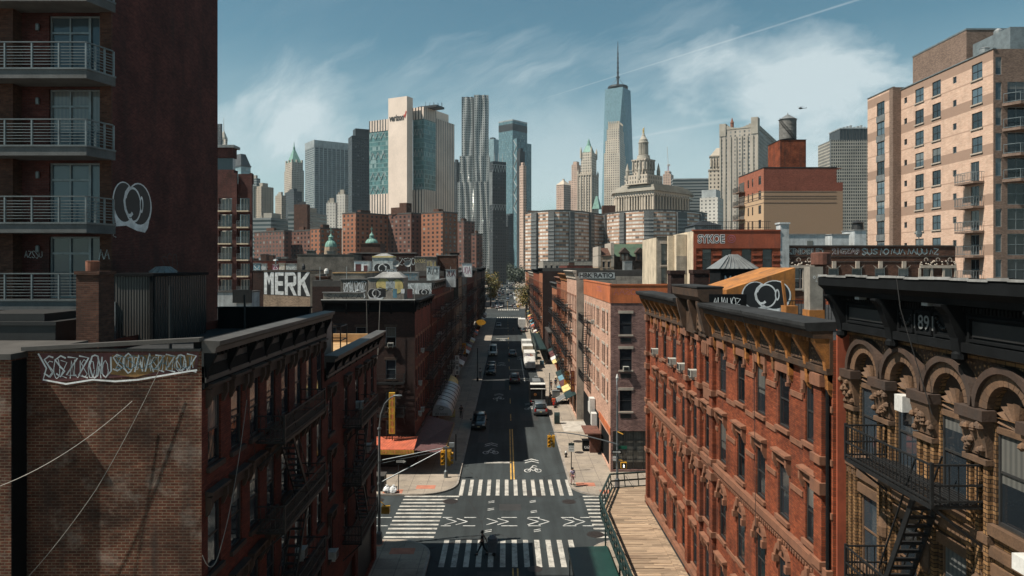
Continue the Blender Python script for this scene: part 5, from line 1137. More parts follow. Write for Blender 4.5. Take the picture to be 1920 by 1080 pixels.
q = wmat(o).inverted() @ Vector((gx(1206.5, D + 22), D + 22, 0)); cx, cy = q.x, q.y; s_ = (D + 22) / F
Zt = lambda y: Z(y, D + 22)
c = MB(); c.box(cx - 26 * s_, cx + 24 * s_, cy - 14, cy + 16, z(343), Zt(330)); w = 14.5 * s_; c.box(cx - w, cx + w, cy - w, cy + w, Zt(330), Zt(303)); c.box(cx - w - .8, cx + w + .8, cy - w - .8, cy + w + .8, Zt(303), Zt(300)); c.build('tower_base', m_mun, o, local=True)
c = MB(); r = 12.5 * s_
for k in range(16): a = 2 * math.pi * k / 16; c.lathe([(.9, 0), (.7, Zt(270) - Zt(290)), (1, Zt(269) - Zt(290))], (cx + 8 * s_ * math.cos(a), cy + 8 * s_ * math.sin(a), Zt(290)), 6)
for sx in (-1, 1):
    for k in range(4):
        t = -1 + 2 * k / 3; c.lathe([(1.1, 0), (.9, Zt(304) - Zt(320))], (cx + t * w * .85, cy + sx * (w + .5), Zt(320)), 6); c.lathe([(1.1, 0), (.9, Zt(304) - Zt(320))], (cx + sx * (w + .5), cy + t * w * .85, Zt(320)), 6)
c.lathe([(r, 0), (r, 2), (r * .93, 2.5), (r * .93, 4.5), (r * .8, 5)], (cx, cy, Zt(300)), 20); c.lathe([(6.2 * s_, 0), (6.2 * s_, Zt(268) - Zt(292))], (cx, cy, Zt(292)), 16)
c.lathe([(9.6 * s_, 0), (9.8 * s_, 1.2), (8.2 * s_, 1.8), (8.2 * s_, 4), (7 * s_, 4.4), (5 * s_, 6.4), (3.6 * s_, 7.6), (3.4 * s_, 9), (2.4 * s_, 9.4), (2.2 * s_, 11), (.9 * s_, 12)], (cx, cy, Zt(269)), 16)
c.build('lantern_tower', M_['lime_d'], o, local=True)
c = MB()
for px, py in ((1186, 307), (1213, 302), (1226, 306), (1198, 312)):
    tx = cx + (px - 1206.5) * s_; ty = cy + (-13 if px in (1186, 1213) else 12 if px == 1226 else 14); c.lathe([(3.4 * s_, 0), (3.4 * s_, Zt(322) - Zt(338)), (3.9 * s_, Zt(321) - Zt(338)), (3.2 * s_, Zt(319) - Zt(338)), (.2, Zt(py) - Zt(338))], (tx, ty, Zt(338)), 8)
c.build('corner_turret', M_['lime_d'], o, local=True)
c = MB(); c.lathe([(1.3, 0), (.9, 2), (1.1, 4), (.8, 5.2), (.35, 5.6), (.5, 6.2), (.2, 6.8)], (cx, cy, Zt(251)), 8); c.beam((cx, cy, Zt(251) + 4.6), (cx + 1.2, cy, Zt(251) + 6.8), .5); c.beam((cx, cy, Zt(251) + 4.6), (cx - 1.4, cy, Zt(251) + 5.2), .5); c.build('statue', M_['gilt'], o, local=True)
o, L, R = sky_root('office_block', 'small pale building under construction behind the civic colonnade', 1243, 1258, 1263, 980, 25, 'building'); bxs(o, 'wall', m_pinkst, [(0, L, 0, R, 0, Z(326, 980)), (L * .2, L * .8, 1, R * .8, Z(326, 980), Z(320, 980))])
o = root('tower_crane', 'pink and white tower crane rising behind the civic building', 'crane', (gx(1253, 985), 985, Z(322, 985))); c = MB(); b_ = MB()
x0 = gx(1253, 985)
for k in range(8): z0 = Z(322 - k * 1.6, 985); c.beam((x0 - .8, 985, z0), (x0 + .8, 985, z0 + 1.2), .25); c.beam((x0 + .8, 985, z0), (x0 - .8, 985, z0 + 1.2), .25)
for sx in (-.8, .8): c.beam((x0 + sx, 985, Z(322, 985)), (x0 + sx, 985, Z(309, 985)), .3)
c.build('mast', plain('pink_crane_paint', (.5, .18, .25), .6), o); b_.beam((x0, 985, Z(309, 985)), (x0 - 1.6, 985, Z(275, 985)), .9, .5); b_.box(x0 - 1.5, x0 + 2.4, 983.5, 986.5, Z(311, 985), Z(308, 985)); b_.build('jib', M_['white_paint'], o)
o, L, R = sky_root('office_block', 'grey striped office slab between civic building and stone court tower', 1262, 1331, 1336, 900, 6, 'building'); bxs(o, 'wall', m_strip, [(0, L, 0, 20, 0, Z(336, 900))]); bxs(o, 'roof_rim', 'steel_l', [(-.2, L + .2, -.2, 20.2, Z(336, 900), Z(334, 900))])
o, L, R = sky_root('office_block', 'small glass block glimpsed between domed tower and cream skyscraper', 1174, 1186, 1232, 960, 35, 'building'); bxs(o, 'wall', m_strip, [(0, L, 0, R, 0, Z(318, 960))])
o, L, R = sky_root('court_tower', 'slender sunlit stone tower beside the pale stone court block', 1329, 1350, 1354, 760, 15, 'tower'); z = lambda y: Z(y, 760)
bxs(o, 'shaft', m_stone2, [(0, L, 0, 14, 0, z(318)), (L * .12, L, 1, 13, z(318), z(292))]); c = MB()
for k in range(4): c.lathe([(.7, 0), (.6, z(296) - z(312))], (L * (.2 + .24 * k), .5, z(312)), 6)
c.prism([(L * .1, .5), (L, .5), (L, 13), (L * .1, 13)], z(292), z(276), top=[(L * .7, 5), (L, 5), (L, 9), (L * .7, 9)]); c.box(-.5, L + .5, -.5, 14.5, z(319), z(317)); c.box(L * .05, L + .3, .2, 14, z(293), z(291)); c.build('crown', M_['lime'], o, local=True)
D = 640; z = lambda y: Z(y, D)
o, L, R = sky_root('court_building', 'tall pale stone court block with concave parapet behind the rooftop water tank', 1349, 1420, 1463, D, 30, 'civic building')
bxs(o, 'wall', m_court, [(0, L, 0, R, 0, z(250)), (L * .06, L, .5, R, z(250), z(238))]); c = MB()
for k in (0, 1, 2.2, 3.4, 4.6, 5.8, 7, 8): x = L * (.02 + k / 8.2); c.box(x, x + 1.0, -.8, 0, 0, z(252))
c.box(0, L * .17, -.5, 8, z(250), z(226)); c.box(L * .84, L + .5, -.5, 9, z(250), z(219)); c.box(L, L + .6, 0, R, z(240), z(232)); c.box(L * .6, L + .4, R - 9, R, z(238), z(226))
n = 10
for k in range(n):
    t = (k + .5) / n; x0 = L * (.17 + .67 * k / n); x1 = L * (.17 + .67 * (k + 1) / n); c.box(x0, x1, .2, 4, z(238), z(229 + 7 * math.sin(math.pi * t)))
c.build('pier', M_['lime_d'], o, local=True)
c = MB(); c.lathe([(1.6, 0), (1.6, 4), (2, 4.2), (1.2, 5.5), (.2, 9)], (L * .30, 6, z(232)), 8); c.build('finial', M_['terracotta'], o, local=True)
bxs(o, 'front_pavilion', m_white, [(0, 15, -70, -50, 0, z(380))]); bxs(o, 'glazed_storey', 'steel_l', [(1, 13, -68, -52, z(380), z(366))])
D = 850; z = lambda y: Z(y, D)
o, L, R = sky_root('office_tower', 'dark honeycomb fronted office tower left of the pink apartment block', 1558, 1640, 1660, D, 3, R=40); bxs(o, 'shaft', m_honey, [(0, L, 0, 40, 0, z(262))]); bxs(o, 'penthouse', G('black_louvred_penthouse', (.03, .035, .038), (.012, .014, .015), 4.0, 100, .7, 1.0, lit=0), [(L * .24, L, 4, 36, z(262), z(240))]); c = MB(); c.box(L * .23, L * 1.01, 3.5, 36.5, z(240), z(238))
for k in range(7): c.box(L * (.35 + .08 * k), L * (.39 + .08 * k), 8, 12, z(238), z(235) + k % 3); c.box(-.4, 0, 0, 2, 0, z(260))
c.build('roof_plant', M_['steel_l'], o, local=True)
hx, hz, hd = gx(1503, 700), gz(203, 700), 700
o = root('helicopter', 'tiny dark helicopter hovering in the sky right of the water tank', 'helicopter', (hx, hd, hz)); c = MB(); c.lathe([(.1, -2.2), (.8, -1.4), (1.0, 0), (.8, 1.2), (.3, 2.2), (.15, 5), (.12, 5.6)], (0, 0, 0), 10); c.v = [(hx - 1.0 + p[2], hd + p[1], hz + p[0]) for p in c.v]; c.build('fuselage', M_['steel_d'], o)
c = MB(); c.box(hx - 4.5, hx + 3, hd - .15, hd + .15, hz + 1.3, hz + 1.36); c.box(hx - .9, hx - .6, hd - 4, hd + 4, hz + 1.3, hz + 1.36); c.tube([(hx - .75, hd, hz + .8), (hx - .75, hd, hz + 1.35)], .12, 6); c.build('rotor', M_['steel_d'], o); c = MB(); c.box(hx + 4.2, hx + 4.8, hd - .06, hd + .06, hz, hz + 1.2); c.build('tail_fin', M_['steel_d'], o)
def tenement(label, side, x, y0, y1, z, mat, cornice='black_paint', esc=None, fl=3.3, ground=4.0, sp=2.1, ww=1.0, wh=2.0, win=None, depth=14, roof='tar', end='brick_dark', rh=.5, ac=0, shop='metal_dark', name='tenement_building', fine=False, openend=False, parapet=None):
    L = y1 - y0; f = Face((x, y0), (0, 1), (1, 0), L, 0, z - rh) if side < 0 else Face((x, y1), (0, -1), (-1, 0), L, 0, z - rh)
    B = root(name, label, 'building', (x + side * depth / 2, (y0 + y1) / 2, 0)); n = max(2, int((L - .6) / sp)); us = [L * (k + .5) / n for k in range(n)]
    zs = []; q = ground + .9
    while q + wh < z - 1.2: zs.append(q); q += fl
    grid_holes(f, us, ww, zs, wh); upper = f.h[:]; m = max(2, int(L / 4.5))
    for k in range(m): f.h.append((L * k / m + .35, L * (k + 1) / m - .35, .35, ground - .7))
    c = MB(); f.wall(c); o = c.build('front_wall', M_[mat], B)
    e = MB(); shell_walls(f, e, depth, 0, z - rh - .2, ends=(not openend, True)); e.build('side_wall', M_[end], B)
    s = MB()
    for a, b, z0, z1 in f.h[len(upper):]: f.bx(s, a, b, z0, z1, -.35, -.2); f.bx(s, a, b, z1 - .5, z1, -.2, .12)
    s.build('shop_front', M_[shop], B)
    ra = random.Random(int(y0))
    for a, b, z0, z1 in f.h[len(upper):]:
        if y0 > 90 and ra.random() < .6: k = MB(); f.sw(k, [(0, z1 + .3), (1.3, z1 - .35), (1.3, z1 - .6), (1.26, z1 - .6), (1.26, z1 - .4), (0, z1 + .22)], a - .1, b + .1); k.build('awning', M_[ra.choice(('awn_red', 'graf_yellow', 'iron_green', 'graf_blue', 'white_paint', 'awn_dark'))], B)
    f.h = upper; put_windows(f, B, win or W('frame_dark', 'pane', 'stone_brown', 'stone_brown'), 'sash')
    flat_roof(f, depth, z - .15 - rh, B, roof)
    c = MB()
    for a in (0, L - .3): f.bx(c, a, a + .3, z - rh - .2, z + .05, -depth, -.02)
    f.bx(c, .3, L - .3, z - rh - .2, z + .05, -depth, -depth + .3); c.build('parapet', M_['coping'], B)
    if cornice: bracket_cornice(B, f, z - 1.05, z + .08, .6, (cornice, cornice), max(3, int(L / 2.6)), dent=False)
    elif parapet: c = MB(); f.bx(c, 0, L, z - 1.9, z, .003, .06); f.bx(c, -.03, L + .03, z, z + .1, -.3, .1); c.build('parapet_band', M_[parapet], B)
    if esc:
        for a, b in esc: fire_escape(B, f, L * a, L * b, [zz - .25 for zz in reversed(zs)], 1.05, 'iron', fine=fine, rail_h=.95)
    r = random.Random(int(y0 * 7 + x))
    for k in range(ac): u = r.choice(us); ac_unit(B, f.at(u, r.choice(zs)))
    return B, f
WB = lambda *a: W(*a)
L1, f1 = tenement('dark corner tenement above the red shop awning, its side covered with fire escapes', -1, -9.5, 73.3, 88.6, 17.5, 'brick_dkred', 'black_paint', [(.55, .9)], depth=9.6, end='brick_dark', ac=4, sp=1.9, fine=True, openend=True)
# its wall towards the junction
fk = Face((-19.1, 73.28), (1, 0), (0, -1), 9.6, 0, 16.3)
for u in (.9, 4.0, 7.1): grid_holes(fk, [u], 1.05, (12.7, 9.3, 5.9, 3.0) if u < 8 else (12.7,), 2.0)
c = MB(); fk.wall(c, .24); fk.bx(c, 0, fk.w, 16.3, 17.4, -.3, 0); c.build('junction_wall', M_['brick_dark'], L1); put_windows(fk, L1, W('frame_grey', 'pane', 'stone_dark', 'stone_dark'), 'sash')  # junction wall in a darker brick than the street front
bracket_cornice(L1, fk, 16.3, 17.55, .7, ('black_paint', 'black_paint'), 4, dent=False); fire_escape(L1, fk, .3, 2.9, [12.4, 9.0, 5.6], 1.1, 'iron'); fire_escape(L1, fk, 5.2, 8.6, [9.0, 5.6], 1.1, 'iron')
for u, z in ((7.1, 12.7), (.9, 9.3), (.9, 5.9), (7.1, 5.9)): ac_unit(L1, fk.at(u, z))
c = MB(); c.box(-19.1, -9.4, 72.6, 72.75, 17.55, 17.62); c.build('gutter', M_['white_paint'], L1)
c = MB(); c.tube([fk.p(6.1, 17.5, .75), fk.p(5.9, 12.0, .8), fk.p(4.4, 5.0, .6)], .03, 5); c.tube([fk.p(4.7, 17.5, .75), fk.p(4.7, 13.5, .3)], .03, 5); c.build('hanging_cable', M_['wire'], L1)
a = MB(); fk.sw(a, [(.05, 3.35), (3.0, 2.75), (3.0, 2.68), (.05, 3.25)], -.2, 9.9); aw = a.build('awning', M_['awn_red'], L1)
a = MB(); fk.bx(a, -.2, 9.9, 2.25, 2.68, 2.96, 3.02); a.build('valance', plain('yellow_awning_valance', (.45, .26, .04), .7), aw)
a = MB(); fv_ = Face((-19.1, 70.25), (1, 0), (0, -1), 10, 0, 4); text(a, fv_, 'HONG TRADING INC', 3.2, 7.4, 2.36, 2.58, .012); text(a, fv_, 'TEL: 349-2879', 7.7, 9.7, 2.36, 2.58, .012); a.build('awning_lettering', M_['awn_red'], aw)
a = MB(); a.add([(-9.45, 70.3, 2.72), (-6.2, 70.3, 2.4), (-6.2, 84, 2.4), (-9.45, 84, 3.3), (-9.45, 70.3, 2.66), (-6.2, 70.3, 2.32), (-6.2, 84, 2.32), (-9.45, 84, 3.2)], [(0, 1, 2, 3), (4, 7, 6, 5), (0, 4, 5, 1), (1, 5, 6, 2), (2, 6, 7, 3)]); a.build('side_canopy', M_['awn_dark'], L1)
a = MB(); a.beam((-6.2, 70.3, 2.3), (-6.2, 84, 2.3), .1, .25); a.build('canopy_edge', M_['graf_ochre'], L1)
a = MB(); a.box(-12.0, -11.4, 72.0, 72.35, 3.9, 8.1); s_ = a.build('vertical_sign', plain('yellow_sign_board', (.52, .30, .03), .6), L1)
a = MB(); fs_ = Face((-12.0, 72.0), (1, 0), (0, -1), .6, 0, 10); 
for k, ch in enumerate('福源參茸海味'): text(a, fs_, ch, .1, .5, 7.4 - k * .68, 7.95 - k * .68, .01)
a.build('sign_lettering', M_['awn_red'], s_); a = MB(); a.tube([(-11.7, 72.2, 3.9), (-11.7, 72.4, 3.0)], .05, 6); a.tube([(-11.7, 72.3, 7), (-11.7, 73.3, 7)], .04, 6); a.build('sign_bracket', M_['iron'], s_)
def bulk(parent, name, mat, x0, x1, y0, y1, z0, z1, cap=True, capm='tar_light'):
    c = MB(); c.box(x0, x1, y0, y1, z0, z1); o = c.build(name, M_[mat], parent)
    if cap: c = MB(); c.box(x0 - .08, x1 + .08, y0 - .08, y1 + .08, z1, z1 + .1); c.build('cap', M_[capm], o)
    return o, Face((x0, y0), (1, 0), (0, -1), x1 - x0, z0, z1)
o, f = bulk(L1, 'rooftop_room', 'stucco_grey', gx(690, 82), gx(757, 82), 82, 85.5, 17, gz(522, 82))
c = MB(); c.prism([(gx(700, 82) , 82), (gx(757, 82), 82), (gx(757, 82), 85.4), (gx(700, 82), 85.4)], gz(522, 82) + .1, gz(510, 82), top=[(gx(715, 82), 83), (gx(745, 82), 83), (gx(745, 82), 84.5), (gx(715, 82), 84.5)]); c.build('lantern_roof', M_['tar_light'], o)
g_ = MB(); w_ = f.w
fill(g_, f, arc(w_ * .42, 18.9, .85, .8, 0, 360, 20)[:-1], .008); fill(g_, f, arc(w_ * .82, 18.7, .72, .85, 0, 360, 20)[:-1], .009); g_.build('graffiti', M_['graf_yellow'], o)
g_ = MB(); fill(g_, f, [(w_ * .5, 18.3), (w_ * .75, 18.35), (w_ * .76, 19.3), (w_ * .5, 19.3)], .012); g_.build('graffiti', M_['graf_grey'], o)
g_ = MB(); stroke(g_, f, arc(w_ * .42, 18.9, .85, .8, 20, 330, 20), .05, .014); stroke(g_, f, arc(w_ * .82, 18.7, .72, .85, -150, 160, 20), .05, .014); stroke(g_, f, [(w_ * .3, 18.6), (w_ * .5, 18.4), (w_ * .7, 18.5)], .06, .016); g_.build('graffiti', M_['graf_black'], o)
throwup(o, f, 1.0, 17.85, .78, M_['graf_black'], M_['graf_white'], .02)
o, f = bulk(L1, 'rooftop_wall', 'stucco_dirty', -19.0, gx(689, 81), 80.8, 81.1, 17, gz(524, 81)); g_ = MB(); scribble(g_, f, .3, f.w - .3, 17.6, 19.2, .01, 6, .1, 41); scribble(g_, f, .2, f.w - .1, 18.2, 19.4, .016, 9, .05, 42); g_.build('graffiti', M_['graf_white'], o)
g_ = MB(); scribble(g_, f, .5, f.w - .2, 17.3, 18.3, .024, 6, .09, 43); g_.build('graffiti', M_['graf_white'], o)
o, f = bulk(L1, 'rooftop_parapet', 'stucco_grey', -19.1, -14.9, 73.5, 73.75, 17.55, 18.25); g_ = MB(); scribble(g_, f, .3, 4.0, 17.65, 18.15, .01, 6, .06, 51); g_.build('graffiti', M_['graf_black'], o)
c = MB(); c.box(gx(672, 76) - .05, gx(672, 76) + .05, 76, 76.1, 17, 18.3); c.lathe([(.25, 0), (.3, .1), (.05, .25)], (gx(672, 76), 76, 18.3), 8); c.build('roof_vent', M_['metal_grey'], L1)
cl_ = MB(); x0, x1 = gx(757, 83), gx(790, 83)
def hang(x, w, h, mat):
    d = MB(); d.box(x, x + w, 78.96, 79.0, 18.5 - h, 18.5); o = d.build('laundry', M_[mat], None); tag(o, {'graf_maroon': 'dark red garment drying on the corner tenement roof', 'graf_blue': 'blue garment drying on the corner tenement roof', 'graf_black': 'black garment drying on the corner tenement roof', 'graf_white': 'white cloth drying on the corner tenement roof'}[mat], 'laundry')
for x, w, h, mt in ((-14.0, .5, .9, 'graf_black'), (-12.7, .45, 1.0, 'graf_blue'), (-11.1, .6, 1.0, 'graf_maroon'), (-11.8, .4, .5, 'graf_white')): hang(x, w, h, mt)
lp = MB()
for x in (-14.6, -10.3): lp.box(x - .03, x + .03, 78.95, 79.01, 17, 18.6)
lp.beam((-14.6, 78.98, 18.52), (-10.3, 78.98, 18.52), .02); lp.build('clothes_line', M_['wire'], L1)
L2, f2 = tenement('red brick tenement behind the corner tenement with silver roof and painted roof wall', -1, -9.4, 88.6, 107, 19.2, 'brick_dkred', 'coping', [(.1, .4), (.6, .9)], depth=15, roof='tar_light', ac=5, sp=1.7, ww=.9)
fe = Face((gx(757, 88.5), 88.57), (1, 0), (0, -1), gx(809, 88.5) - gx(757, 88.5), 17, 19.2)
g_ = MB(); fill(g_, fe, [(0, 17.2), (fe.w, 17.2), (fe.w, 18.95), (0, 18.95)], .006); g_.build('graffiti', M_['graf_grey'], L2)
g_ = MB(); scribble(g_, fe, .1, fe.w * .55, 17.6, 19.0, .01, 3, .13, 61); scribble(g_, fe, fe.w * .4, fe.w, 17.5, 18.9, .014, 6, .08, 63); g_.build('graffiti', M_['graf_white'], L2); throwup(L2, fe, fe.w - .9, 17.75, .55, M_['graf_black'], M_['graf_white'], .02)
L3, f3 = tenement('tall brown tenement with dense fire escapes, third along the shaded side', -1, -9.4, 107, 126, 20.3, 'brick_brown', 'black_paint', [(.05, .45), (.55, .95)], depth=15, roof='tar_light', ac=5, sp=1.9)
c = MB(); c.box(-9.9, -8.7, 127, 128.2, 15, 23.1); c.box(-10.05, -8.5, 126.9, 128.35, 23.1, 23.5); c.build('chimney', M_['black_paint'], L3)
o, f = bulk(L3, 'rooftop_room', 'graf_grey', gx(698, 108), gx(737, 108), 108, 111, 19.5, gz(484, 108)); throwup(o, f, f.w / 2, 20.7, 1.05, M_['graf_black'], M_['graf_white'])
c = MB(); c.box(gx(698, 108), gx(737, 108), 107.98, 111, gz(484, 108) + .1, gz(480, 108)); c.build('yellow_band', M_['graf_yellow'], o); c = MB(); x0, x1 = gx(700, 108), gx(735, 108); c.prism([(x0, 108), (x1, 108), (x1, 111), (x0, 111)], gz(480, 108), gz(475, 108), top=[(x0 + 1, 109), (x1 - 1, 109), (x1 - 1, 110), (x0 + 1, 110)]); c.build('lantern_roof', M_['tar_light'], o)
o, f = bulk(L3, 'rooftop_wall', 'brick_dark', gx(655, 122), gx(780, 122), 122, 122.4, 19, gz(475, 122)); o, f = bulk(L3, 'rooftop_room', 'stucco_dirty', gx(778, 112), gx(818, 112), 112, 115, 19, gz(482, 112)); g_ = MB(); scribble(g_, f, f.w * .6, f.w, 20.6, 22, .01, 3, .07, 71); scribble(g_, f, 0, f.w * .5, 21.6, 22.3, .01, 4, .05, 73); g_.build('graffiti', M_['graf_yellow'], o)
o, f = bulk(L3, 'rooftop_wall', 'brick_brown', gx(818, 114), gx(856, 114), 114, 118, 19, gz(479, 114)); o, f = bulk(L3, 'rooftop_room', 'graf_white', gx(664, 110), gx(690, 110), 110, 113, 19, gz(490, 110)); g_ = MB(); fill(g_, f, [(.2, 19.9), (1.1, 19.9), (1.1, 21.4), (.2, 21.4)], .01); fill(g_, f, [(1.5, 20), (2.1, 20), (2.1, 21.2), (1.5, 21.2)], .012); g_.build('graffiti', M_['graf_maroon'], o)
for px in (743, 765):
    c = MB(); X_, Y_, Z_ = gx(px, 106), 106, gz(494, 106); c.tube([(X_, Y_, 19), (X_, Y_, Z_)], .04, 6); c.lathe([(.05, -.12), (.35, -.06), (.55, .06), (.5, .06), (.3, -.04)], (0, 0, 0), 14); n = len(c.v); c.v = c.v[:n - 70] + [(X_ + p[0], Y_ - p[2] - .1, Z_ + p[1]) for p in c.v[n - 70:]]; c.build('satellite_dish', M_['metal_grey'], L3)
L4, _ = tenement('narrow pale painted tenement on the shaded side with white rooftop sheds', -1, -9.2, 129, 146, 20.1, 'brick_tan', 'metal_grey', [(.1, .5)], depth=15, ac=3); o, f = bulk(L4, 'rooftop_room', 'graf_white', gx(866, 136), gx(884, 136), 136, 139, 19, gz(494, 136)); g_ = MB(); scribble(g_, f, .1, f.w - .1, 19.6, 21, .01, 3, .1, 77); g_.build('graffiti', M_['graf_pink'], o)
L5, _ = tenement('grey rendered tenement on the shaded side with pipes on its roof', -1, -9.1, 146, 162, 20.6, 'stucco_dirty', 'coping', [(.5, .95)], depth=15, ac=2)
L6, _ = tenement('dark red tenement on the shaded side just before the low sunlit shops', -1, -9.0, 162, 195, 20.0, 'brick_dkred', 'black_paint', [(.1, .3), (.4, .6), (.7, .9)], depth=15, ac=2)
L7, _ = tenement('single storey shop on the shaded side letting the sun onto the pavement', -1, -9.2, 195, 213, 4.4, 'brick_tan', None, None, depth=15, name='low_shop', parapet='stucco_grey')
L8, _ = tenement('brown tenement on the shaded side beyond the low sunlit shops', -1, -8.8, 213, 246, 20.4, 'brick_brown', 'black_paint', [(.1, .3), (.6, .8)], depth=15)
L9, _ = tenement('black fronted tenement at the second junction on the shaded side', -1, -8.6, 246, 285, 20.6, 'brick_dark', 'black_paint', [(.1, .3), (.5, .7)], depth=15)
R1 = root('corner_building', 'pink painted corner building with mauve brick side and orange rendered parapet', 'building', (16, 84, 0))
fr_ = Face((10.6, 95.8), (0, -1), (-1, 0), 24.3, 0, 19.1); U = lambda y: 95.8 - y
ys = [73.6, 76.0, 77.2, 80.6, 82.0, 84.8, 87.0, 89.0, 91.2, 93.8]
grid_holes(fr_, [U(y) for y in ys], .85, (14.2, 10.6, 7.0), 2.0); fr_.h += [(U(79.5), U(72.5), .3, 3.6)]
c = MB(); fr_.wall(c, .2); e = MB(); e.quad((10.6, 95.8, 0), (22, 95.8, 0), (22, 95.8, 19.1), (10.6, 95.8, 19.1)); c.build('street_wall', M_['brick_pink'], R1); e.build('rear_wall', M_['stucco_grey'], R1)
hs = fr_.h; fr_.h = hs[:-1]; put_windows(fr_, R1, W('frame_dark', 'pane', 'stone_light', 'stone_light')); fr_.h = hs
c = MB(); fr_.bx(c, U(79.5), U(72.5), .3, 3.6, -.3, -.15); fr_.bx(c, U(95.5), U(80), 0, 4.2, .003, .1); c.build('shutter', M_['black_paint'], R1)
c = MB(); fr_.bx(c, 0, 24.3, 17.3, 19.1, .003, .05); fr_.bx(c, -.02, 24.35, 19.1, 19.24, -.3, .1); fr_.bx(c, U(80), 24.3, 3.9, 4.6, .004, .08); c.build('orange_parapet', M_['orange_paint'], R1)
fs_ = Face((10.6, 71.5), (1, 0), (0, -1), 11.4, 0, 19.1); grid_holes(fs_, [1.55, 4.3, 7.0, 9.8], 1.25, (14.1, 10.5, 6.3), 2.15); fs_.h += [(.25, 4.4, .4, 4.3), (4.8, 8.2, .4, 4.3), (8.6, 11.2, .4, 4.3)]
c = MB(); fs_.wall(c, .22); c.build('side_wall', M_['brick_mauve'], R1); hs = fs_.h; fs_.h = hs[:12]; put_windows(fs_, R1, W('frame_dark', 'pane_dark', 'stone_light', 'stone_light'))
c = MB(); b_ = MB()
for a, b, z0, z1 in hs[12:]:
    fs_.bx(c, a, b, z0, z1, -.3, -.2)
    for k in range(5): u = a + (b - a) * k / 4; fs_.bx(b_, u - .03, u + .03, z0, z1, -.16, -.08)
    for k in range(5): z = z0 + (z1 - z0) * k / 4; fs_.bx(b_, a, b, z - .03, z + .03, -.15, -.09)
c.build('shop_window', M_['pane_dark'], R1); b_.build('window_grid', M_['iron'], R1)
c = MB(); fs_.bx(c, 0, 11.4, 17.3, 19.1, .003, .05); fs_.bx(c, -.05, 11.4, 19.1, 19.24, -.3, .1); c.build('orange_parapet', M_['orange_paint'], R1)
c = MB()
for u in (1.55, 4.3, 7.0, 9.8):
    for z in (13.3, 9.7, 5.6): fs_.bx(c, u - .55, u + .55, z, z + .45, .002, .03)
c.build('air_grille', M_['metal_dark'], R1)
c = MB(); c.quad((10.65, 71.55, 18.3), (21.9, 71.55, 18.3), (21.9, 95.7, 18.3), (10.65, 95.7, 18.3)); c.build('roof', M_['tar'], R1)
g_ = MB(); scribble(g_, fs_, .3, 3.2, 18.1, 18.8, .06, 5, .035, 81); scribble(g_, fr_, 14, 18, 18.2, 18.8, .06, 4, .06, 83); g_.build('graffiti', M_['graf_pink'], R1)
fire_escape(R1, fr_, U(92.5), U(87.6), [14.0, 10.4, 6.8], 1.1, 'iron', fine=True); 
c = MB(); fr_.bx(c, U(84.5), U(83.2), 3.6, 5.4, .1, .7); fr_.bx(c, U(82.5), U(81.4), 2.6, 4.0, .1, .7); fr_.bx(c, U(86), U(85.2), 3.4, 4.6, .1, .6); c.build('air_conditioner', M_['white_paint'], R1)
c = MB(); fr_.bx(c, U(81.6), U(77.6), 2.5, 2.62, .1, 1.9); fr_.bx(c, U(81), U(78.8), .15, 2.5, .1, 1.2); c.build('shop_porch', M_['rust'], R1); ac_unit(R1, fs_.at(1.55, 10.5)); ac_unit(R1, fr_.at(U(84.8), 14.2))
R2, f2r = tenement('tenement with tall blank grey side wall next to the pink corner building', 1, 9.6, 96, 111, 20.4, 'brick_pink', 'stone_light', [(.15, .6)], end='stucco_grey', ac=3)
ge = Face((9.6, 95.97), (1, 0), (0, -1), 14, 0, 21); g_ = MB(); fill(g_, ge, [(.3, 19.4), (5.2, 19.4), (5.2, 20.2), (.3, 20.2)], .008); g_.build('graffiti', M_['graf_grey'], R2); g_ = MB(); text(g_, ge, 'HBK RATIO', .4, 5.0, 19.5, 20.15, .014, .03); g_.build('graffiti', M_['graf_black'], R2)
for lab, x, y0, y1, z, m, co_m, es in (('sunlit salmon brick tenement covered in pale fire escapes', 9.8, 111, 126, 19.8, 'brick_orange', 'gold', [(.1, .45), (.55, .9)]), ('bright red tenement with red painted fire escapes on the sunny side', 10.1, 126, 140, 19.0, 'brick_red', 'stone_brown', [(.1, .45), (.55, .9)]), ('low orange tenement before the dark protruding house on the sunny side', 10.3, 140, 158, 17.6, 'brick_orange', 'coping', [(.2, .8)]), ('tall house with sooty black side wall protruding on the sunny side', 8.9, 172, 190, 20.6, 'brick_orange', 'black_paint', [(.1, .4), (.6, .9)]), ('plain red tenement behind the street tree on the sunny side', 9.0, 190, 232, 20.2, 'brick_red', 'black_paint', [(.05, .2), (.4, .55), (.75, .9)]), ('brown brick house with pale rooftop at the second junction, sunny side', 9.2, 232, 283, 19.0, 'brick_brown', 'stone_light', [(.1, .3)])):
    Bx, fx = tenement(lab, 1, x, y0, y1, z, m, co_m, es, ac=2)
c = MB(); c.box(9.5, 20, 158.2, 171.8, 0, 6); B = root('low_shop', 'low shop behind the scaffold shed on the sunny side', 'building', (15, 165, 0)); c.build('wall', M_['brick_dark'], B); c = MB(); c.box(9.4, 20, 158.1, 171.9, 6, 6.3); c.build('parapet', M_['coping'], B)
c = MB()
for y in range(150, 186, 4):
    for x in (6.6, 8.4): c.box(x - .06, x + .06, y - .06, y + .06, .15, 3.2)
    c.beam((6.6, y, .3), (6.6, y + 4, 3.1), .05)
c.box(6.4, 8.6, 149.8, 186, 3.2, 3.5); B = root('scaffold_shed', 'dark pavement scaffold shed on the sunny side far along the street', 'scaffold', (7.5, 168, 0)); c.build('post', M_['iron_green'], B); c = MB(); c.box(6.35, 6.4, 149.8, 186, 3.5, 4.6); c.build('hoarding', M_['iron_green'], B)
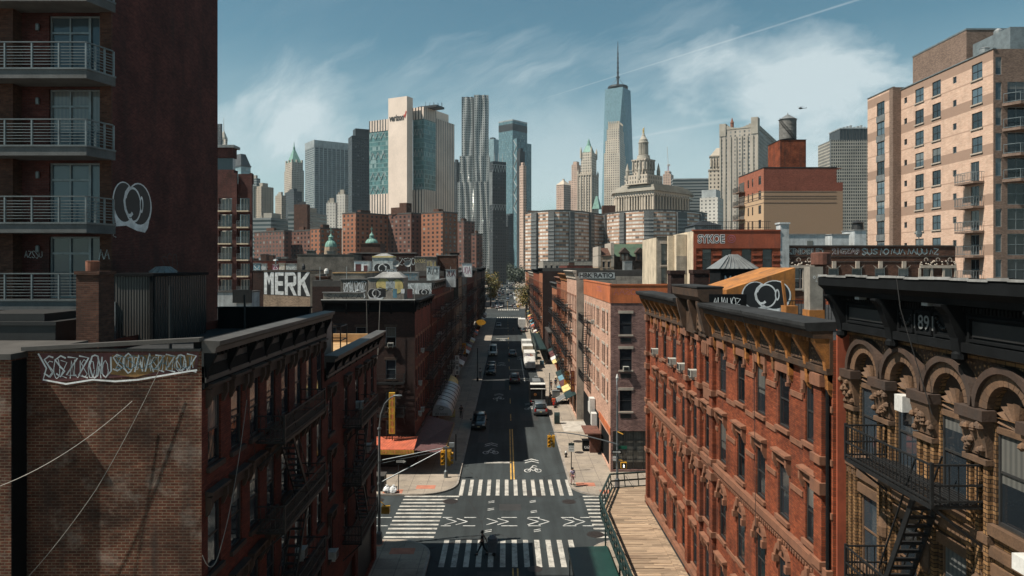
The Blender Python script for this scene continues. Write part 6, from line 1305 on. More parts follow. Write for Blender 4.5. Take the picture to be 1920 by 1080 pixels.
# beyond the second junction
for i, (lab, side, x, y0, y1, z, m) in enumerate((('brick block beyond the second junction, left of the street', -1, -14, 356, 420, 19, 'brick_brown'), ('dark brick block far down the left of the street', -1, -18, 425, 520, 17, 'brick_dark'), ('orange brick block beyond the second junction behind street trees', 1, 12, 356, 430, 19, 'brick_orange'), ('brown brick block far down the right of the street', 1, 15, 435, 560, 18, 'brick_brown'))):
    tenement(lab, side, x, y0, y1, z, m, 'black_paint', None, sp=4, ww=1.4, depth=20)
def block(label, x0, x1, y0, y1, z, mat, roof='tar', coping='coping', name='brick_building', wins=None, low=0):
    B = root(name, label, 'building', ((x0 + x1) / 2, (y0 + y1) / 2, 0)); f = Face((x0, y0), (1, 0), (0, -1), x1 - x0, 0, z)
    if wins: grid_holes(f, *wins)
    c = MB(); f.wall(c, .2); c.quad((x0, y0, 0), (x0, y1, 0), (x0, y1, z), (x0, y0, z)); c.quad((x1, y0, 0), (x1, y1, 0), (x1, y1, z), (x1, y0, z)); c.quad((x0, y1, 0), (x1, y1, 0), (x1, y1, z), (x0, y1, z)); c.build('wall', M_[mat], B)
    c = MB(); c.quad((x0, y0, z - .6), (x1, y0, z - .6), (x1, y1, z - .6), (x0, y1, z - .6)); c.build('roof', M_[roof], B)
    c = MB()
    for a in ((x0 - .06, x1 + .06, y0 - .06, y0 + .3), (x0 - .06, x1 + .06, y1 - .3, y1 + .06), (x0 - .06, x0 + .3, y0 + .3, y1 - .3), (x1 - .3, x1 + .06, y0 + .3, y1 - .3)): c.box(*a, z, z + .12)
    c.build('coping', M_[coping], B)
    if wins: put_windows(f, B, W('frame_dark', 'pane', 'stone_light', 'stone_light'))
    return B, f
x0, x1 = gx(494, 100), gx(582, 100); B, f = block('brick building with huge white block letters painted under its roofline', x0, x1, 100, 112, gz(508, 100), 'brick_tan'); Wd = f.w
g_ = MB(); h0, h1 = gz(552, 100), gz(509.5, 100); fill(g_, f, [(0, h0), (Wd, h0 - .35), (Wd, h1), (0, h1)], .006); g_.build('graffiti', M_['graf_black'], B)
g_ = MB()
def L_(pts, sc=1): 
    for poly in pts: fill(g_, f, [(u * Wd / 10, h0 + .05 - u * .03 + v * (h1 - h0 - .1 + u * .03)) for u, v in poly], .012)
L_([[(.15, 0), (.75, 0), (.75, 1), (.15, 1)], [(1.6, 0), (2.2, 0), (2.2, 1), (1.6, 1)], [(.75, 1), (.75, .72), (1.2, .42), (1.2, .75)], [(1.6, 1), (1.2, .75), (1.2, .42), (1.6, .72)]])
L_([[(2.45, 0), (3.1, 0), (3.1, 1), (2.45, 1)], [(3.05, .84), (4.3, .84), (4.3, 1), (3.05, 1)], [(3.1, .4), (4.15, .4), (4.15, .6), (3.1, .6)], [(3.05, 0), (4.3, 0), (4.3, .16), (3.05, .16)]])
L_([[(4.55, 0), (5.2, 0), (5.2, 1), (4.55, 1)], [(5.2, .84), (6.4, .86), (6.2, 1), (5.2, 1)], [(6.4, .86), (7.0, .82), (6.6, .98), (6.2, 1)], [(6.4, .56), (7.0, .5), (7.0, .82), (6.4, .84)], [(5.2, .38), (6.6, .4), (7.0, .5), (6.4, .56), (5.2, .54)], [(5.5, .38), (6.2, .4), (7.1, 0), (6.4, 0)]])
L_([[(7.3, 0), (7.95, 0), (7.95, 1), (7.3, 1)], [(7.95, .42), (7.95, .68), (9.3, 1), (9.95, 1), (8.5, .55)], [(8.1, .52), (8.75, .64), (9.95, 0), (9.2, 0)]]); g_.build('graffiti', M_['graf_white'], B)
c = MB(); c.box(x1, x1 + 1.4, 99.9, 104, 0, gz(514, 100)); c.build('annexe', M_['stucco_dirty'], B); c = MB(); c.box(x1 + .55, x1 + 1.15, 99.86, 99.9, 16.6, 19.2); c.build('annexe_window', M_['pane_dark'], B)
c = MB(); c.box(x1 + 1.5, x1 + 3.2, 97.2, 98.6, 12, gz(520, 98)); c.box(x1 + 1.4, x1 + 3.3, 97.1, 98.7, gz(520, 98), gz(518, 98)); c.build('chimney', M_['brick_brown'], B)
c = MB(); c.tube([(gx(569, 103), 103, 19.8), (gx(569, 103), 103, 20.6)], .08, 6); c.build('vent_pipe', M_['white_paint'], B); c = MB(); c.lathe([(.2, 0), (.27, .2), (.25, .55), (.1, .9)], (gx(569, 103), 103, 20.55), 10); c.build('pipe_cover', M_['graf_black'], B)
c = MB(); c.lathe([(.3, 0), (.35, .4), (.2, .7), (.05, .75)], (gx(612, 100), 100, 20), 10); c.tube([(gx(612, 100), 100, 18), (gx(612, 100), 100, 20)], .07, 6); c.build('vent_pipe', M_['white_paint'], B)
B, f = block('cement rendered rooftop behind the big lettered wall', gx(557, 116), gx(664, 116), 116, 128, gz(478, 116), 'stucco_dirty'); bulk(B, 'chimney', 'stucco_dirty', gx(571, 115.9), gx(586, 115.9), 117, 118, 22, gz(470, 116)); bulk(B, 'chimney', 'stucco_grey', gx(610, 116), gx(622, 116), 117, 118.5, 22, gz(471, 116))
B, f = block('low roof left of the cement rooftop with painted boards along its edge', gx(474, 119), gx(556, 119), 119, 132, gz(508, 119), 'brick_dark')
for k, (p0, p1, mt) in enumerate(((475, 488, 'graf_blue'), (490, 500, 'graf_grey'), (511, 522, 'graf_pink'), (523, 534, 'stucco_white'), (536, 556, 'graf_grey'))):
    o, ff_ = bulk(B, 'painted_board', mt, gx(p0, 119.2), gx(p1, 119.2), 119.2, 119.5, 19.5, gz(494 + (k % 3), 119)); q = MB(); scribble(q, ff_, .1, ff_.w - .1, 20.4, gz(496, 119), .01, 2, .09, 90 + k); q.build('graffiti', M_['graf_white'], o)
c = MB(); c.tube([(gx(517, 121), 121, 20), (gx(517, 121), 121, gz(489, 121))], .12, 8); c.lathe([(.5, 0), (.4, .2), (.05, .35)], (gx(517, 121), 121, gz(489, 121)), 10); c.build('vent_pipe', M_['galv'], B)
B, f = block('low tar roofed building with whitewashed parapet beside the balcony flats', gx(404, 78), gx(472, 78), 78, 80.5, gz(548, 78), 'stucco_blue'); c = MB(); c.box(gx(436, 77.8), gx(472, 77.8), 77.8, 77.9, 17, gz(543, 78)); c.build('corrugated_fence', M_['corr_dark'], B)
B, f = block('dark brick building with orange roof edge left of painted rooftop sheds', gx(624, 96), -19.2, 96, 106, gz(500, 96) - .9, 'stucco_dirty', coping='tan_roof'); g_ = MB(); scribble(g_, f, 2.0, 4.0, 17.8, 19.2, .01, 3, .07, 97); g_.build('graffiti', M_['graf_grey'], B)
fe2 = Face((gx(655, 121.9), 121.9), (1, 0), (0, -1), 12, 19, 23); g_ = MB(); scribble(g_, fe2, 4.2, 7.0, 20.4, 22.2, .02, 3, .12, 201); scribble(g_, fe2, 8.6, 11.4, 21.2, 22.6, .02, 4, .1, 202); g_.build('graffiti', M_['graf_grey'], L3)
for k, (px, py, d, w, h) in enumerate(((640, 512, 99, 1.6, 1.1), (800, 500, 104, 1.8, 1.2), (836, 506, 103, 1.4, 1.0), (756, 512, 97, 2.0, .9), (725, 506, 98, 1.2, 1.2))):
    X_ = gx(px, d); o, ff_ = bulk(L2, 'rooftop_hut', ('stucco_white', 'graf_grey', 'stucco_blue', 'metal_grey', 'graf_white')[k], X_, X_ + w, d, d + 1.5, 18, gz(py, d)); q = MB(); scribble(q, ff_, .1, w - .1, gz(py, d) - h, gz(py, d) - .1, .02, 3, .1, 210 + k); q.build('graffiti', M_[('graf_black', 'graf_black', 'graf_maroon', 'graf_blue', 'graf_black')[k]], o)
c = MB()
for px, d in ((600, 90), (650, 94), (690, 101), (770, 100), (812, 97), (845, 112), (868, 128)): X_ = gx(px, d); c.tube([(X_, d, 17), (X_, d, 21 + (px % 5) * .25)], .05, 5)
c.build('roof_pipe', M_['galv'], L2)
# church domes
for lab, px, d, zt in (('larger ribbed green copper dome topped by a cross', 620.5, 258, 438), ('smaller green copper dome with cross above a brick base', 697, 262, 441)):
    X_ = gx(px, d); s = (11 if px < 650 else 11.5) * d / F; zb = gz(463 if px < 650 else 456, d); hh = s * (1.2 if px < 650 else .8); B = root('domed_church_tower', lab, 'church tower', (X_, d, 0)); c = MB(); c.lathe([(s * math.cos(a), hh * math.sin(a)) for a in [math.pi / 2 * k / 8 for k in range(8)]] + [(.3, hh)], (X_, d, zb), 20)
    for k in range(12): a = 2 * math.pi * k / 12; c.tube([(X_ + s * 1.01 * math.cos(a) * math.cos(e), d + s * 1.01 * math.sin(a) * math.cos(e), zb + hh * 1.01 * math.sin(e)) for e in [math.pi / 2 * j / 6 for j in range(7)]], .1, 4)
    c.lathe([(.9, 0), (.8, .8), (1.0, 1.0), (.5, 1.6), (.15, 2.2)], (X_, d, zb + hh), 10); c.build('dome', M_['copper'], B); c = MB(); z2 = zb + hh + 2; c.box(X_ - .1, X_ + .1, d - .1, d + .1, z2, z2 + 2.4); c.box(X_ - .6, X_ + .6, d - .1, d + .1, z2 + 1.4, z2 + 1.6); c.build('cross', M_['copper'], B)
    c = MB(); w = s * 1.15; 
    if px < 650: c.lathe([(s * 1.15, 0), (s * 1.15, zb - 6 - .0), (s * 1.25, zb - 5.6), (s * 1.05, zb)], (X_, d, 0), 8)
    else: c.box(X_ - 19 * d / F, X_ + 18 * d / F, d - 2, d + 8, 0, gz(458, d)); c.box(X_ - 20 * d / F, X_ + 19 * d / F, d - 2.2, d + 8.2, gz(458, d), gz(456, d))
    c.build('drum' if px < 650 else 'base', M_['brick_tan' if px < 650 else 'brick_brown'], B)
# balcony flats at the left
d = 125; x0, x1 = gx(398, d), gx(474, d); B = root('balcony_flats', 'red brick flats with stacked railed balconies in two bays', 'building', (x0, d, 0)); fb = Face((x0 - 10, d), (1, 0), (0, -1), x1 - x0 + 10, 0, gz(345, d)); u_ = lambda px: gx(px, d) - x0 + 10
for k in range(14):
    z = gz(578 - k * 30.5, d)
    if z + 2.3 < fb.z1:
        for a, b in ((410, 436), (447, 469)): fb.h.append((u_(a), u_(b), z, z + 2.25))
c = MB(); fb.wall(c, .9); c.quad((x1, d, 0), (x1 - 5.3, d + 14, 0), (x1 - 5.3, d + 14, fb.z1), (x1, d, fb.z1)); c.quad((x0 - 10, d, fb.z1), (x1, d, fb.z1), (x1 - 5.3, d + 14, fb.z1), (x0 - 10, d + 14, fb.z1)); c.build('wall', M_['brick_tower'], B)
for a, b, z0, z1 in fb.h:
    c = MB(); fb.bx(c, a, b, z0 - .25, z0, -.9, .9); o = c.build('balcony', M_['stucco_white'], B); c = MB()
    for q in (.25, .5, .75, 1.05): fb.bx(c, a, b, z0 + q - .02, z0 + q + .02, .84, .88)
    for q in range(8): uu = a + (b - a) * q / 7; fb.bx(c, uu - .02, uu + .02, z0, z0 + 1.05, .84, .88)
    c.build('railing', M_['frame_grey'], o); c = MB(); fb.bx(c, a + .1, b - .1, z0, z1 - .1, -.86, -.8); c.build('balcony_door', M_['pane_blue'], o); c = MB()
    for q in range(4): uu = a + (b - a) * (q + .3) / 4; fb.bx(c, uu, uu + .14, z0, z1 - .1, -.8, -.74)
    c.build('door_frame', M_['frame_white'], o)
c = MB()
for px0, px1 in ((437, 446), (470, 474)): fb.bx(c, u_(px0), u_(px1), 0, gz(325, d), .003, .5)
fb.bx(c, 0, u_(438), gz(345, d), gz(318, d), -2, -.1); fb.bx(c, 0, u_(436), gz(295, d), gz(276, d), -2, -.1); fb.bx(c, u_(446), u_(474), gz(345, d), gz(326, d), -.5, -.1); c.build('parapet', M_['brick_tower'], B)
c = MB(); fb.bx(c, 0, u_(434), gz(318, d), gz(295, d), -1.8, -.6); c.build('penthouse_glazing', M_['pane_blue'], B); c = MB(); fb.bx(c, 0, u_(440), gz(277, d), gz(272, d), -2.6, .3); c.build('penthouse_roof', M_['metal_grey'], B)
SY = root('orange_building', 'red orange painted building with bubble graffiti above four dark windows', 'building', (25, 80, 0)); x0, x1 = 20.2, 29.6; f = Face((x0, 76), (1, 0), (0, -1), x1 - x0, 0, 24.85)
for p0, p1 in ((1317, 1334), (1354, 1371.6), (1391, 1409), (1430, 1448)):
    for z in (20.6, 17.0): f.h.append((gx(p0, 76) - x0, gx(p1, 76) - x0, z, z + 2.3))
c = MB(); f.wall(c, .25); c.build('front_wall', M_['brick_red'], SY); put_windows(f, SY, W('frame_dark', 'pane_dark', 'orange_paint', None))
c = MB(); c.quad((x0, 76, 0), (x0, 83.6, 0), (x0, 83.6, 24.85), (x0, 76, 24.85)); c.quad((x1, 76, 0), (x1, 83.6, 0), (x1, 83.6, 24.85), (x1, 76, 24.85)); c.quad((x0, 83.6, 0), (x1, 83.6, 0), (x1, 83.6, 24.85), (x0, 83.6, 24.85)); c.build('side_wall', M_['stucco_white'], SY)
c = MB(); f.bx(c, 0, f.w, 22.98, 24.85, .003, .06); f.bx(c, -.06, f.w, 24.85, 25.0, -.4, .12); f.bx(c, 0, .3, 16, 22.98, .004, .08)
for k in range(5): u = [0.32, 2.0, 4.2, 6.4, 8.5][k]; 
for z in (21.0, 21.6, 22.2, 20.4, 19.8):
    for a, b in ((.32, .92), (2.1, 3.0), (4.25, 5.15), (6.4, 7.4), (8.55, 9.4)): f.bx(c, a, b, z, z + .2, .003, .06)
c.build('orange_band', M_['orange_wall'], SY)
c = MB(); c.quad((x0 + .1, 76.1, 24.3), (x1, 76.1, 24.3), (x1, 83.5, 24.3), (x0 + .1, 83.5, 24.3)); c.build('roof', M_['tar'], SY)
g_ = MB(); text(g_, f, 'SYKOE', .45, 3.4, 23.5, 24.5, .075, .06); g_.build('graffiti', M_['graf_white'], SY); g_ = MB(); text(g_, f, 'SYKOE', .5, 3.36, 23.56, 24.45, .08, .0); g_.build('graffiti', M_['graf_black'], SY); g_ = MB(); stroke(g_, f, arc(4.1, 24.0, .42, .4, 0, 360, 16), .05, .075); stroke(g_, f, arc(4.1, 24.0, .2, .2, 0, 360, 12), .05, .075); scribble(g_, f, 2.5, 4.2, 20.7, 21.6, .08, 3, .05, 101); g_.build('graffiti', M_['graf_pink'], SY)
c = MB()
for z in (25.3, 26.0): c.box(x0 + 1.5, x1 - .3, 78, 78.04, z, z + .04)
for k in range(36): x = x0 + 1.5 + k * .21; c.box(x, x + .02, 78, 78.02, 24.4, 26.0)
c.build('roof_railing', M_['iron'], SY)
c = MB(); c.box(x1, x1 + .95, 76.0, 77.2, 0, gz(420, 76)); c.box(x1 - .1, x1 + 1.05, 75.9, 77.3, gz(420, 76), gz(417, 76)); c.build('chimney', M_['stucco_blue'], SY)
B, f = block('stained pale stucco building with a tall dark window slot, left of orange building', gx(1232, 80), 20.15, 80, 88, 24.3, 'stucco_grey', wins=([.85], .75, (18.5, 21.2), 2.4)); c = MB(); c.box(gx(1232, 80) - .12, gx(1232, 80) - .003, 80.05, 88, 14, 24.3); c.box(19.0, 20.15, 78.6, 80, 14, 24.6); c.box(18.3, 19.0, 79.5, 80, 14, 24.5); c.build('sunlit_stucco_face', M_['stucco_white'], B)  # paler stucco on the sun-facing parts: sunlight put into the colour
fz = Face((19.0, 78.6), (1, 0), (0, -1), 1.2, 14, 25); c = MB(); fz.bx(c, 0, 1.15, 20.2, 22.2, .003, .02); c.build('render_patch', M_['stucco_grey'], B)
KD = root('brick_building', 'long red brick building with a row of bubble letters along its parapet', 'building', (39, 80, 0)); x0, x1 = 30.6, 48.6; f = Face((x0, 76.2), (1, 0), (0, -1), x1 - x0, 0, 23.2); V = lambda px: gx(px, 76.2) - x0
for p in (1492, 1509, 1563, 1607, 1650, 1694, 1741, 1776): f.h.append((V(p) - .55, V(p) + .55, 18.6, 20.8))
c = MB(); f.wall(c, .2); shell_walls(f, c, 10, 0, 23.2); c.build('wall', M_['brick_brown'], KD); put_windows(f, KD, W('frame_white', 'pane', 'stone_light', None)); flat_roof(f, 10, 22.8, KD, 'tar_light')
c = MB(); f.bx(c, -.05, f.w + .05, 23.2, 23.32, -.3, .08)
for z in (21.5, 22.1): f.bx(c, 0, f.w, z, z + .06, .003, .05)
c.build('coping', M_['coping'], KD); c = MB(); kr = random.Random(4)
for p in (1563, 1607, 1650, 1694): 
    u = V(p); f.bx(c, u - .2, u + .2, 20.82, 21.6, .0, .2); c.add([f.p(u - .25, 20.82, .05), f.p(u - .8, 21.2, .05), f.p(u - .5, 20.82, .05)], [(0, 1, 2)]); c.add([f.p(u + .25, 20.82, .05), f.p(u + .8, 21.2, .05), f.p(u + .5, 20.82, .05)], [(0, 1, 2)])
for a, b in ((V(1467), V(1526)), (V(1724), V(1792))):
    b = min(b, f.w); f.bx(c, a, b, 20.85, 21.15, .0, .15)
    for k in range(26): u, z = kr.uniform(a, b), kr.uniform(21.1, 21.6); c.lathe([(.02, -.1), (.11, 0), (.02, .1)], f.p(u, z, .06), 6)
    for k in range(3): u = a + (b - a) * (k + .5) / 3; stroke(c, f, arc(u, 21.75, .2, .2, -30, 230, 10), .09, .12)
    for k in range(4): u = a + (b - a) * k / 3; f.bx(c, u - .12, u + .12, 18.3, 20.85, .003, .1)
c.build('window_ornament', M_['stone_light'], KD)
g_ = MB(); text(g_, f, 'KINDBUD', V(1474), V(1545), 22.3, 23.0, .012, .05); text(g_, f, '21GZA9', V(1560), V(1612), 22.3, 23.0, .012, .05); scribble(g_, f, V(1615), V(1760), 22.25, 23.0, .012, 14, .09, 111); g_.build('graffiti', M_['graf_grey'], KD)
g_ = MB(); text(g_, f, 'KINDBUD', V(1474.5), V(1544.5), 22.33, 22.97, .022, .0); g_.build('graffiti', M_['graf_black'], KD); g_ = MB(); text(g_, f, '21GZA9', V(1560.5), V(1611.5), 22.33, 22.97, .022, .0); g_.build('graffiti', M_['graf_maroon'], KD); g_ = MB(); scribble(g_, f, V(1615), V(1760), 22.4, 22.9, .035, 14, .05, 111); g_.build('graffiti', M_['graf_blue'], KD)
for p0, p1, t, yy in ((1476, 1547, 440, 79), (1560, 1592, 440, 80), (1602, 1624, 432, 81)): bulk(KD, 'rooftop_room', 'stucco_blue', gx(p0, yy), gx(p1, yy), yy, yy + 3, 22.6, gz(t, yy))
c = MB(); c.box(gx(1514, 78.9), gx(1525, 78.9), 78.96, 79.0, 22.9, 23.9); c.build('rooftop_window', M_['pane_dark'], KD); c = MB(); c.lathe([(.62, 0), (.66, .1), (.6, .8), (.5, .85)], (gx(1612, 81.5), 82, gz(432, 81)), 12); c.lathe([(.75, 0), (.05, .35)], (gx(1612, 81.5), 82, gz(432, 81) + .9), 12); c.build('roof_ventilator', M_['metal_dark'], KD)
c = MB(); c.tube([(gx(1723, 77.5), 77.5, 22.8), (gx(1723, 77.5), 77.5, 24.4)], .05, 6); c.lathe([(.3, -.35), (.42, 0), (.3, .35)], (gx(1723, 77.5), 77.5, 24.6), 12, 0, .9, .25); c.build('satellite_dish', M_['frame_grey'], KD)
# pink apartment block
PK = root('apartment_block', 'tall pink brick apartment block with brown bands and corner balconies', 'apartment block', (62, 88, 0)); ZT = 45.5; xf = 54.8; ya, yb = 79.2, 97.7
bn = [(z0, z0 + 1.25, (.24, .16, .12)) for z0 in (44.3, 39.4, 33.7, 28.0, 22.3)] + [(z0, z0 + .16, (.30, .2, .15)) for z0 in (42.6, 37.0, 31.2, 25.6)]
m_pk = brick('blotchy_pink_brick', (.60, .40, .30), (.66, .47, .36), (.50, .35, .27), w=.4, h=.13, stain=.12, bmp=.2, bands=bn, oddv=(.92, 1.07)); M_['pk'] = m_pk; m_pkb = brick('brown_and_shaded_brick', (.20, .14, .11), (.24, .17, .13), (.17, .12, .10), stain=.1, bmp=.2); M_['pkb'] = m_pkb
f = Face((xf, yb), (0, -1), (-1, 0), yb - ya, 0, ZT); U = lambda px: yb - xf * F / (px - CX); rows = [43.7 - .9 - 2.85 * k for k in range(9)]
wide = []; small = []; bal = []
for k, z in enumerate(rows):
    for p0, p1 in ((1716, 1732), (1748, 1764), (1822, 1842)):
        h = (U(p0), U(p1), z, z + 1.85)
        if p0 == 1822 and k >= 4: h = (U(1820), U(1836), z - .5, z + 1.85); bal.append(h)
        else: wide.append(h)
    for p in (1698, 1790): small.append((U(p) - .35, U(p) + .35, z + .6, z + 1.4))
f.h = wide + small + bal; c = MB(); f.wall(c, .2); c.quad((xf, yb, 0), (75, yb, 0), (75, yb, ZT), (xf, yb, ZT)); c.build('wall', m_pk, PK)
ws = W('frame_dark', 'pane_blue', 'stone_light'); f.h = wide; put_windows(f, PK, ws, 'wide'); f.h = small; put_windows(f, PK, W('frame_grey', 'pane_dark'), 'fixed'); f.h = bal; put_windows(f, PK, W('frame_grey', 'pane_dark'), 'wide')
for a, b, z0, z1 in bal:
    c = MB(); f.bx(c, a - 1.0, b + .9, z0 - .3, z0 - .05, 0, 1.3); o = c.build('balcony', M_['pkb'], PK); c = MB()
    for q in (.06, 1.0): f.bx(c, a - 1, b + .9, z0 + q, z0 + q + .05, 1.22, 1.28)
    for q in range(14): u = a - 1 + (b - a + 1.9) * q / 13; f.bx(c, u - .015, u + .015, z0, z0 + 1.0, 1.23, 1.27)
    for u in (a - 1, b + .86):
        f.bx(c, u, u + .04, z0 + 1.0, z0 + 1.05, 0, 1.22); 
        for q in (.3, .6, .9, 1.2): f.bx(c, u, u + .04, z0, z0 + 1, q - .02, q + .02)
    c.build('railing', M_['frame_grey'], o)
f2 = Face((53.7, 104.6), (0, -1), (-1, 0), 6.9, 0, 45.9); f2.h = [(2.6, 4.7, z - .1, z + 1.8) for z in [r_ - .0 for r_ in rows]]; c = MB(); f2.wall(c, .15); c.build('bay_wall', m_pk, PK); put_windows(f2, PK, W('frame_dark', 'pane_blue'), 'wide')
c = MB(); 
for z in rows: f2.bx(c, 2.5, 4.8, z - 1.0, z - .1, .004, .04)
c.build('spandrel_panel', M_['metal_grey'], PK); c = MB(); c.box(53.69, xf + .01, 97.66, 97.7, 0, 45.9); c.box(53.66, 53.7, 97.7, 98.6, 0, 45.9); c.build('bay_return', M_['pkb'], PK); c = MB(); c.quad((53.7, 97.7, 45.9), (53.7, 104.6, 45.9), (75, 104.6, 45.9), (75, 97.7, 45.9)); c.quad((xf, ya, ZT), (75, ya, ZT), (75, yb, ZT), (xf, yb, ZT)); c.build('roof', M_['tar_light'], PK)  # bay return in brown brick, its unlit tone put into the colour
c = MB(); f.bx(c, 0, f.w + .1, ZT, ZT + .12, -.3, .1); f2.bx(c, 0, 6.9, 45.9, 46.0, -.3, .08); c.build('coping', M_['frame_grey'], PK)
f3 = Face((xf, ya), (1, 0), (0, -1), 20, 0, ZT); f3.h = [(.25, .95, z - .2, z + 1.8) for z in rows] + [(1.6, 5.6, z - .55, z + 1.85) for z in rows[1:]] + [(6.4, 9.6, z - .55, z + 1.85) for z in rows[1:]]; c = MB(); f3.wall(c, .35); c.build('corner_wall', M_['pkb'], PK); f3.h = f3.h[:len(rows)]; put_windows(f3, PK, W('frame_grey', 'pane_blue'), 'fixed'); gm = W('frame_grey', 'pane_dark'); f3.h = [(1.6 + q * 2, 3.6 + q * 2, z - .55, z + 1.85) for z in rows[1:] for q in (0, 1)]; put_windows(f3, PK, gm, 'wide')  # corner wall in brown instead of pink: shade put into the brick colour
c = MB(); 
for z in rows[1:]: f3.bx(c, 6.4, 9.6, z - .55, z + 1.85, -.3, -.25)
c.build('glazing', M_['pane_dark'], PK)
for k, z in enumerate(rows[1:5]):
    c = MB(); q = z - .6; vs = [f3.p(1.0, q, 0), f3.p(2.0, q, 1.5), f3.p(12, q, 1.5), f3.p(12, q, 0)]; n4 = [Vector((p.x, p.y, q - .3)) for p in vs]; c.add(n4 + vs, [(0, 1, 2, 3), (4, 7, 6, 5), (0, 4, 5, 1), (1, 5, 6, 2), (2, 6, 7, 3)]); o = c.build('balcony', M_['pkb'], PK); c = MB(); a, b = f3.p(1.1, q, .1), f3.p(2.05, q, 1.42); e_ = f3.p(12, q, 1.42)
    for h in (.1, 1.05):
        for p, p2 in ((a, b), (b, e_)): c.beam(p + Vector((0, 0, h)), p2 + Vector((0, 0, h)), .05)
    for p in (a, b, b + Vector((2.5, 0, 0)), b + Vector((5, 0, 0))): c.beam(p, p + Vector((0, 0, 1.05)), .05)
    for t in range(40): p = b + Vector((.25 * t, 0, 0)); c.beam(p, p + Vector((0, 0, 1.05)), .018)
    c.build('railing', M_['frame_grey'], o)
c = MB(); xk, yk = gx(1812, 88), 88; c.box(xk, 75, yk, 99.6, ZT, 50.6); c.build('penthouse', M_['pkb'], PK); c = MB(); c.box(gx(1763, 88) + .0, xk - .02, 0, 0, 0, 0) if False else c.box(xk - .05, 75.05, yk - .05, 99.65, 50.6, 50.8); c.box(58.0, 75, 81, 87.5, ZT, 48.6); c.build('penthouse_trim', M_['frame_grey'], PK); c = MB(); c.lathe([(.5, 0), (.5, 1.3), (.55, 1.35), (.3, 1.5)], (gx(1846, 83.5), 83.5, ZT), 12); c.lathe([(.5, 0), (.5, .5), (.2, .8)], (gx(1872, 84), 84, 48.6), 12); c.build('roof_vent', M_['galv'], PK); c = MB(); c.tube([(gx(1780, 95), 95, 50), (gx(1780, 95), 95, 52)], .06, 5); c.tube([(gx(1785, 95), 95, 50), (gx(1785, 95), 95, 51.4)], .12, 5); c.build('antenna', M_['galv'], PK)
# red building with the tank
TK = root('apartment_block', 'two tone brick block, red above tan, with a wooden water tank on top', 'apartment block', (60, 155, 0)); xf, ya = 53.8, 147; f = Face((xf, 163), (0, -1), (-1, 0), 16, 0, 41.6)
m_two = brick('two_tone_brick', (.32, .10, .06), (.36, .12, .07), (.28, .12, .08), stain=.12, bmp=0, bands=[(0, 36.8, (.42, .30, .19))]); m_two_shaded = brick('two_tone_brick_shaded', (.24, .075, .05), (.27, .085, .055), (.2, .08, .06), stain=.12, bmp=0, bands=[(0, 36.8, (.30, .215, .145))])  # second brick is a darker copy, with the end wall's shade in its colour
Ud = lambda px: 163 - xf * F / (px - CX)
for z in (38.4, 35.3, 32.2, 29.1, 26.0): f.h += [(Ud(p) - w / 2, Ud(p) + w / 2, z, z + 1.8) for p, w in ((1403, .9), (1411, .8), (1424.5, 1.6))]
c = MB(); f.wall(c, .2); c.quad((xf, 163, 41.6), (70.3, 163, 41.6), (70.3, 147, 41.6), (xf, 147, 41.6)); c.build('street_wall', m_two, TK); put_windows(f, TK, W('frame_dark', 'pane_dark')); c = MB(); c.quad((xf, 147, 0), (69, 147, 0), (69, 147, 41.6), (xf, 147, 41.6)); c.quad((69, 147, 0), (70.3, 147, 0), (70.3, 147, 38.6), (69, 147, 38.6)); c.build('end_wall', m_two_shaded, TK)
c = MB(); c.box(xf - .05, 69.1, 146.95, 163, 41.6, 41.8); c.build('coping', M_['metal_dark'], TK)
for z in (37.9, 34.8, 31.7, 28.6): c = MB(); f.bx(c, 0, 4.6, z - .2, z, 0, 1.4); o = c.build('balcony', M_['pkb'], TK); c = MB(); [f.bx(c, 0, 4.6, z + q, z + q + .05, 1.3, 1.36) for q in (.3, .6, 1.0)]; [f.bx(c, q * .42, q * .42 + .04, z, z + 1.0, 1.3, 1.36) for q in range(12)]; c.build('railing', M_['iron'], o); c = MB(); f.bx(c, .5, 4.0, z + .02, z + 2.2, .002, .03); c.build('balcony_door', M_['pane_dark'], o)
c = MB(); [(c.box(xf + .02, 68.98, 146.96, 146.997, z, z + .12), f.bx(c, 0, 16, z, z + .12, .003, .04)) for z in (36.6, 35.7, 35.2, 34.3)]; c.build('string_course', M_['pkb'], TK)
bulk(TK, 'tank_house', 'brick_red', 58.4, 63.9, 150, 157, 41.8, 48.0, True, 'metal_dark')
wt = root('water_tank', 'round wooden water tank with conical lid on a red brick rooftop', 'water tank', (61.2, 153, 48.1)); c = MB(); c.lathe([(1.78, .5), (1.78, 4.8)], (61.2, 153, 48.1), 28); 
for z in (.8, 1.5, 2.2, 2.9, 3.6, 4.4): c.lathe([(1.8, z), (1.82, z + .04), (1.8, z + .08)], (61.2, 153, 48.1), 28)
c.build('barrel', plain('grey_timber', (.17, .165, .155), .85, var=.35, sc=1.5), wt); c = MB(); c.lathe([(1.95, 4.8), (.12, 6.0), (.05, 6.4)], (61.2, 153, 48.1), 28); c.build('lid', M_['metal_grey'], wt); c = MB(); c.box(60, 62.4, 152, 152.3, 48.1, 48.6); c.box(60, 62.4, 153.7, 154, 48.1, 48.6); c.build('support', M_['iron'], wt); c = MB(); P = [(61.2 + 1.95 * math.cos(a), 153 + 1.95 * math.sin(a), 52.4 - 4 * (a + 2.9) / 1.6) for a in [-2.9 + 1.6 * k / 12 for k in range(13)]]; c.tube(P, .06, 5); c.tube([(p[0], p[1], p[2] + .8) for p in P], .04, 5); [c.beam(p, (p[0], p[1], p[2] + .8), .04) for p in P]; c.build('stair', M_['iron'], wt)
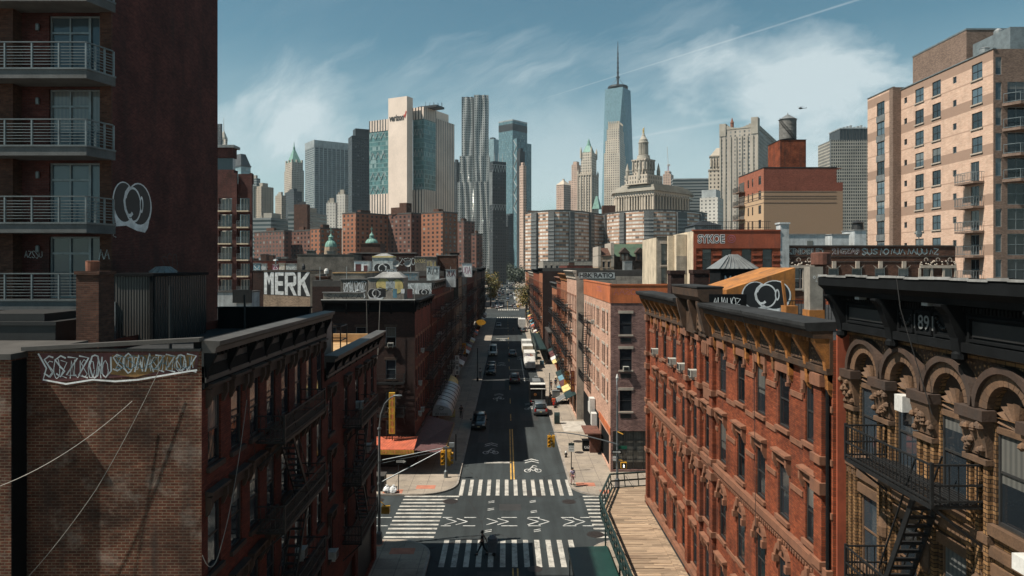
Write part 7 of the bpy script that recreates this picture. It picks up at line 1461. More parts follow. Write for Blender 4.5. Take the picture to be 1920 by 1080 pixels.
# green roofed school, stepped gable, grey shed
SCH = root('school_building', 'dark gabled building with green tiled roof and two pointed dormers', 'building', (36, 205, 0)); d = 200; x0, x1 = gx(1150, d), gx(1216, d); c = MB(); c.box(x0, x1, d, d + 14, 0, gz(480, d)); c.build('wall', M_['stone_dark'], SCH); c = MB(); c.sweep([(d - .4, gz(481, d)), (d + 7, gz(458, d) + .3), (d + 14.4, gz(481, d))], 'x', x0 - .3, x1 + .3); c.build('roof', plain('green_roof_tiles', (.05, .085, .05), .7, sc=.5), SCH)
for px in (1171, 1200): X_ = gx(px, d); c = MB(); c.box(X_ - 1.3, X_ + 1.3, d - .6, d + 4, gz(489, d), gz(474, d)); c.add([(X_ - 1.5, d - .8, gz(474, d)), (X_ + 1.5, d - .8, gz(474, d)), (X_, d - .8, gz(464, d)), (X_ - 1.5, d + 5, gz(474, d)), (X_ + 1.5, d + 5, gz(474, d)), (X_, d + 5, gz(464, d))], [(0, 1, 2), (3, 5, 4), (0, 2, 5, 3), (1, 4, 5, 2)]); o = c.build('dormer', M_['stone_dark'], SCH); c = MB(); [c.box(X_ + q - .35, X_ + q + .35, d - .64, d - .6, gz(487, d), gz(477, d)) for q in (-.6, .6)]; c.build('window', M_['pane_dark'], o)
d = 190; x0, x1 = gx(1122, d), gx(1151, d); B, f = block('tan house with stepped chimney gables beside the green roof', x0, x1, d, d + 12, gz(480, d), 'brick_tan', wins=([1.4, 2.8], .6, (20.8,), 1.6)); c = MB(); c.box(x0 - .05, x0 + .7, d - .05, d + 12.05, 21, gz(462, d)); c.box(x1 - .8, x1 + .05, d - .05, d + 12.05, 21, gz(455, d)); c.build('gable_chimney', M_['stone_light'], B); c = MB(); c.sweep([(d - .2, gz(480, d) + .12), (d + 6, gz(464, d)), (d + 12, gz(480, d) + .12)], 'x', x0 + .7, x1 - .8); c.build('pitched_roof', M_['brick_brown'], B)
d = 110; x0, x1 = gx(1303, d), gx(1352, d); B, f = block('grey clad rooftop plant building with shallow hipped roof behind the orange building', x0, x1, d, d + 6, gz(424, d), 'metal_grey'); c = MB(); c.prism([(x0 - .2, d - .2), (x1 + .2, d - .2), (x1 + .2, d + 6.2), (x0 - .2, d + 6.2)], gz(424, d) + .12, gz(412, d), top=[(x0 + 1.6, d + 2.6), (x1 - 1.6, d + 2.6), (x1 - 1.6, d + 3.4), (x0 + 1.6, d + 3.4)]); c.build('hipped_roof', M_['metal_dark'], B)
# fill the blocks behind the street rows so that no bare ground shows between roofs
fr2 = random.Random(21); cols = (('sooty brick', 'brick_dark'), ('brown brick', 'brick_brown'), ('dull cement', 'stucco_dirty'), ('dark red brick', 'brick_dkred'), ('grey rendered', 'stucco_grey'))
for lab, x0, x1, y0, y1, z, mt in (('flat roofed brown brick block right behind the pink corner building', 24, 44, 100, 125, 19.6, 'brick_brown'), ('flat roofed sooty block between the pale stucco house and the stepped gable house', 23.5, 46, 128, 165, 20.2, 'brick_dark'), ('low grey rendered block before the curved housing', 24, 62, 215, 260, 19.5, 'stucco_grey'), ('long dark red low block below the curved housing', 26, 90, 300, 345, 21.5, 'brick_dkred'), ('low pale block right of the street end', 20, 75, 380, 430, 24, 'stucco_grey'), ('flat sooty block behind the third shaded tenement', -50, -25, 140, 170, 20.2, 'brick_dark'), ('wide brown block in front of the church domes', -75, -26, 175, 225, 19.8, 'brick_brown'), ('dull cement block at the foot of the housing slabs', -95, -26, 290, 340, 20.0, 'stucco_dirty'), ('dark red block between the church domes and balcony flats', -110, -72, 230, 280, 23, 'brick_dkred'), ('sooty low block under the brown tank house', -150, -60, 350, 395, 25, 'brick_dark')):
    B, f = block(lab, x0, x1, y0, y1, z, mt, roof=fr2.choice(('tar', 'tar_light')), wins=([k * 3 + 1.5 for k in range(int((x1 - x0) / 3))], 1.1, (z - 4.2,), 1.9))
    for k in range(4): a = fr2.uniform(x0 + 1, x1 - 4); b = fr2.uniform(y0 + 1, y1 - 4); bulk(B, 'rooftop_room', fr2.choice(('stucco_grey', 'brick_brown', 'stucco_blue', 'metal_grey')), a, a + fr2.uniform(1.5, 3), b, b + 3, z - .6, z + fr2.uniform(1, 2.4))
m, t, b = mat_new('car_paint'); t.l.new(t.new('ShaderNodeObjectInfo').outputs['Color'], b.inputs['Base Color']); b.inputs['Roughness'].default_value = .3; b.inputs['Coat Weight'].default_value = .6; b.inputs['Metallic'].default_value = .15; M_['paint'] = m
mk('car_glass', plain('car_glass', (.012, .016, .018), .08, var=.1)); mk('tyre', plain('tyre_rubber', (.012, .012, .012), .8)); mk('rim', plain('alloy_rim', (.35, .36, .36), .35, .7)); mk('lamp_w', plain('headlamp_glass', (.6, .62, .6), .15)); mk('lamp_r', plain('tail_lamp', (.4, .02, .015), .25)); mk('trim', plain('black_plastic_trim', (.02, .02, .02), .6)); mk('plate', plain('number_plate', (.6, .55, .3), .5)); mk('sig_y', plain('yellow_signal_housing', (.50, .25, .015), .5, var=.2)); mk('lens_dark', plain('dark_signal_lens', (.02, .02, .02), .2)); mk('pole', plain('galvanised_pole', (.17, .19, .20), .45, .5, grime=.2))
def loft(st, n_ch=.12):
    """stations (y, half width, z0, z1): octagonal sections joined into a shell"""
    m = MB(); rows = []
    for y, w, z0, z1 in st:
        c = min(n_ch, (z1 - z0) * .35, w * .4); rows += [(-w + c, y, z0), (w - c, y, z0), (w, y, z0 + c), (w, y, z1 - c), (w - c, y, z1), (-w + c, y, z1), (-w, y, z1 - c), (-w, y, z0 + c)]
    k = len(st); m.add(rows, [(i * 8 + j, i * 8 + (j + 1) % 8, (i + 1) * 8 + (j + 1) % 8, (i + 1) * 8 + j) for i in range(k - 1) for j in range(8)] + [tuple(range(7, -1, -1)), tuple((k - 1) * 8 + j for j in range(8))]); return m
def make_car(name, kind):
    L, w, h, wb, hood, belt = {'sedan': (4.7, .90, 1.45, 2.75, 1.25, .92), 'suv': (4.8, .95, 1.72, 2.8, 1.2, 1.08), 'minivan': (5.1, .98, 1.78, 3.0, .85, 1.05), 'van': (5.9, 1.0, 2.5, 3.6, .8, 1.25)}[kind]
    o = root(name, 'x', 'car'); y0, y1 = -L / 2, L / 2
    bd = loft([(y0, w * .78, .38, belt * .72), (y0 + .12, w * .92, .3, belt * .80), (y0 + .6, w, .28, belt * .88), (y0 + hood, w, .28, belt), (y1 - .7, w, .28, belt * 1.0), (y1 - .15, w * .95, .32, belt * .97), (y1, w * .85, .4, belt * .9)]).build('body', M_['paint'], o, local=True, smooth=True)
    boot = .75 if kind == 'sedan' else .12
    loft([(y0 + hood - .1, w * .82, belt - .15, belt + .02), (y0 + hood + .75, w * .80, belt - .15, h - .06), (y1 - boot - .6, w * .78, belt - .15, h - .06), (y1 - boot, w * .8, belt - .15, belt + (.05 if kind == 'sedan' else .25))], .1).build('window', M_['car_glass'], o, local=True, smooth=True)
    loft([(y0 + hood + .68, w * .76, h - .1, h - .03), (y0 + hood + 1.2, w * .79, h - .12, h), (y1 - boot - .9, w * .78, h - .12, h), (y1 - boot - .5, w * .74, h - .12, h - .04)], .05).build('roof', M_['paint'], o, local=True, smooth=True)
    p = MB()
    for s in (-1, 1):
        p.beam((s * w * .80, y0 + hood - .05, belt - .02), (s * w * .77, y0 + hood + .74, h - .07), .06)
        for yy in ((.05,) if kind == 'sedan' else (-.15, .95)): p.beam((s * w * .83, yy, belt - .05), (s * w * .78, yy, h - .08), .07, .03)
        p.beam((s * w * .82, y1 - boot - .06, belt), (s * w * .77, y1 - boot - .62, h - .07), .12, .05)
        if kind == 'van': p.box(s * w * .80, s * w * .84, -.3, y1 - .3, belt - .1, h - .15)
    p.build('pillar', M_['paint'], o, local=True)
    for s in (-1, 1):
        q = MB(); q.box(s * w * .55, s * w * .9, y0 - .01, y0 + .25, belt * .60, belt * .76); q.build('headlight', M_['lamp_w'], o, local=True)
        q = MB(); q.box(s * w * .66, s * w * .93, y1 - .12, y1 + .015, belt * .70, belt * .70 + (.2 if kind == 'sedan' else .36)); q.build('tail_light', M_['lamp_r'], o, local=True)
        q = MB(); q.box(s * (w - .02), s * (w + .2), y0 + hood + .25, y0 + hood + .4, belt - .02, belt + .15); q.build('mirror', M_['trim'], o, local=True)
    g = MB(); g.box(-w * .5, w * .5, y0 - .015, y0 + .1, .42, belt * .66); g.box(-w * .8, w * .8, y0 - .01, y0 + .2, .3, .4); g.box(-w * .8, w * .8, y1 - .2, y1 + .01, .32, .48); g.build('bumper', M_['trim'], o, local=True)
    g = MB(); g.box(-.16, .16, y0 - .03, y0 - .014, .45, .55); g.box(-.16, .16, y1 + .01, y1 + .025, .62, .74); g.build('number_plate', M_['plate'], o, local=True)
    for s in (-1, 1):
        for yy in (-wb / 2, wb / 2):
            def wheel(r, th, mt, par, nm):
                q = MB(); q.lathe([(r * .6, -th), (r, -th * .8), (r, th * .8), (r * .6, th)], (0, 0, 0), 16); q.v = [(s * (w - .1) + v[2], yy + v[1], .34 + v[0]) for v in q.v]; return q.build(nm, mt, par, local=True)
            wheel(.22, .128, M_['rim'], wheel(.34, .115, M_['tyre'], o, 'wheel'), 'rim')
    return o
PROTO = {}
def place_car(kind, x, y, face, col, label, group=None, name='parked_car', small=False, cat='car'):
    if kind not in PROTO: PROTO[kind] = make_car(name, kind); index_tree(); o = PROTO[kind]; ps = list(TREE.get(o.name, []))
    else: ps = []; o = copy_tree(PROTO[kind], None, ps)
    for c in ps: c.color = (*col, 1)
    o.location = (x, y, .002); o.rotation_euler = (0, 0, 0 if face == 'front' else math.pi) if isinstance(face, str) else (0, 0, face); o['label'] = label; o['category'] = cat
    if group: o['group'] = group
    return o
DK, GR, WH, SL, BL = (.012, .014, .016), (.05, .052, .055), (.62, .62, .60), (.28, .29, .30), (.03, .06, .11)
cars = [('suv', -3.55, 92.5, 'front', DK, 'black suv driving towards the viewer in the shaded lane'), ('minivan', 4.85, 101, 'back', (.10, .115, .125), 'dark grey minivan with red tail lights parked behind the black food truck'), ('suv', 1.55, 128, 'back', (.16, .12, .11), 'brownish suv driving away in the middle of the street'), ('sedan', 1.5, 166, 'back', (.12, .13, .13), 'grey car driving away beyond the brownish suv'), ('van', -3.1, 167, 'front', (.55, .56, .54), 'pale van parked on the shaded side'),
        ('suv', -3.0, 138, 'front', DK, 'black suv at the head of the parked cars on the shaded side'), ('sedan', -3.0, 145, 'front', GR, 'dark car parked between the black suv and the pale van'), ('sedan', -2.6, 246, 'front', SL, 'silver car before the second junction on the shaded side'), ('sedan', 5.6, 226, 'back', GR, 'dark car parked behind the far white lorry')]
for k, x, y, f, c, l in cars: place_car(k, x, y, f, c, l)
far = [(-6.5, 366, WH, 'white'), (-4.5, 378, WH, 'white'), (-2.5, 361, WH, 'white'), (-6.8, 355, DK, 'black'), (-4.3, 352, SL, 'silver'), (2.0, 372, WH, 'white'), (3.9, 366, GR, 'grey'), (5.9, 360, (.45, .25, .02), 'yellow'), (4.6, 352, SL, 'silver'), (-5.2, 392, DK, 'black')]
fr3 = random.Random(8)
for k in range(72): far.append((fr3.choice((-7.5, -5.2, -2.6, 1.0, 3.4, 6.0, 8.2)) + fr3.uniform(-.4, .4), 400 + k * 7.2 + fr3.uniform(-3, 3), *fr3.choice(((WH, 'white'), (WH, 'white'), (DK, 'black'), (GR, 'grey'), (SL, 'silver'), (BL, 'dark blue')))))
for x, y, c, nm in far: place_car(fr3.choice(('sedan', 'sedan', 'suv', 'van')), x, y, fr3.choice(('front', 'back')), c, nm + ' car in the crowd of cars beyond the second junction', nm + ' cars beyond the second junction', 'car')
def lorry(name, label, x, y, L, w, h, cab, mats, cabh=2.3, front=True, cat='lorry'):
    o = root(name, label, cat, (x, y, 0)); s = -1 if front else 1
    c = MB(); c.box(-w, w, -L / 2, L / 2, .75, h); c.build('cargo_box', M_[mats[0]], o, local=True); c = MB(); c.box(-w + .01, w - .01, -L / 2 + .05, L / 2 - .05, h, h + .06); c.build('roof', M_[mats[2]], o, local=True)
    yc = s * (L / 2 + cab / 2); c = loft([(yc - cab / 2, w * .95, .45, cabh if s > 0 else 1.5), (yc, w * .97, .4, cabh), (yc + cab / 2, w * .95, .45, 1.5 if s > 0 else cabh)], .15); c.build('cab', M_[mats[1]], o, local=True)
    c = MB(); ye = yc + s * cab / 2; c.add([(-w * .85, ye + s * .01, 1.45), (w * .85, ye + s * .01, 1.45), (w * .8, yc + s * .05, cabh - .12), (-w * .8, yc + s * .05, cabh - .12)], [(0, 1, 2, 3)]); c.build('windscreen', M_['car_glass'], o, local=True)
    for sx in (-1, 1):
        for yy in (-L * .28, L * .28, yc):
            q = MB(); q.lathe([(.25, -.15), (.46, -.12), (.46, .12), (.25, .15)], (0, 0, 0), 14); q.v = [(sx * (w - .18) + v[2], yy + v[1], .46 + v[0]) for v in q.v]; q.build('wheel', M_['tyre'], o, local=True)
        q = MB(); q.box(sx * w * .6, sx * w * .9, ye - s * .1, ye + s * .02, .7, .9); q.build('headlight', M_['lamp_w'], o, local=True); q = MB(); q.box(sx * w * .8, sx * w * .95, -s * L / 2, -s * (L / 2 + .03), .8, 1.0); q.build('tail_light', M_['lamp_r'], o, local=True)
    return o
T = lorry('food_truck', 'black food truck with white flap parked on the sunny side', 4.75, 108.5, 6.6, 1.15, 3.25, 1.5, ('black_paint', 'black_paint', 'metal_dark'), 2.4, False)
c = MB(); c.add([(-1.12, -3.36, 2.75), (1.12, -3.36, 2.75), (1.12, -2.5, 3.55), (-1.12, -2.5, 3.55), (-1.12, -3.36, 2.7), (1.12, -3.36, 2.7), (1.12, -2.5, 3.5), (-1.12, -2.5, 3.5)], [(0, 1, 2, 3), (4, 7, 6, 5), (0, 4, 5, 1), (1, 5, 6, 2), (2, 6, 7, 3), (3, 7, 4, 0)]); c.build('flap', M_['white_paint'], T, local=True); c = MB(); c.lathe([(.0, 0), (.22, .01)], (-.4, -3.32, 2.0), 12); c.v = [(v[0], -3.31 - v[2] * 0.001 - .01, 1.9 + (v[1] + 3.32)) for v in c.v]; c.build('poster', M_['orange_tarp'], T, local=True); c = MB(); c.box(-1.0, 1.0, -3.33, -3.302, .95, 1.1); c.box(.55, .62, -3.33, -3.302, 1.1, 2.6); c.box(-1.0, 1.0, -3.6, -3.3, .6, .72); c.build('rear_step', M_['metal_grey'], T, local=True); c = MB(); c.box(-.7, .5, -2.0, 1.5, 3.31, 3.6); c.box(-.3, .3, 2.0, 2.6, 3.31, 3.75); c.build('roof_unit', M_['metal_grey'], T, local=True)
T = lorry('delivery_truck', 'white delivery truck with purple and orange lettering, parked past the food truck', 4.85, 147, 5.6, 1.15, 3.3, 1.6, ('white_paint', 'white_paint', 'white_paint'), 2.6, True)
ft = Face((-1.1, -2.81), (1, 0), (0, -1), 2.2, 0, 4); c = MB(); text(c, ft, 'Fed', .45, 1.2, 2.72, 3.15, .004, .02); c.build('lettering', plain('purple_lettering', (.08, .02, .16), .6), T, local=True); c = MB(); text(c, ft, 'Ex', 1.22, 1.75, 2.72, 3.15, .004, .02); c.build('lettering', plain('orange_lettering', (.55, .12, .02), .6), T, local=True)
lorry('delivery_truck', 'cream delivery truck with framed rear doors, second in the row of lorries', 4.85, 160, 5, 1.15, 3.2, 1.5, ('stucco_white', 'metal_grey', 'white_paint'), 2.4, False); lorry('delivery_truck', 'shorter pale delivery truck third in the row of lorries', 4.9, 170, 4.5, 1.15, 3.3, 1.5, ('white_paint', 'white_paint', 'white_paint'), 2.4, True); lorry('delivery_truck', 'white lorry standing just before the second junction', 5.3, 238, 6, 1.2, 3.4, 1.6, ('white_paint', 'metal_grey', 'white_paint'), 2.4, False)
SH = root('pavement_shed', 'weathered plank deck of a pavement shed with dark green railing', 'scaffold', (9, 42, 0))
edge = [(6.9, 28), (6.9, 50.6), (8.5, 56.2), (13, 57.2), (13, 53.3), (10.45, 53.3), (10.45, 28)]
c = MB(); c.prism(edge, 3.22, 3.3); c.build('deck', M_['planks'], SH)
c = MB(); rp_ = random.Random(2)
for k in range(34): y = 29 + k * .72; x = 7.05 + rp_.uniform(0, .5); x1 = x + rp_.uniform(.6, 2.9); c.box(x, min(x1, 10.1), y, y + .23, 3.3, 3.3 + rp_.uniform(.006, .04))
c.box(9.9, 10.2, 28, 49.8, 3.3, 3.36); c.build('loose_board', M_['planks'], SH)
c = MB(); pl_ = [(6.85, 28), (6.85, 50.7), (8.45, 56.3), (13, 57.3)]
for a, b2 in zip(pl_, pl_[1:]): c.beam((*a, 3.18), (*b2, 3.18), .12, .32)
c.build('edge_beam', M_['iron_green'], SH)
c = MB()
for a, b2 in zip(pl_, pl_[1:]):
    c.beam((a[0] - .12, a[1], 4.4), (b2[0] - .12, b2[1], 4.4), .14, .1); c.beam((a[0] - .06, a[1], 3.85), (b2[0] - .06, b2[1], 3.85), .06, .12)
c.build('rail', M_['iron_green'], SH)
for a, b2 in zip(pl_, pl_[1:]):
    L = (Vector(b2) - Vector(a)).length; n = int(L / 1.05)
    for k in range(n + 1):
        p = Vector(a).lerp(Vector(b2), k / n); c = MB(); c.beam((p.x, p.y, 3.1), (p.x - .12, p.y, 4.38), .09, .07); c.build('railing_post', M_['iron_green'], SH)
        if k % 3 == 1: c = MB(); c.beam((p.x, p.y, 4.2), (p.x + .6, p.y - .3, 3.32), .03); c.build('brace', M_['iron_green'], SH)
for x, y in ((7.1, 30), (7.1, 37), (7.1, 44), (7.1, 50.3), (8.6, 55.8), (10.2, 53), (10.2, 44), (10.2, 37)): c = MB(); c.tube([(x, y, .15), (x, y, 3.2)], .06, 8); c.build('support_post', M_['iron_green'], SH)
c = MB()
for y in (45.2, 46.4, 47.6): c.tube([(10.58, y, 3.2), (10.58, y, 3.6)], .05, 6)
c.box(10.46, 10.68, 28, 53, 3.1, 3.2); c.build('dark_gap_strip', M_['tar'], SH)  # black strip standing in for the dark open gap beside the wall
CN = root('canopy', 'dark green sheet canopy beside the plank deck', 'canopy', (5.5, 42, 0)); c = MB(); c.add([(4.05, 46.1, 2.62), (6.6, 46.1, 2.72), (6.75, 46.0, 2.55), (6.75, 33, 2.9), (6.6, 33, 3.0), (4.05, 33, 2.9), (4.05, 46.1, 2.3), (6.75, 46.1, 2.25), (6.75, 33, 2.4), (4.05, 33, 2.4)], [(0, 1, 4, 5), (1, 2, 3, 4), (0, 5, 9, 6), (0, 6, 7, 2, 1), (2, 7, 8, 3), (6, 9, 8, 7)]); c.build('sheet', plain('green_tarpaulin', (.010, .040, .032), .45, var=.25, sc=.8, bmp=.2), CN); 
for x, y in ((4.15, 45.9), (4.15, 36), (6.6, 45.9)): c = MB(); c.tube([(x, y, 0), (x, y, 2.4)], .04, 6); c.build('post', M_['iron_green'], CN)
def signal(parent, p, d=-1, back=False):
    x, y, z = p; c = MB(); c.box(x - .17, x + .17, y - .12, y + .12, z - .55, z + .55); c.beam((x, y, z + .55), (x, y, z + .75), .05); o = c.build('signal_head', M_['sig_y'], parent)
    c = MB()
    for k in (-1, 0, 1): c.lathe([(.12, 0), (.13, .2), (.115, .2), (.1, .03)], (0, 0, 0), 12); n = 48; c.v = c.v[:-n] + [(x + v[0], y + d * (.12 + v[2]), z + k * .34 + v[1]) for v in c.v[-n:]]
    c.build('visor', M_['sig_y'], o); c = MB()
    for k in (-1, 0, 1): c.lathe([(.1, 0), (.1, .01)], (0, 0, 0), 12); c.v = c.v[:-24] + [(x + v[0], y + d * (.13 + v[2]), z + k * .34 + v[1]) for v in c.v[-24:]]
    c.build('lens', M_['lens_dark'], o)
def signal_side(parent, p, sx):
    x, y, z = p; c = MB(); c.box(x - .12, x + .12, y - .17, y + .17, z - .55, z + .55); o = c.build('signal_head', M_['sig_y'], parent); c = MB()
    for k in (-1, 0, 1): c.tube([(x + sx * .12, y, z + k * .34), (x + sx * .32, y, z + k * .34)], .12, 10)
    c.build('visor', M_['sig_y'], o)
def one_way(parent, x, y, z, w=.9, right=True):
    f = Face((x, y), (1, 0), (0, -1), w, z, z + .32); c = MB(); f.bx(c, 0, w, z, z + .32, -.01, 0); o = c.build('direction_sign', M_['black_paint'], parent)
    c = MB(); fill(c, f, [(.1, z + .08), (w - .28, z + .08), (w - .28, z + .03), (w - .06, z + .16), (w - .28, z + .29), (w - .28, z + .24), (.1, z + .24)], .004); c.build('arrow', M_['white_paint'], o); c = MB(); text(c, f, 'ONE WAY', .13, w - .26, z + .11, z + .21, .008, .01); c.build('lettering', M_['black_paint'], o)
LP = root('street_lamp', 'grey lamp post with long signal arm at the shaded corner', 'street lamp', (-9.55, 53, .155)); x, y = -9.55, 53.0
c = MB(); c.lathe([(.24, 0), (.24, .75), (.2, .85), (.14, .95)], (x, y, .155), 8); c.tube([(x, y, .9), (x, y, 8.8)], [.11, .085], 8); c.lathe([(.15, 0), (.15, .12)], (x, y, 8.75), 8); c.lathe([(.15, 0), (.15, .15)], (x, y, 6.3), 8); c.lathe([(.15, 0), (.15, .15)], (x, y, 4.6), 8); c.build('pole', M_['pole'], LP)
c = MB(); c.tube([(x, y, 8.8), (x + .12, y, 9.9), (x + .42, y, 10.7), (x + .85, y, 11.15), (x + 1.25, y, 11.28)], [.06, .055, .05, .045, .04], 8); c.build('lamp_arm', M_['pole'], LP); c = MB(); c.lathe([(.05, -.4), (.13, -.25), (.15, 0), (.1, .25)], (0, 0, 0), 10); c.v = [(x + 1.45 + v[2], y + v[1], 11.3 + v[0] * .5) for v in c.v]; c.build('lamp_head', M_['pole'], LP)
c = MB(); c.tube([(x, y, 4.7), (-4.5, y, 7.35)], [.05, .035], 7); c.tube([(x, y, 6.4), (-4.5, y, 7.4)], [.035, .03], 7); c.tube([(x, y, 6.15), (-8.0, y, 6.5), (-5, y, 7.1)], .02, 5); c.box(-4.75, -4.1, y - .06, y + .06, 7.3, 7.42); c.build('mast_arm', M_['pole'], LP)
signal(LP, (-4.75, y - .05, 6.65), -1); signal_side(LP, (-4.3, y, 6.6), 1); one_way(LP, -8.35, y - .1, 6.2); c = MB(); c.box(-4.3, -3.9, y - .1, y + .1, 7.42, 7.75); c.build('control_box', M_['galv'], LP)
c = MB(); c.box(-9.35, -8.75, y - .35, y + .15, 2.5, 3.0); o = c.build('walk_signal', M_['sig_y'], LP); c = MB(); c.tube([(x, y, 3.4), (-9.2, y - .1, 3.15), (-9.1, y - .1, 3.0)], .035, 6); c.build('walk_signal_bracket', M_['sig_y'], LP)
RP = root('street_lamp', 'grey lamp post with curved signal arm on the sunny corner by the green railing', 'street lamp', (10.45, 66.2, .155)); x, y = 10.45, 66.2
c = MB(); c.lathe([(.24, 0), (.24, .75), (.14, .95)], (x, y, .155), 8); c.tube([(x, y, .9), (x, y, 8.9)], [.12, .08], 8); c.lathe([(.15, 0), (.15, .15)], (x, y, 4.2), 8); c.build('pole', M_['pole'], RP); c = MB(); c.tube([(x, y, 8.9), (x + .02, y + .3, 9.8), (x + .08, y + .9, 10.2), (x + .2, y + 1.5, 10.3)], .05, 7); c.build('lamp_arm', M_['pole'], RP); c = MB(); c.box(x + .05, x + .45, y - .1, y + .2, 10.15, 10.3) if False else c.lathe([(.05, -.35), (.14, 0), (.05, .35)], (x + .25, y + 1.6, 10.3), 8); c.build('lamp_head', M_['white_paint'], RP)
c = MB(); P = [(x + (4.1 - x) * k / 10, y, 4.3 + 1.15 * math.sin(k / 10 * math.pi / 2)) for k in range(11)]; c.tube(P, [.07 - .003 * k for k in range(11)], 7); c.build('mast_arm', M_['pole'], RP); signal(RP, (4.05, y - .05, 4.6), -1); signal_side(RP, (4.45, y, 4.6), -1)
one_way(RP, 9.9, y - .16, 3.45, .95); c = MB(); c.box(10.5, 11.35, y - .02, y + .02, 3.85, 4.15); c.build('street_name_sign', plain('green_sign', (.01, .10, .06), .5), RP); c = MB(); c.box(10.0, 10.32, y - .16, y - .14, 2.8, 3.2); o = c.build('small_sign', M_['white_paint'], RP); c = MB(); ff_ = Face((10.0, y - .16), (1, 0), (0, -1), .32, 0, 4); text(c, ff_, 'NO TURNS', .04, .28, 2.95, 3.05, .004); c.build('lettering', M_['lamp_r'], o)
c = MB(); c.box(10.75, 11.3, y - .3, y + .1, 2.1, 2.65); o = c.build('walk_signal', M_['sig_y'], RP); c = MB(); c.box(10.8, 11.25, y - .305, y - .3, 2.15, 2.6); o2 = c.build('screen', M_['lens_dark'], o); m, t, b = mat_new('lit_walk_figure'); b.inputs['Emission Color'].default_value = (1, 1, .95, 1); b.inputs['Emission Strength'].default_value = 1.2; ff_ = Face((11.02, y - .305), (1, 0), (0, -1), .3, 0, 3); c = MB(); [stroke(c, ff_, q, .045, .004) for q in ([(0, 2.42), (.0, 2.3), (.07, 2.2)], [(0, 2.3), (-.07, 2.2)], [(-.07, 2.36), (0, 2.42), (.07, 2.36)])]; fill(c, ff_, arc(0, 2.49, .035, .035, 0, 360, 8)[:-1], .004); c.build('walk_figure', m, o); c = MB(); c.tube([(x + .1, y, 2.85), (10.9, y - .1, 2.8), (11.0, y - .1, 2.65)], .04, 6); c.tube([(x, y - .1, 8.1 - 2.6), (x + .5, y - .3, 5.3)], .06, 6); c.build('bracket', M_['sig_y'], RP)
def post(label, x, y, h, mat='pole', r=.05, base=False, name='sign_post', cat='post'):
    o = root(name, label, cat, (x, y, .155)); c = MB(); c.tube([(x, y, .155), (x, y, h)], r, 8)
    if base: c.lathe([(.2, 0), (.2, .6), (.1, .75)], (x, y, .155), 8)
    c.build('pole', M_[mat], o); return o
o = post('short grey signal post with square base at the far shaded corner', -5.95, 69.6, 3.3, base=True, r=.07, name='signal_post'); c = MB(); c.box(-5.8, -5.4, 69.4, 69.7, 2.7, 3.2); c.build('walk_signal', M_['sig_y'], o)
post('thin black post on the shaded pavement beside the red awning', -5.4, 75.7, 3.0, 'iron', .06)
o = post('sign post with green and white parking sign on the sunny kerb', 6.65, 71.8, 3.1, 'iron'); c = MB(); c.box(6.35, 6.95, 71.72, 71.75, 2.15, 3.05); s_ = c.build('sign_plate', M_['white_paint'], o); ff_ = Face((6.35, 71.72), (1, 0), (0, -1), .6, 0, 4); c = MB(); ff_.bx(c, 0, .6, 2.78, 3.05, .002, .006); c.build('green_header', M_['iron_green'], s_); c = MB(); text(c, ff_, 'NO PARKING', .06, .54, 2.55, 2.68, .006); text(c, ff_, '8AM-6PM', .1, .5, 2.3, 2.42, .006); c.build('lettering', M_['black_paint'], s_)
post('dark lamp post on the shaded pavement further down by the parked cars', -5.2, 128, 6.2, 'iron', .08, True, 'street_lamp', 'street lamp'); post('tall pole on the sunny pavement beside the black food truck', 6.55, 106, 5.0, 'pole', .07, True, 'street_lamp', 'street lamp'); post('thin dark post by the rubbish bags on the side street', -10.0, 65.4, 2.6, 'iron', .04)
HY = root('fire_hydrant', 'black and white fire hydrant on the sunny pavement', 'hydrant', (6.55, 77, .155)); c = MB(); c.lathe([(.16, 0), (.16, .06), (.1, .08), (.1, .45), (.13, .47), (.13, .5)], (6.55, 77, .155), 10); c.tube([(6.36, 77, .5), (6.74, 77, .5)], .06, 8); c.build('barrel', M_['black_paint'], HY); c = MB(); c.lathe([(.12, 0), (.11, .1), (.05, .17), (.03, .24)], (6.55, 77, .65), 10); c.build('bonnet', M_['white_paint'], HY)
MBX = root('mailbox', 'dark green relay mailbox standing by the sunny kerb', 'mailbox', (6.75, 93.5, .155)); c = MB(); c.prism([(6.4, 93.2), (7.1, 93.2), (7.1, 93.9), (6.4, 93.9)], .3, 1.3); c.sweep([(93.2, 1.3), (93.9, 1.3), (93.8, 1.55), (93.55, 1.66), (93.3, 1.55)], 'x', 6.4, 7.1); c.build('body', M_['iron_green'], MBX); c = MB(); [c.box(a, a + .08, b2, b2 + .08, .155, .3) for a in (6.42, 7.0) for b2 in (93.22, 93.8)]; c.build('leg', M_['iron_green'], MBX)
NB = root('news_box', 'black newspaper box with white scrawl beside the rusty shop porch', 'news box', (9.1, 79.5, .155)); c = MB(); c.box(8.65, 9.6, 79.4, 80.2, .25, 1.35); c.box(8.6, 9.65, 79.35, 80.25, 1.35, 1.42); c.box(8.7, 9.55, 79.5, 80.1, .155, .25); c.build('body', M_['black_paint'], NB); ff_ = Face((8.65, 79.4), (1, 0), (0, -1), .95, 0, 2); c = MB(); scribble(c, ff_, .2, .8, .45, .8, .006, 3, .06, 131); c.build('graffiti', M_['graf_white'], NB)
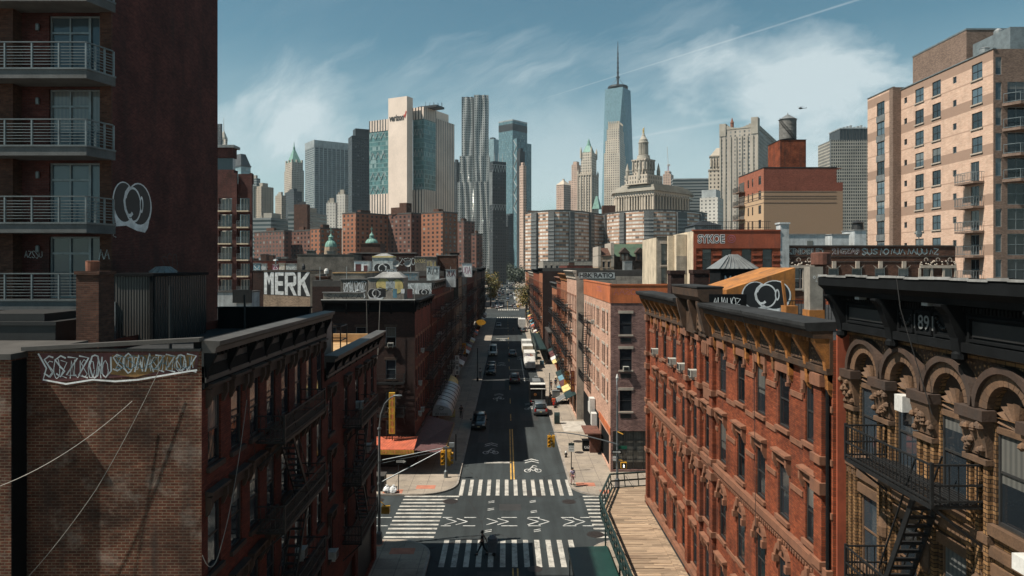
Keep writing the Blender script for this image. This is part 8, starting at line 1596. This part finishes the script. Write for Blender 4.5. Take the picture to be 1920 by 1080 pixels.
for lab, x in (('white rubbish bag against the dark bin shed', -11.0), ('white rubbish bag nearer the corner of the junction', -10.4)):
    c = MB(); rb = random.Random(int(x * 10)); c.lathe([(.2, 0), (.36, .12), (.38, .3), (.26, .5), (.08, .6), (.12, .68)], (x, 65.0, .155), 10); c.v = [(v[0] + rb.uniform(-.05, .05), v[1] + rb.uniform(-.05, .05), max(.156, v[2] + rb.uniform(-.04, .04))) for v in c.v]; tag(c.build('rubbish_bag', plain('white_plastic_bag', (.6, .6, .6), .35, var=.15) if 'bag' not in M_ else M_['bag'], smooth=False), lab, 'rubbish bag')
BS = root('bin_shed', 'dark slatted bin shed with grey lid at the shaded side street', 'bin shed', (-11.9, 65.8, .155)); c = MB(); c.box(-12.6, -11.3, 65.3, 66.5, .155, 1.55)
for k in range(7): c.box(-12.6, -11.3, 65.26, 65.3, .25 + k * .19, .38 + k * .19)
c.build('body', M_['iron'], BS); c = MB(); c.box(-12.65, -11.25, 65.2, 66.55, 1.55, 1.62); c.build('lid', M_['coping'], BS)
YB = root('display_board', 'yellow display board with red mark outside the silver canopied shop', 'board', (-7.4, 97.5, .155)); c = MB(); c.box(-7.75, -7.05, 97.4, 97.48, .2, 1.25); c.box(-7.7, -7.1, 97.5, 97.9, .155, .25); c.build('panel', M_['graf_yellow'], YB); ff_ = Face((-7.75, 97.4), (1, 0), (0, -1), .7, 0, 2); c = MB(); text(c, ff_, '好', .15, .55, .5, .95, .005, .02); c.build('lettering', M_['lamp_r'], YB)
# canopies and signs along the canyon (parts of their houses)
c = MB(); n = 10
def barrel(x0, x1, y0, y1, z, h):
    m = MB(); rows = []
    for yy in (y0, y0 + .7, y1):
        for k in range(n + 1):
            a = math.pi / 2 * k / n; s = .75 if yy == y0 else 1; rows.append((x0 + (x1 - x0) * math.sin(a), yy, z + h * s * math.cos(a)))
    m.add(rows, [(i * (n + 1) + k, i * (n + 1) + k + 1, (i + 1) * (n + 1) + k + 1, (i + 1) * (n + 1) + k) for i in range(2) for k in range(n)]); m.add([rows[k] for k in range(n + 1)] + [(x0, y0, z)], [(k, k + 1, n + 1) for k in range(n)]); m.box(x0, x1, y0 - .02, y0 - .001, z - .45, z); m.box(x1 - .02, x1, y0, y1, z - .45, z); return m
o = barrel(-9.35, -6.9, 89.5, 106.5, 2.5, 1.3).build('canopy', plain('silver_canopy', (.34, .36, .37), .45, .2, grime=.15), L2); c = MB(); [c.tube([(-9.35 + 2.46 * math.sin(a), yy, 2.5 + 1.31 * math.cos(a)) for a in [math.pi / 2 * k / 8 for k in range(9)]], .05, 5) for yy in (92, 94.5, 97, 99.5, 102, 104.5)]; c.build('canopy_rib', M_['metal_dark'], o); c = MB(); ff_ = Face((-9.35, 89.48), (1, 0), (0, -1), 2.5, 0, 4); stroke(c, ff_, arc(1.1, 3.0, .28, .2, 0, 360, 14), .06, .02); text(c, ff_, 'SEA FOOD', .3, 1.9, 2.15, 2.4, .025); c.build('lettering', M_['graf_black'], o)
barrel(-9.35, -7.6, 107, 112, 2.6, 1.2).build('canopy', M_['graf_yellow'], L3)
def vsign(parent, x0, x1, y, z0, z1, board, letters, lm, d=.2):
    c = MB(); c.box(x0, x1, y, y + d, z0, z1); o = c.build('hanging_sign', M_[board], parent); f = Face((x0, y), (1, 0), (0, -1), x1 - x0, z0, z1); c = MB(); n = len(letters); st = (z1 - z0) / n; w = x1 - x0
    for k, ch in enumerate(letters): text(c, f, ch, w * .16, w * .84, z1 - st * (k + .88), z1 - st * (k + .12), .008, .01)
    c.build('sign_lettering', M_[lm], o)
vsign(L3, -9.3, -8.5, 116, 2.4, 5.6, 'white_paint', '金城海鮮', 'graf_black'); vsign(L3, -8.5, -7.8, 117, 3.0, 6.2, 'white_paint', '永興雜貨', 'graf_black'); vsign(L4, -8.8, -8.0, 140, 3.6, 5.8, 'sig_y', '燒臘', 'lamp_r'); vsign(R2, 8.75, 9.5, 106, 2.5, 5.2, 'sig_y', '大利行', 'lamp_r'); vsign(R2, 9.0, 9.55, 98, 3.6, 6.5, 'brick_dkred', '茶餐廳', 'gold')
c = MB(); c.lathe([(1.5, -.1), (1.5, .1)], (0, 0, 0), 18); c.v = [(-7.6 + v[0], 212 + v[2], 4.2 + v[1] * .55) for v in c.v]; c.build('oval_sign', M_['sig_y'], L8)
# crates, cellar door and sheds on the sunny pavement
def crate(label, x, y, w, d, h, mat, name='crate'):
    o = root(name, label, name.replace('_', ' '), (x, y, .155)); c = MB(); c.box(x - w / 2, x + w / 2, y - d / 2, y + d / 2, .2, h); c.box(x - w / 2 - .03, x + w / 2 + .03, y - d / 2 - .03, y + d / 2 + .03, h, h + .05); c.build('body', M_[mat], o); c = MB(); [c.box(x - w / 2 + .02 + a * (w - .12), x - w / 2 + .1 + a * (w - .12), y - d / 2 + b2 * (d - .1), y - d / 2 + .08 + b2 * (d - .1), .155, .2) for a in (0, 1) for b2 in (0, 1)]; c.build('foot', M_['iron'], o)
crate('grey utility bin on the sunny pavement before the yellow hanging sign', 8.0, 113, 1.2, 1.0, 1.1, 'metal_grey', 'utility_bin'); crate('dark crate stacked on the pavement by the sunlit salmon tenement', 8.9, 117, .8, .8, 1.0, 'brick_dark'); crate('pale cardboard crate outside the red tenement on the sunny side', 9.2, 128, .8, .8, .9, 'stucco_white'); crate('blue crate on the sunny pavement past the delivery truck', 7.6, 150, .8, .8, .9, 'graf_blue'); crate('low brown crate on the pavement by the blue crate', 8.3, 152, .8, .8, .7, 'brick_tan')
CD = root('cellar_hatch', 'open grey metal cellar hatch on the sunny pavement', 'cellar hatch', (8.3, 108, .155)); c = MB(); c.add([(7.3, 106.5, .2), (9.3, 106.5, 1.3), (9.3, 109.5, 1.3), (7.3, 109.5, .2), (7.3, 106.5, .16), (9.3, 106.5, 1.22), (9.3, 109.5, 1.22), (7.3, 109.5, .16)], [(0, 1, 2, 3), (4, 7, 6, 5), (0, 4, 5, 1), (1, 5, 6, 2), (2, 6, 7, 3), (3, 7, 4, 0)]); c.build('leaf', M_['metal_grey'], CD); c = MB(); c.beam((7.3, 106.4, .25), (9.3, 106.4, 1.4), .1); c.beam((7.3, 109.6, .25), (9.3, 109.6, 1.4), .1); c.build('frame', M_['white_paint'], CD)
UM = root('umbrella', 'blue and white market umbrella by the cellar hatch', 'umbrella', (9.0, 112, .155)); c = MB(); c.lathe([(1.1, 0), (.6, .35), (.05, .55)], (9.0, 111, 2.0), 8); c.build('canopy', M_['graf_blue'], UM); c = MB(); c.tube([(9.0, 111, .155), (9.0, 111, 2.5)], .03, 6); c.build('pole', M_['galv'], UM)
SCT = root('motor_scooter', 'red delivery scooter parked by the kerb near the dark minivan', 'scooter', (7.1, 104.5, .155)); c = MB()
for yy in (103.9, 105.2): q = MB(); q.lathe([(.12, -.06), (.26, -.05), (.26, .05), (.12, .06)], (0, 0, 0), 12); q.v = [(7.1 + v[2], yy + v[1], .42 + v[0]) for v in q.v]; q.build('wheel', M_['tyre'], SCT)
c.box(6.95, 7.25, 104.1, 105.0, .45, .75); c.beam((7.1, 104.0, .5), (7.1, 103.85, 1.15), .12, .3); c.build('body', M_['lamp_r'], SCT); c = MB(); c.box(6.85, 7.35, 104.9, 105.4, .85, 1.3); c.build('delivery_box', plain('orange_box', (.5, .1, .03), .5), SCT); c = MB(); c.tube([(6.8, 103.95, 1.2), (7.4, 103.95, 1.2)], .025, 6); c.build('handlebar', M_['trim'], SCT)
def tree(label, x, y, h, r, cols, nleaf, trunk_h=.35, seed=0, sparse=1.0, name='street_tree', leaf=.3):
    o = root(name, label, 'tree', (x, y, 0)); rt = random.Random(seed); c = MB(); c.tube([(x, y, 0), (x + .1, y, h * trunk_h), (x, y, h * .6), (x, y, h * .9)], [h * .018 + .06, h * .014 + .04, h * .008 + .02, .02], 7)
    tips = []
    for k in range(16):
        a = rt.uniform(0, 6.28); z0 = h * rt.uniform(trunk_h * .8, .7); e = rt.uniform(.4, 1.0) * r; z1 = min(h * .97, z0 + e * rt.uniform(.5, 1.3)); p = (x + e * math.cos(a), y + e * math.sin(a), z1); mid = ((x + p[0]) / 2 + rt.uniform(-.2, .2), (y + p[1]) / 2, (z0 + z1) / 2 - .1 * e); c.tube([(x, y, z0), mid, p], [.07, .045, .015], 5); tips.append(p); tips.append(mid)
        for q in range(2): p2 = (p[0] + rt.uniform(-1, 1) * r * .3, p[1] + rt.uniform(-1, 1) * r * .3, p[2] + rt.uniform(-.1, .5) * r * .4); c.tube([mid, p2], [.03, .01], 4); tips.append(p2)
    c.build('trunk', M_['tree_bark'], o); l = MB()
    for k in range(nleaf):
        tp = rt.choice(tips); s = r * .26 * sparse; p = Vector((tp[0] + rt.gauss(0, s), tp[1] + rt.gauss(0, s), tp[2] + rt.gauss(0, s * .9))); u = Vector((rt.uniform(-1, 1), rt.uniform(-1, 1), rt.uniform(-1, 1))).normalized(); v = u.cross(Vector((rt.uniform(-1, 1), rt.uniform(-1, 1), .3))).normalized(); w = leaf * rt.uniform(.5, 1.2); l.cur = rt.randrange(len(cols)); l.add([p - u * w, p + v * w * .6, p + u * w, p - v * w * .6], [(0, 1, 2, 3)])
    l.build('crown', [M_[q] for q in cols], o)
for k, cc in (('leaf_y', (.16, .13, .02)), ('leaf_g', (.07, .09, .02)), ('leaf_o', (.20, .13, .025)), ('leaf_d', (.018, .03, .014)), ('leaf_d2', (.03, .045, .02))): mk(k, plain('leaf_' + k, cc, .6, var=.3))
tree('sparse olive street tree on the sunny side near the second junction', 7.9, 278, 15.5, 4.2, ['leaf_g', 'leaf_o', 'leaf_y'], 1500, seed=3, leaf=.35); tree('bushy yellow green street tree just behind the sparse olive tree', 8.3, 300, 13, 3.8, ['leaf_y', 'leaf_o'], 1500, seed=4, leaf=.4); tree('yellow green tree on the shaded side beyond the second junction', -8.2, 372, 19, 4.2, ['leaf_y', 'leaf_g', 'leaf_o'], 2200, seed=5, leaf=.5, trunk_h=.25)
tl = ('broad dark tree closing the left end of the street', 'dark tree in the middle of the street end', 'dark round tree at the street end beside the white house', 'dark tree on the right at the street end', 'tall dark tree behind the others at the street end', 'lower dark tree in front at the right street end')
for k, (px, d, h, r) in enumerate(((924, 1000, 17, 10), (934, 1090, 17, 12), (945, 1120, 19, 12), (964, 900, 17, 9), (955, 1130, 22, 12), (974, 760, 16, 8))): tree(tl[k], gx(px, d), d, h, r, ['leaf_d', 'leaf_d2'], 1500, seed=20 + k, name='dark_tree', leaf=1.2, trunk_h=.15)
tree('nearly bare dark tree before the green roofed building', gx(1188, 170), 170, gz(478, 170), 4, ['leaf_d2'], 250, seed=30, name='bare_tree'); tree('dark potted shrub on the pink block roof terrace', gx(1905, 80.4), 80.4, 44.9, 1.3, ['leaf_d', 'leaf_d2'], 10, seed=31) if False else None
mk('skin', plain('skin', (.30, .17, .12), .6, var=.1)); mk('skin_d', plain('brown_skin', (.12, .06, .04), .6, var=.1)); mk('hair', plain('dark_hair', (.012, .01, .009), .6)); mk('cl_black', plain('black_clothing', (.012, .012, .014), .85)); mk('cl_white', plain('white_clothing', (.55, .54, .52), .85)); mk('cl_blue', plain('blue_clothing', (.04, .07, .15), .85)); mk('cl_grey', plain('grey_clothing', (.14, .14, .15), .85))
def patt(name, a, b_, sc):
    m, t, b = mat_new(name); n = t.noise(objco(t), sc, 2); t.l.new(t.mix(t.ramp(n, .45, .55), a, b_), b.inputs['Base Color']); b.inputs['Roughness'].default_value = .85; return m
mk('cl_purple', patt('purple_pattern', (.14, .07, .22), (.5, .45, .5), 9)); mk('cl_redp', patt('red_pattern', (.3, .04, .04), (.5, .42, .40), 9))
def skin_mesh(name, verts, edges, radii, mat, parent, rt=0, sub=1):
    me = bpy.data.meshes.new(name); me.from_pydata(verts, edges, []); me.materials.append(mat); o = bpy.data.objects.new(name, me); COL.objects.link(o); o.parent = parent
    m = o.modifiers.new('skin', 'SKIN'); sv = me.skin_vertices[0].data if me.skin_vertices else None
    if sv is None: bm = bmesh.new(); bm.from_mesh(me); bm.verts.layers.skin.new(); bm.to_mesh(me); bm.free(); sv = me.skin_vertices[0].data
    for i, r in enumerate(radii): sv[i].radius = r if isinstance(r, tuple) else (r, r)
    sv[rt].use_root = True; m.use_smooth_shade = True
    if sub: s = o.modifiers.new('sub', 'SUBSURF'); s.levels = s.render_levels = sub
    return o
def person(label, x, y, z, face, top, bottom, skin='skin', stride=.25, swing=.25, h=1.72, arms=None, hair='hair', group=None):
    o = root('person', label, 'person', (x, y, z), face, group); k = h / 1.72; S = lambda L_: [(a * k, b_ * k, c * k) for a, b_, c in L_]
    hipL, hipR = (.09, 0, .9), (-.09, 0, .9); aL, aR = arms or ((.24, -swing, .82), (-.24, swing, .82))
    eL = (.25, -swing * .35, 1.1) if arms is None else (.27, aL[1] * .5 + .06, (aL[2] + 1.4) / 2 - .03); eR = (-.25, swing * .35, 1.1) if arms is None else (-.27, aR[1] * .5 + .06, (aR[2] + 1.4) / 2 - .03)
    V = [(0, 0, .95), (0, 0, 1.15), (0, .01, 1.38), (0, 0, 1.49), (0, -.01, 1.57), (0, -.01, 1.68), (.19, 0, 1.40), eL, aL, (-.19, 0, 1.40), eR, aR, hipL, (.09, -stride * .5, .5), (.09, -stride, .09), (.09, -stride - .15, .04), hipR, (-.09, stride * .3, .5), (-.09, stride, .10), (-.09, stride - .14, .04)]
    E = [(0, 1), (1, 2), (2, 3), (3, 4), (4, 5), (2, 6), (6, 7), (7, 8), (2, 9), (9, 10), (10, 11), (0, 12), (12, 13), (13, 14), (14, 15), (0, 16), (16, 17), (17, 18), (18, 19)]
    R = [(.13, .1), (.125, .1), (.15, .11), .055, .085, .075, .07, .048, .036, .07, .048, .036, .09, .062, .045, .035, .09, .062, .045, .035]
    skin_mesh('body', S(V), E, [tuple(q * k for q in r) if isinstance(r, tuple) else r * k for r in R], M_[skin], o)
    skin_mesh('top', S([V[0], V[1], (0, .01, 1.37), V[6], tuple(V[6][i] * .3 + V[7][i] * .7 for i in range(3)), V[9], tuple(V[9][i] * .3 + V[10][i] * .7 for i in range(3))]), [(0, 1), (1, 2), (2, 3), (3, 4), (2, 5), (5, 6)], [(.15 * k, .12 * k), (.14 * k, .115 * k), (.165 * k, .125 * k), .085 * k, .062 * k, .085 * k, .062 * k], M_[top], o)
    skin_mesh('trousers', S([V[0], hipL, V[13], (V[14][0], V[14][1], .14), hipR, V[17], (V[18][0], V[18][1], .15)]), [(0, 1), (1, 2), (2, 3), (0, 4), (4, 5), (5, 6)], [(.14 * k, .115 * k), .1 * k, .075 * k, .06 * k, .1 * k, .075 * k, .06 * k], M_[bottom], o)
    c = MB(); c.lathe([(.02, .115), (.07, .1), (.098, .04), (.1, -.02), (.085, -.07)], (0, .022 * k, 1.645 * k), 12); c.build('hair', M_[hair], o, local=True, smooth=True)
    c = MB()
    for sx in (-1, 1): c.lathe([(.002, -.012), (.014, 0), (.002, .012)], (sx * .032 * k, -.093 * k, 1.63 * k), 6)
    c.build('eye', M_['cl_black'], o, local=True); c = MB(); c.add([(0, -.115 * k, 1.595 * k), (.014, -.085 * k, 1.59 * k), (-.014, -.085 * k, 1.59 * k), (0, -.085 * k, 1.64 * k)], [(0, 1, 3), (0, 3, 2), (0, 2, 1)]); c.box(-.022, .022, -.092 * k, -.085 * k, 1.558 * k, 1.566 * k); c.build('nose_and_mouth', M_[skin], o, local=True)
    for i, a in ((8, aL), (11, aR)):
        s = 1 if a[0] > 0 else -1; P = Vector(a) * k
        VV = [tuple(P), (P.x, P.y - .01, P.z - .05)]; EE = [(0, 1)]; RR = [.028, .03]
        for f in range(4): b0 = (P.x, P.y - .035 + f * .022, P.z - .085); VV += [b0, (P.x - s * .006, b0[1], b0[2] - .035 - .004 * (f in (1, 2))), (P.x - s * .02, b0[1], b0[2] - .062 - .006 * (f in (1, 2)))]; n = len(VV); EE += [(1, n - 3), (n - 3, n - 2), (n - 2, n - 1)]; RR += [.010, .009, .008]
        VV += [(P.x - s * .012, P.y - .05, P.z - .06), (P.x - s * .02, P.y - .065, P.z - .085)]; n = len(VV); EE += [(0, n - 2), (n - 2, n - 1)]; RR += [.011, .009]
        skin_mesh('hand', VV, EE, RR, M_[skin], o, sub=1)
    c = MB()
    for i in (14, 18): p = V[i]; c.add(loft([(p[1] * k - .2, .04, .0, .06), (p[1] * k - .08, .05, 0, .1), (p[1] * k + .08, .045, 0, .11)], .02).v, loft([(0, .04, 0, .06), (.1, .05, 0, .1), (.2, .045, 0, .11)], .02).f); n = 24; c.v = c.v[:-n] + [(v[0] + p[0] * k, v[1], v[2] + (p[2] * k - .1 if i == 18 else 0)) for v in c.v[-n:]]
    c.build('shoe', M_['cl_black'], o, local=True); return o
person('pedestrian in black crossing the nearest crosswalk with a grey shopping cart', -1.75, 51.3, .003, -math.pi / 2, 'cl_black', 'cl_black', 'skin', .38, .3, 1.75, arms=((.24, -.2, .95), (-.24, .35, .85)))
CT = root('shopping_cart', 'grey bundled shopping cart pulled over the nearest crosswalk', 'cart', (-1.0, 51.3, 0)); c = MB(); c.prism([(-1.3, 51.05), (-.75, 51.05), (-.75, 51.55), (-1.3, 51.55)], .25, 1.1, top=[(-1.35, 51.0), (-.6, 51.0), (-.6, 51.6), (-1.35, 51.6)]); c.lathe([(.3, 0), (.33, .15), (.2, .3), (.05, .36)], (-1.0, 51.3, 1.1), 10); c.build('bag', M_['cl_grey'], CT); c = MB(); c.tube([(-1.3, 51.3, .3), (-1.45, 51.3, 1.0), (-1.46, 51.5, .88)], .018, 5); c.build('handle', M_['galv'], CT)
for yy in (51.05, 51.55): q = MB(); q.lathe([(.03, -.03), (.13, -.02), (.13, .02), (.03, .03)], (0, 0, 0), 12); q.v = [(-.9 + v[0], yy + v[2], .134 + v[1]) for v in q.v]; q.build('wheel', M_['tyre'], CT)
person('person in purple patterned top and red patterned trousers waiting at the sunny corner', 6.35, 67.3, .155, math.radians(200), 'cl_purple', 'cl_redp', 'skin', .1, .1, 1.65); person('dark dressed person walking on the shaded pavement beside the black suv', -6.2, 97, .155, .2, 'cl_black', 'cl_black', 'skin_d', .25, .3, 1.75); person('person in white shirt walking on the shaded pavement by the parked suv', -4.9, 133, .155, math.pi, 'cl_white', 'cl_grey', 'skin', .2, .2, 1.7); person('dark dressed person standing beside the red scooter', 6.75, 106.9, .155, .4, 'cl_black', 'cl_blue', 'skin', .08, .1, 1.72)
person('person in black by the grey utility bin on the sunny pavement', 7.6, 119, .155, 2.5, 'cl_black', 'cl_black', 'skin', .15, .2, 1.7); person('person in blue shirt under the yellow hanging sign', 8.5, 121, .155, .5, 'cl_blue', 'cl_grey', 'skin', .1, .1, 1.7); person('person in light grey top in the middle of the far street', 2.3, 226, .003, 0, 'cl_grey', 'cl_black', 'skin', .2, .2, 1.72)
fp = random.Random(6)
for k in range(14): person('person among the small crowd on the sunny pavement near the second junction', 6.9 + fp.uniform(0, 1.8), 222 + k * 5 + fp.uniform(-2, 2) if k < 10 else 352 + k, .155, fp.uniform(0, 6), fp.choice(('cl_black', 'cl_blue', 'cl_white', 'cl_grey', 'lamp_r')), fp.choice(('cl_black', 'cl_grey', 'cl_blue')), 'skin', .2, .2, 1.7, group='people on the far sunny pavement')
hm = bpy.data.materials.new('thin_haze'); hm.use_nodes = True; t = NT(hm.node_tree); t.n.remove(t.n['Principled BSDF']); pv = t.new('ShaderNodeVolumePrincipled'); pv.inputs['Color'].default_value = (.72, .86, .95, 1); pv.inputs['Density'].default_value = 4.5e-5; pv.inputs['Anisotropy'].default_value = .2; t.l.new(pv.outputs[0], t.n['Material Output'].inputs['Volume'])
c = MB(); c.box(-5200, 5200, -700, 7200, -1.1, 660); o = c.build('haze', hm); o['kind'] = 'stuff'
cam = bpy.data.cameras.new('camera'); co_ = bpy.data.objects.new('camera', cam); COL.objects.link(co_); SC.camera = co_
co_.location = (0, 0, H); co_.rotation_euler = (math.radians(90), 0, 0)
cam.sensor_width = 36; cam.lens = F / 1920 * 36; cam.shift_x = (960 - CX) / 1920; cam.shift_y = -(540 - CY) / 1920; cam.clip_start = .5; cam.clip_end = 12000
AZ, EL = math.radians(16), math.radians(56)
sd = Vector((math.cos(EL) * math.cos(AZ), math.cos(EL) * math.sin(AZ), -math.sin(EL)))
sl = bpy.data.lights.new('sun', 'SUN'); so = bpy.data.objects.new('sun', sl); COL.objects.link(so); sl.energy = 5.0; sl.angle = math.radians(.5); sl.color = (1.0, .92, .80)
so.rotation_euler = sd.to_track_quat('-Z', 'Y').to_euler(); so.location = (0, 0, 200)
w = bpy.data.worlds.new('World'); SC.world = w; w.use_nodes = True; t = NT(w.node_tree); bg = t.n['Background']
sky = t.new('ShaderNodeTexSky', sky_type='NISHITA'); sky.sun_disc = False; sky.sun_elevation = EL; sky.sun_rotation = math.atan2(-sd.x, -sd.y); sky.air_density = 1.0; sky.dust_density = .6; sky.ozone_density = 1.0
dirv = t.new('ShaderNodeTexCoord').outputs['Generated']; s = t.sep(dirv)
col = t.mix(1.0, sky.outputs[0], (.67, 1.02, .90), 'MULTIPLY')
# clouds laid on a plane high above: direction divided by height
zz = t.m('MAXIMUM', t.m('ADD', s[2], .10), .02); cu = t.m('DIVIDE', s[0], zz); cv = t.m('DIVIDE', s[1], zz)
cvec = t.comb(cu, cv, .3)
n2 = t.noise(t.vscale(cvec, (1.5, .35, 1)), 2.2, 8, .62)
sl_ = lambda px, py: ((px - CX) / F, (500 - py) / F)
pa = t.m('DIVIDE', s[0], t.m('MAXIMUM', s[1], .05)); pb = t.m('DIVIDE', s[2], t.m('MAXIMUM', s[1], .05))
rot = lambda ang, sx, sy: t.comb(t.m('MULTIPLY', t.m('ADD', t.m('MULTIPLY', pa, math.cos(ang)), t.m('MULTIPLY', pb, math.sin(ang))), sx), t.m('MULTIPLY', t.m('SUBTRACT', t.m('MULTIPLY', pb, math.cos(ang)), t.m('MULTIPLY', pa, math.sin(ang))), sy), .37)
wz = t.m('MULTIPLY', t.m('SUBTRACT', t.noise(t.comb(pa, pb, 2.0), 5.0, 4), .5), .10); pa = t.m('ADD', pa, wz); pb = t.m('ADD', pb, t.m('MULTIPLY', t.m('SUBTRACT', t.noise(t.comb(pa, pb, 7.0), 6.0, 4), .5), .08))
f1 = t.noise(rot(.25, 4.0, 8.0), 1.0, 11, .60); f2 = t.noise(rot(.5, 5.0, 26.0), 1.0, 10, .62); f3 = t.noise(rot(.9, 6.0, 14.0), 1.0, 11, .62)
fb = t.m('ADD', t.m('MULTIPLY', f1, .6), t.m('MULTIPLY', f2, .4))
cl = t.m('MULTIPLY', t.ramp(fb, .50, .74, 0, 1), .10)
for px, py, rx, ry, a, g0, f in ((1480, 150, .20, .10, 1.0, .45, f1), (1640, 215, .26, .10, .6, .45, f1), (575, 205, .11, .085, .55, .62, f3), (520, 260, .16, .06, .35, .5, f3), (1080, 110, .34, .05, .3, .7, f2), (820, 165, .30, .045, .25, .7, f2), (1330, 60, .2, .05, .2, .7, f2), (1000, 300, .7, .09, .35, .4, f1)):
    cx, cy = sl_(px, py)
    e = t.m('ADD', t.m('POWER', t.m('ABSOLUTE', t.m('DIVIDE', t.m('SUBTRACT', pa, cx), rx)), 2.0), t.m('POWER', t.m('ABSOLUTE', t.m('DIVIDE', t.m('SUBTRACT', pb, cy), ry)), 2.0))
    bb = t.m('ADD', t.m('SUBTRACT', 1.0, e), t.m('MULTIPLY', t.m('SUBTRACT', f, .5), 3.6)); cl = t.m('ADD', cl, t.m('MULTIPLY', t.ramp(bb, g0 - .35, g0 + .9, 0, 1), a))
hor = t.ramp(s[2], .0, .30, .62, 0); cl = t.m('MINIMUM', t.m('ADD', cl, hor), 1.0)
# aircraft trail high up: a thin straight line of condensed vapour
def trail(x0, y0, x1, y1, w0, w1, a):
    A = sl_(x0, y0); B = sl_(x1, y1); L = math.hypot(B[0] - A[0], B[1] - A[1]); ux, uy = (B[0] - A[0]) / L, (B[1] - A[1]) / L
    p = t.m('DIVIDE', s[0], t.m('MAXIMUM', s[1], .05)); q = t.m('DIVIDE', s[2], t.m('MAXIMUM', s[1], .05))
    al = t.m('ADD', t.m('MULTIPLY', t.m('SUBTRACT', p, A[0]), ux), t.m('MULTIPLY', t.m('SUBTRACT', q, A[1]), uy))
    ac = t.m('ABSOLUTE', t.m('SUBTRACT', t.m('MULTIPLY', t.m('SUBTRACT', p, A[0]), uy), t.m('MULTIPLY', t.m('SUBTRACT', q, A[1]), ux)))
    wd = t.m('ADD', w0, t.m('MULTIPLY', al, (w1 - w0) / L)); f = t.m('SUBTRACT', 1.0, t.m('DIVIDE', ac, wd))
    f = t.m('MAXIMUM', f, 0.0); f = t.m('MULTIPLY', f, t.ramp(al, 0, L * .15, 0, 1)); f = t.m('MULTIPLY', f, t.ramp(al, L * .95, L * 1.3, 1, 0))
    return t.m('MULTIPLY', t.m('MULTIPLY', f, a), t.ramp(n2, .2, .6, .5, 1))
cl = t.m('MAXIMUM', cl, 0.0)
sunw = t.mix(t.m('MULTIPLY', cl, .85), col, (7.6, 8.7, 9.0))
tr = t.m('ADD', trail(985, 196, 1620, -4, .0005, .0024, .34), trail(1100, 275, 1360, 226, .001, .005, .3))
fin = t.mix(tr, sunw, (8.5, 9.2, 9.4))
t.l.new(fin, bg.inputs['Color']); bg.inputs['Strength'].default_value = .054
SC.view_settings.view_transform = 'Standard'; SC.view_settings.look = 'None'; SC.view_settings.gamma = 1; SC.view_settings.exposure = 0.72
SC.render.engine = 'CYCLES'; SC.cycles.use_denoising = True; SC.cycles.max_bounces = 6; SC.cycles.diffuse_bounces = 2; SC.cycles.glossy_bounces = 3; SC.cycles.transmission_bounces = 2; SC.cycles.volume_bounces = 0; SC.cycles.sample_clamp_indirect = 4
SC.cycles.use_adaptive_sampling = True
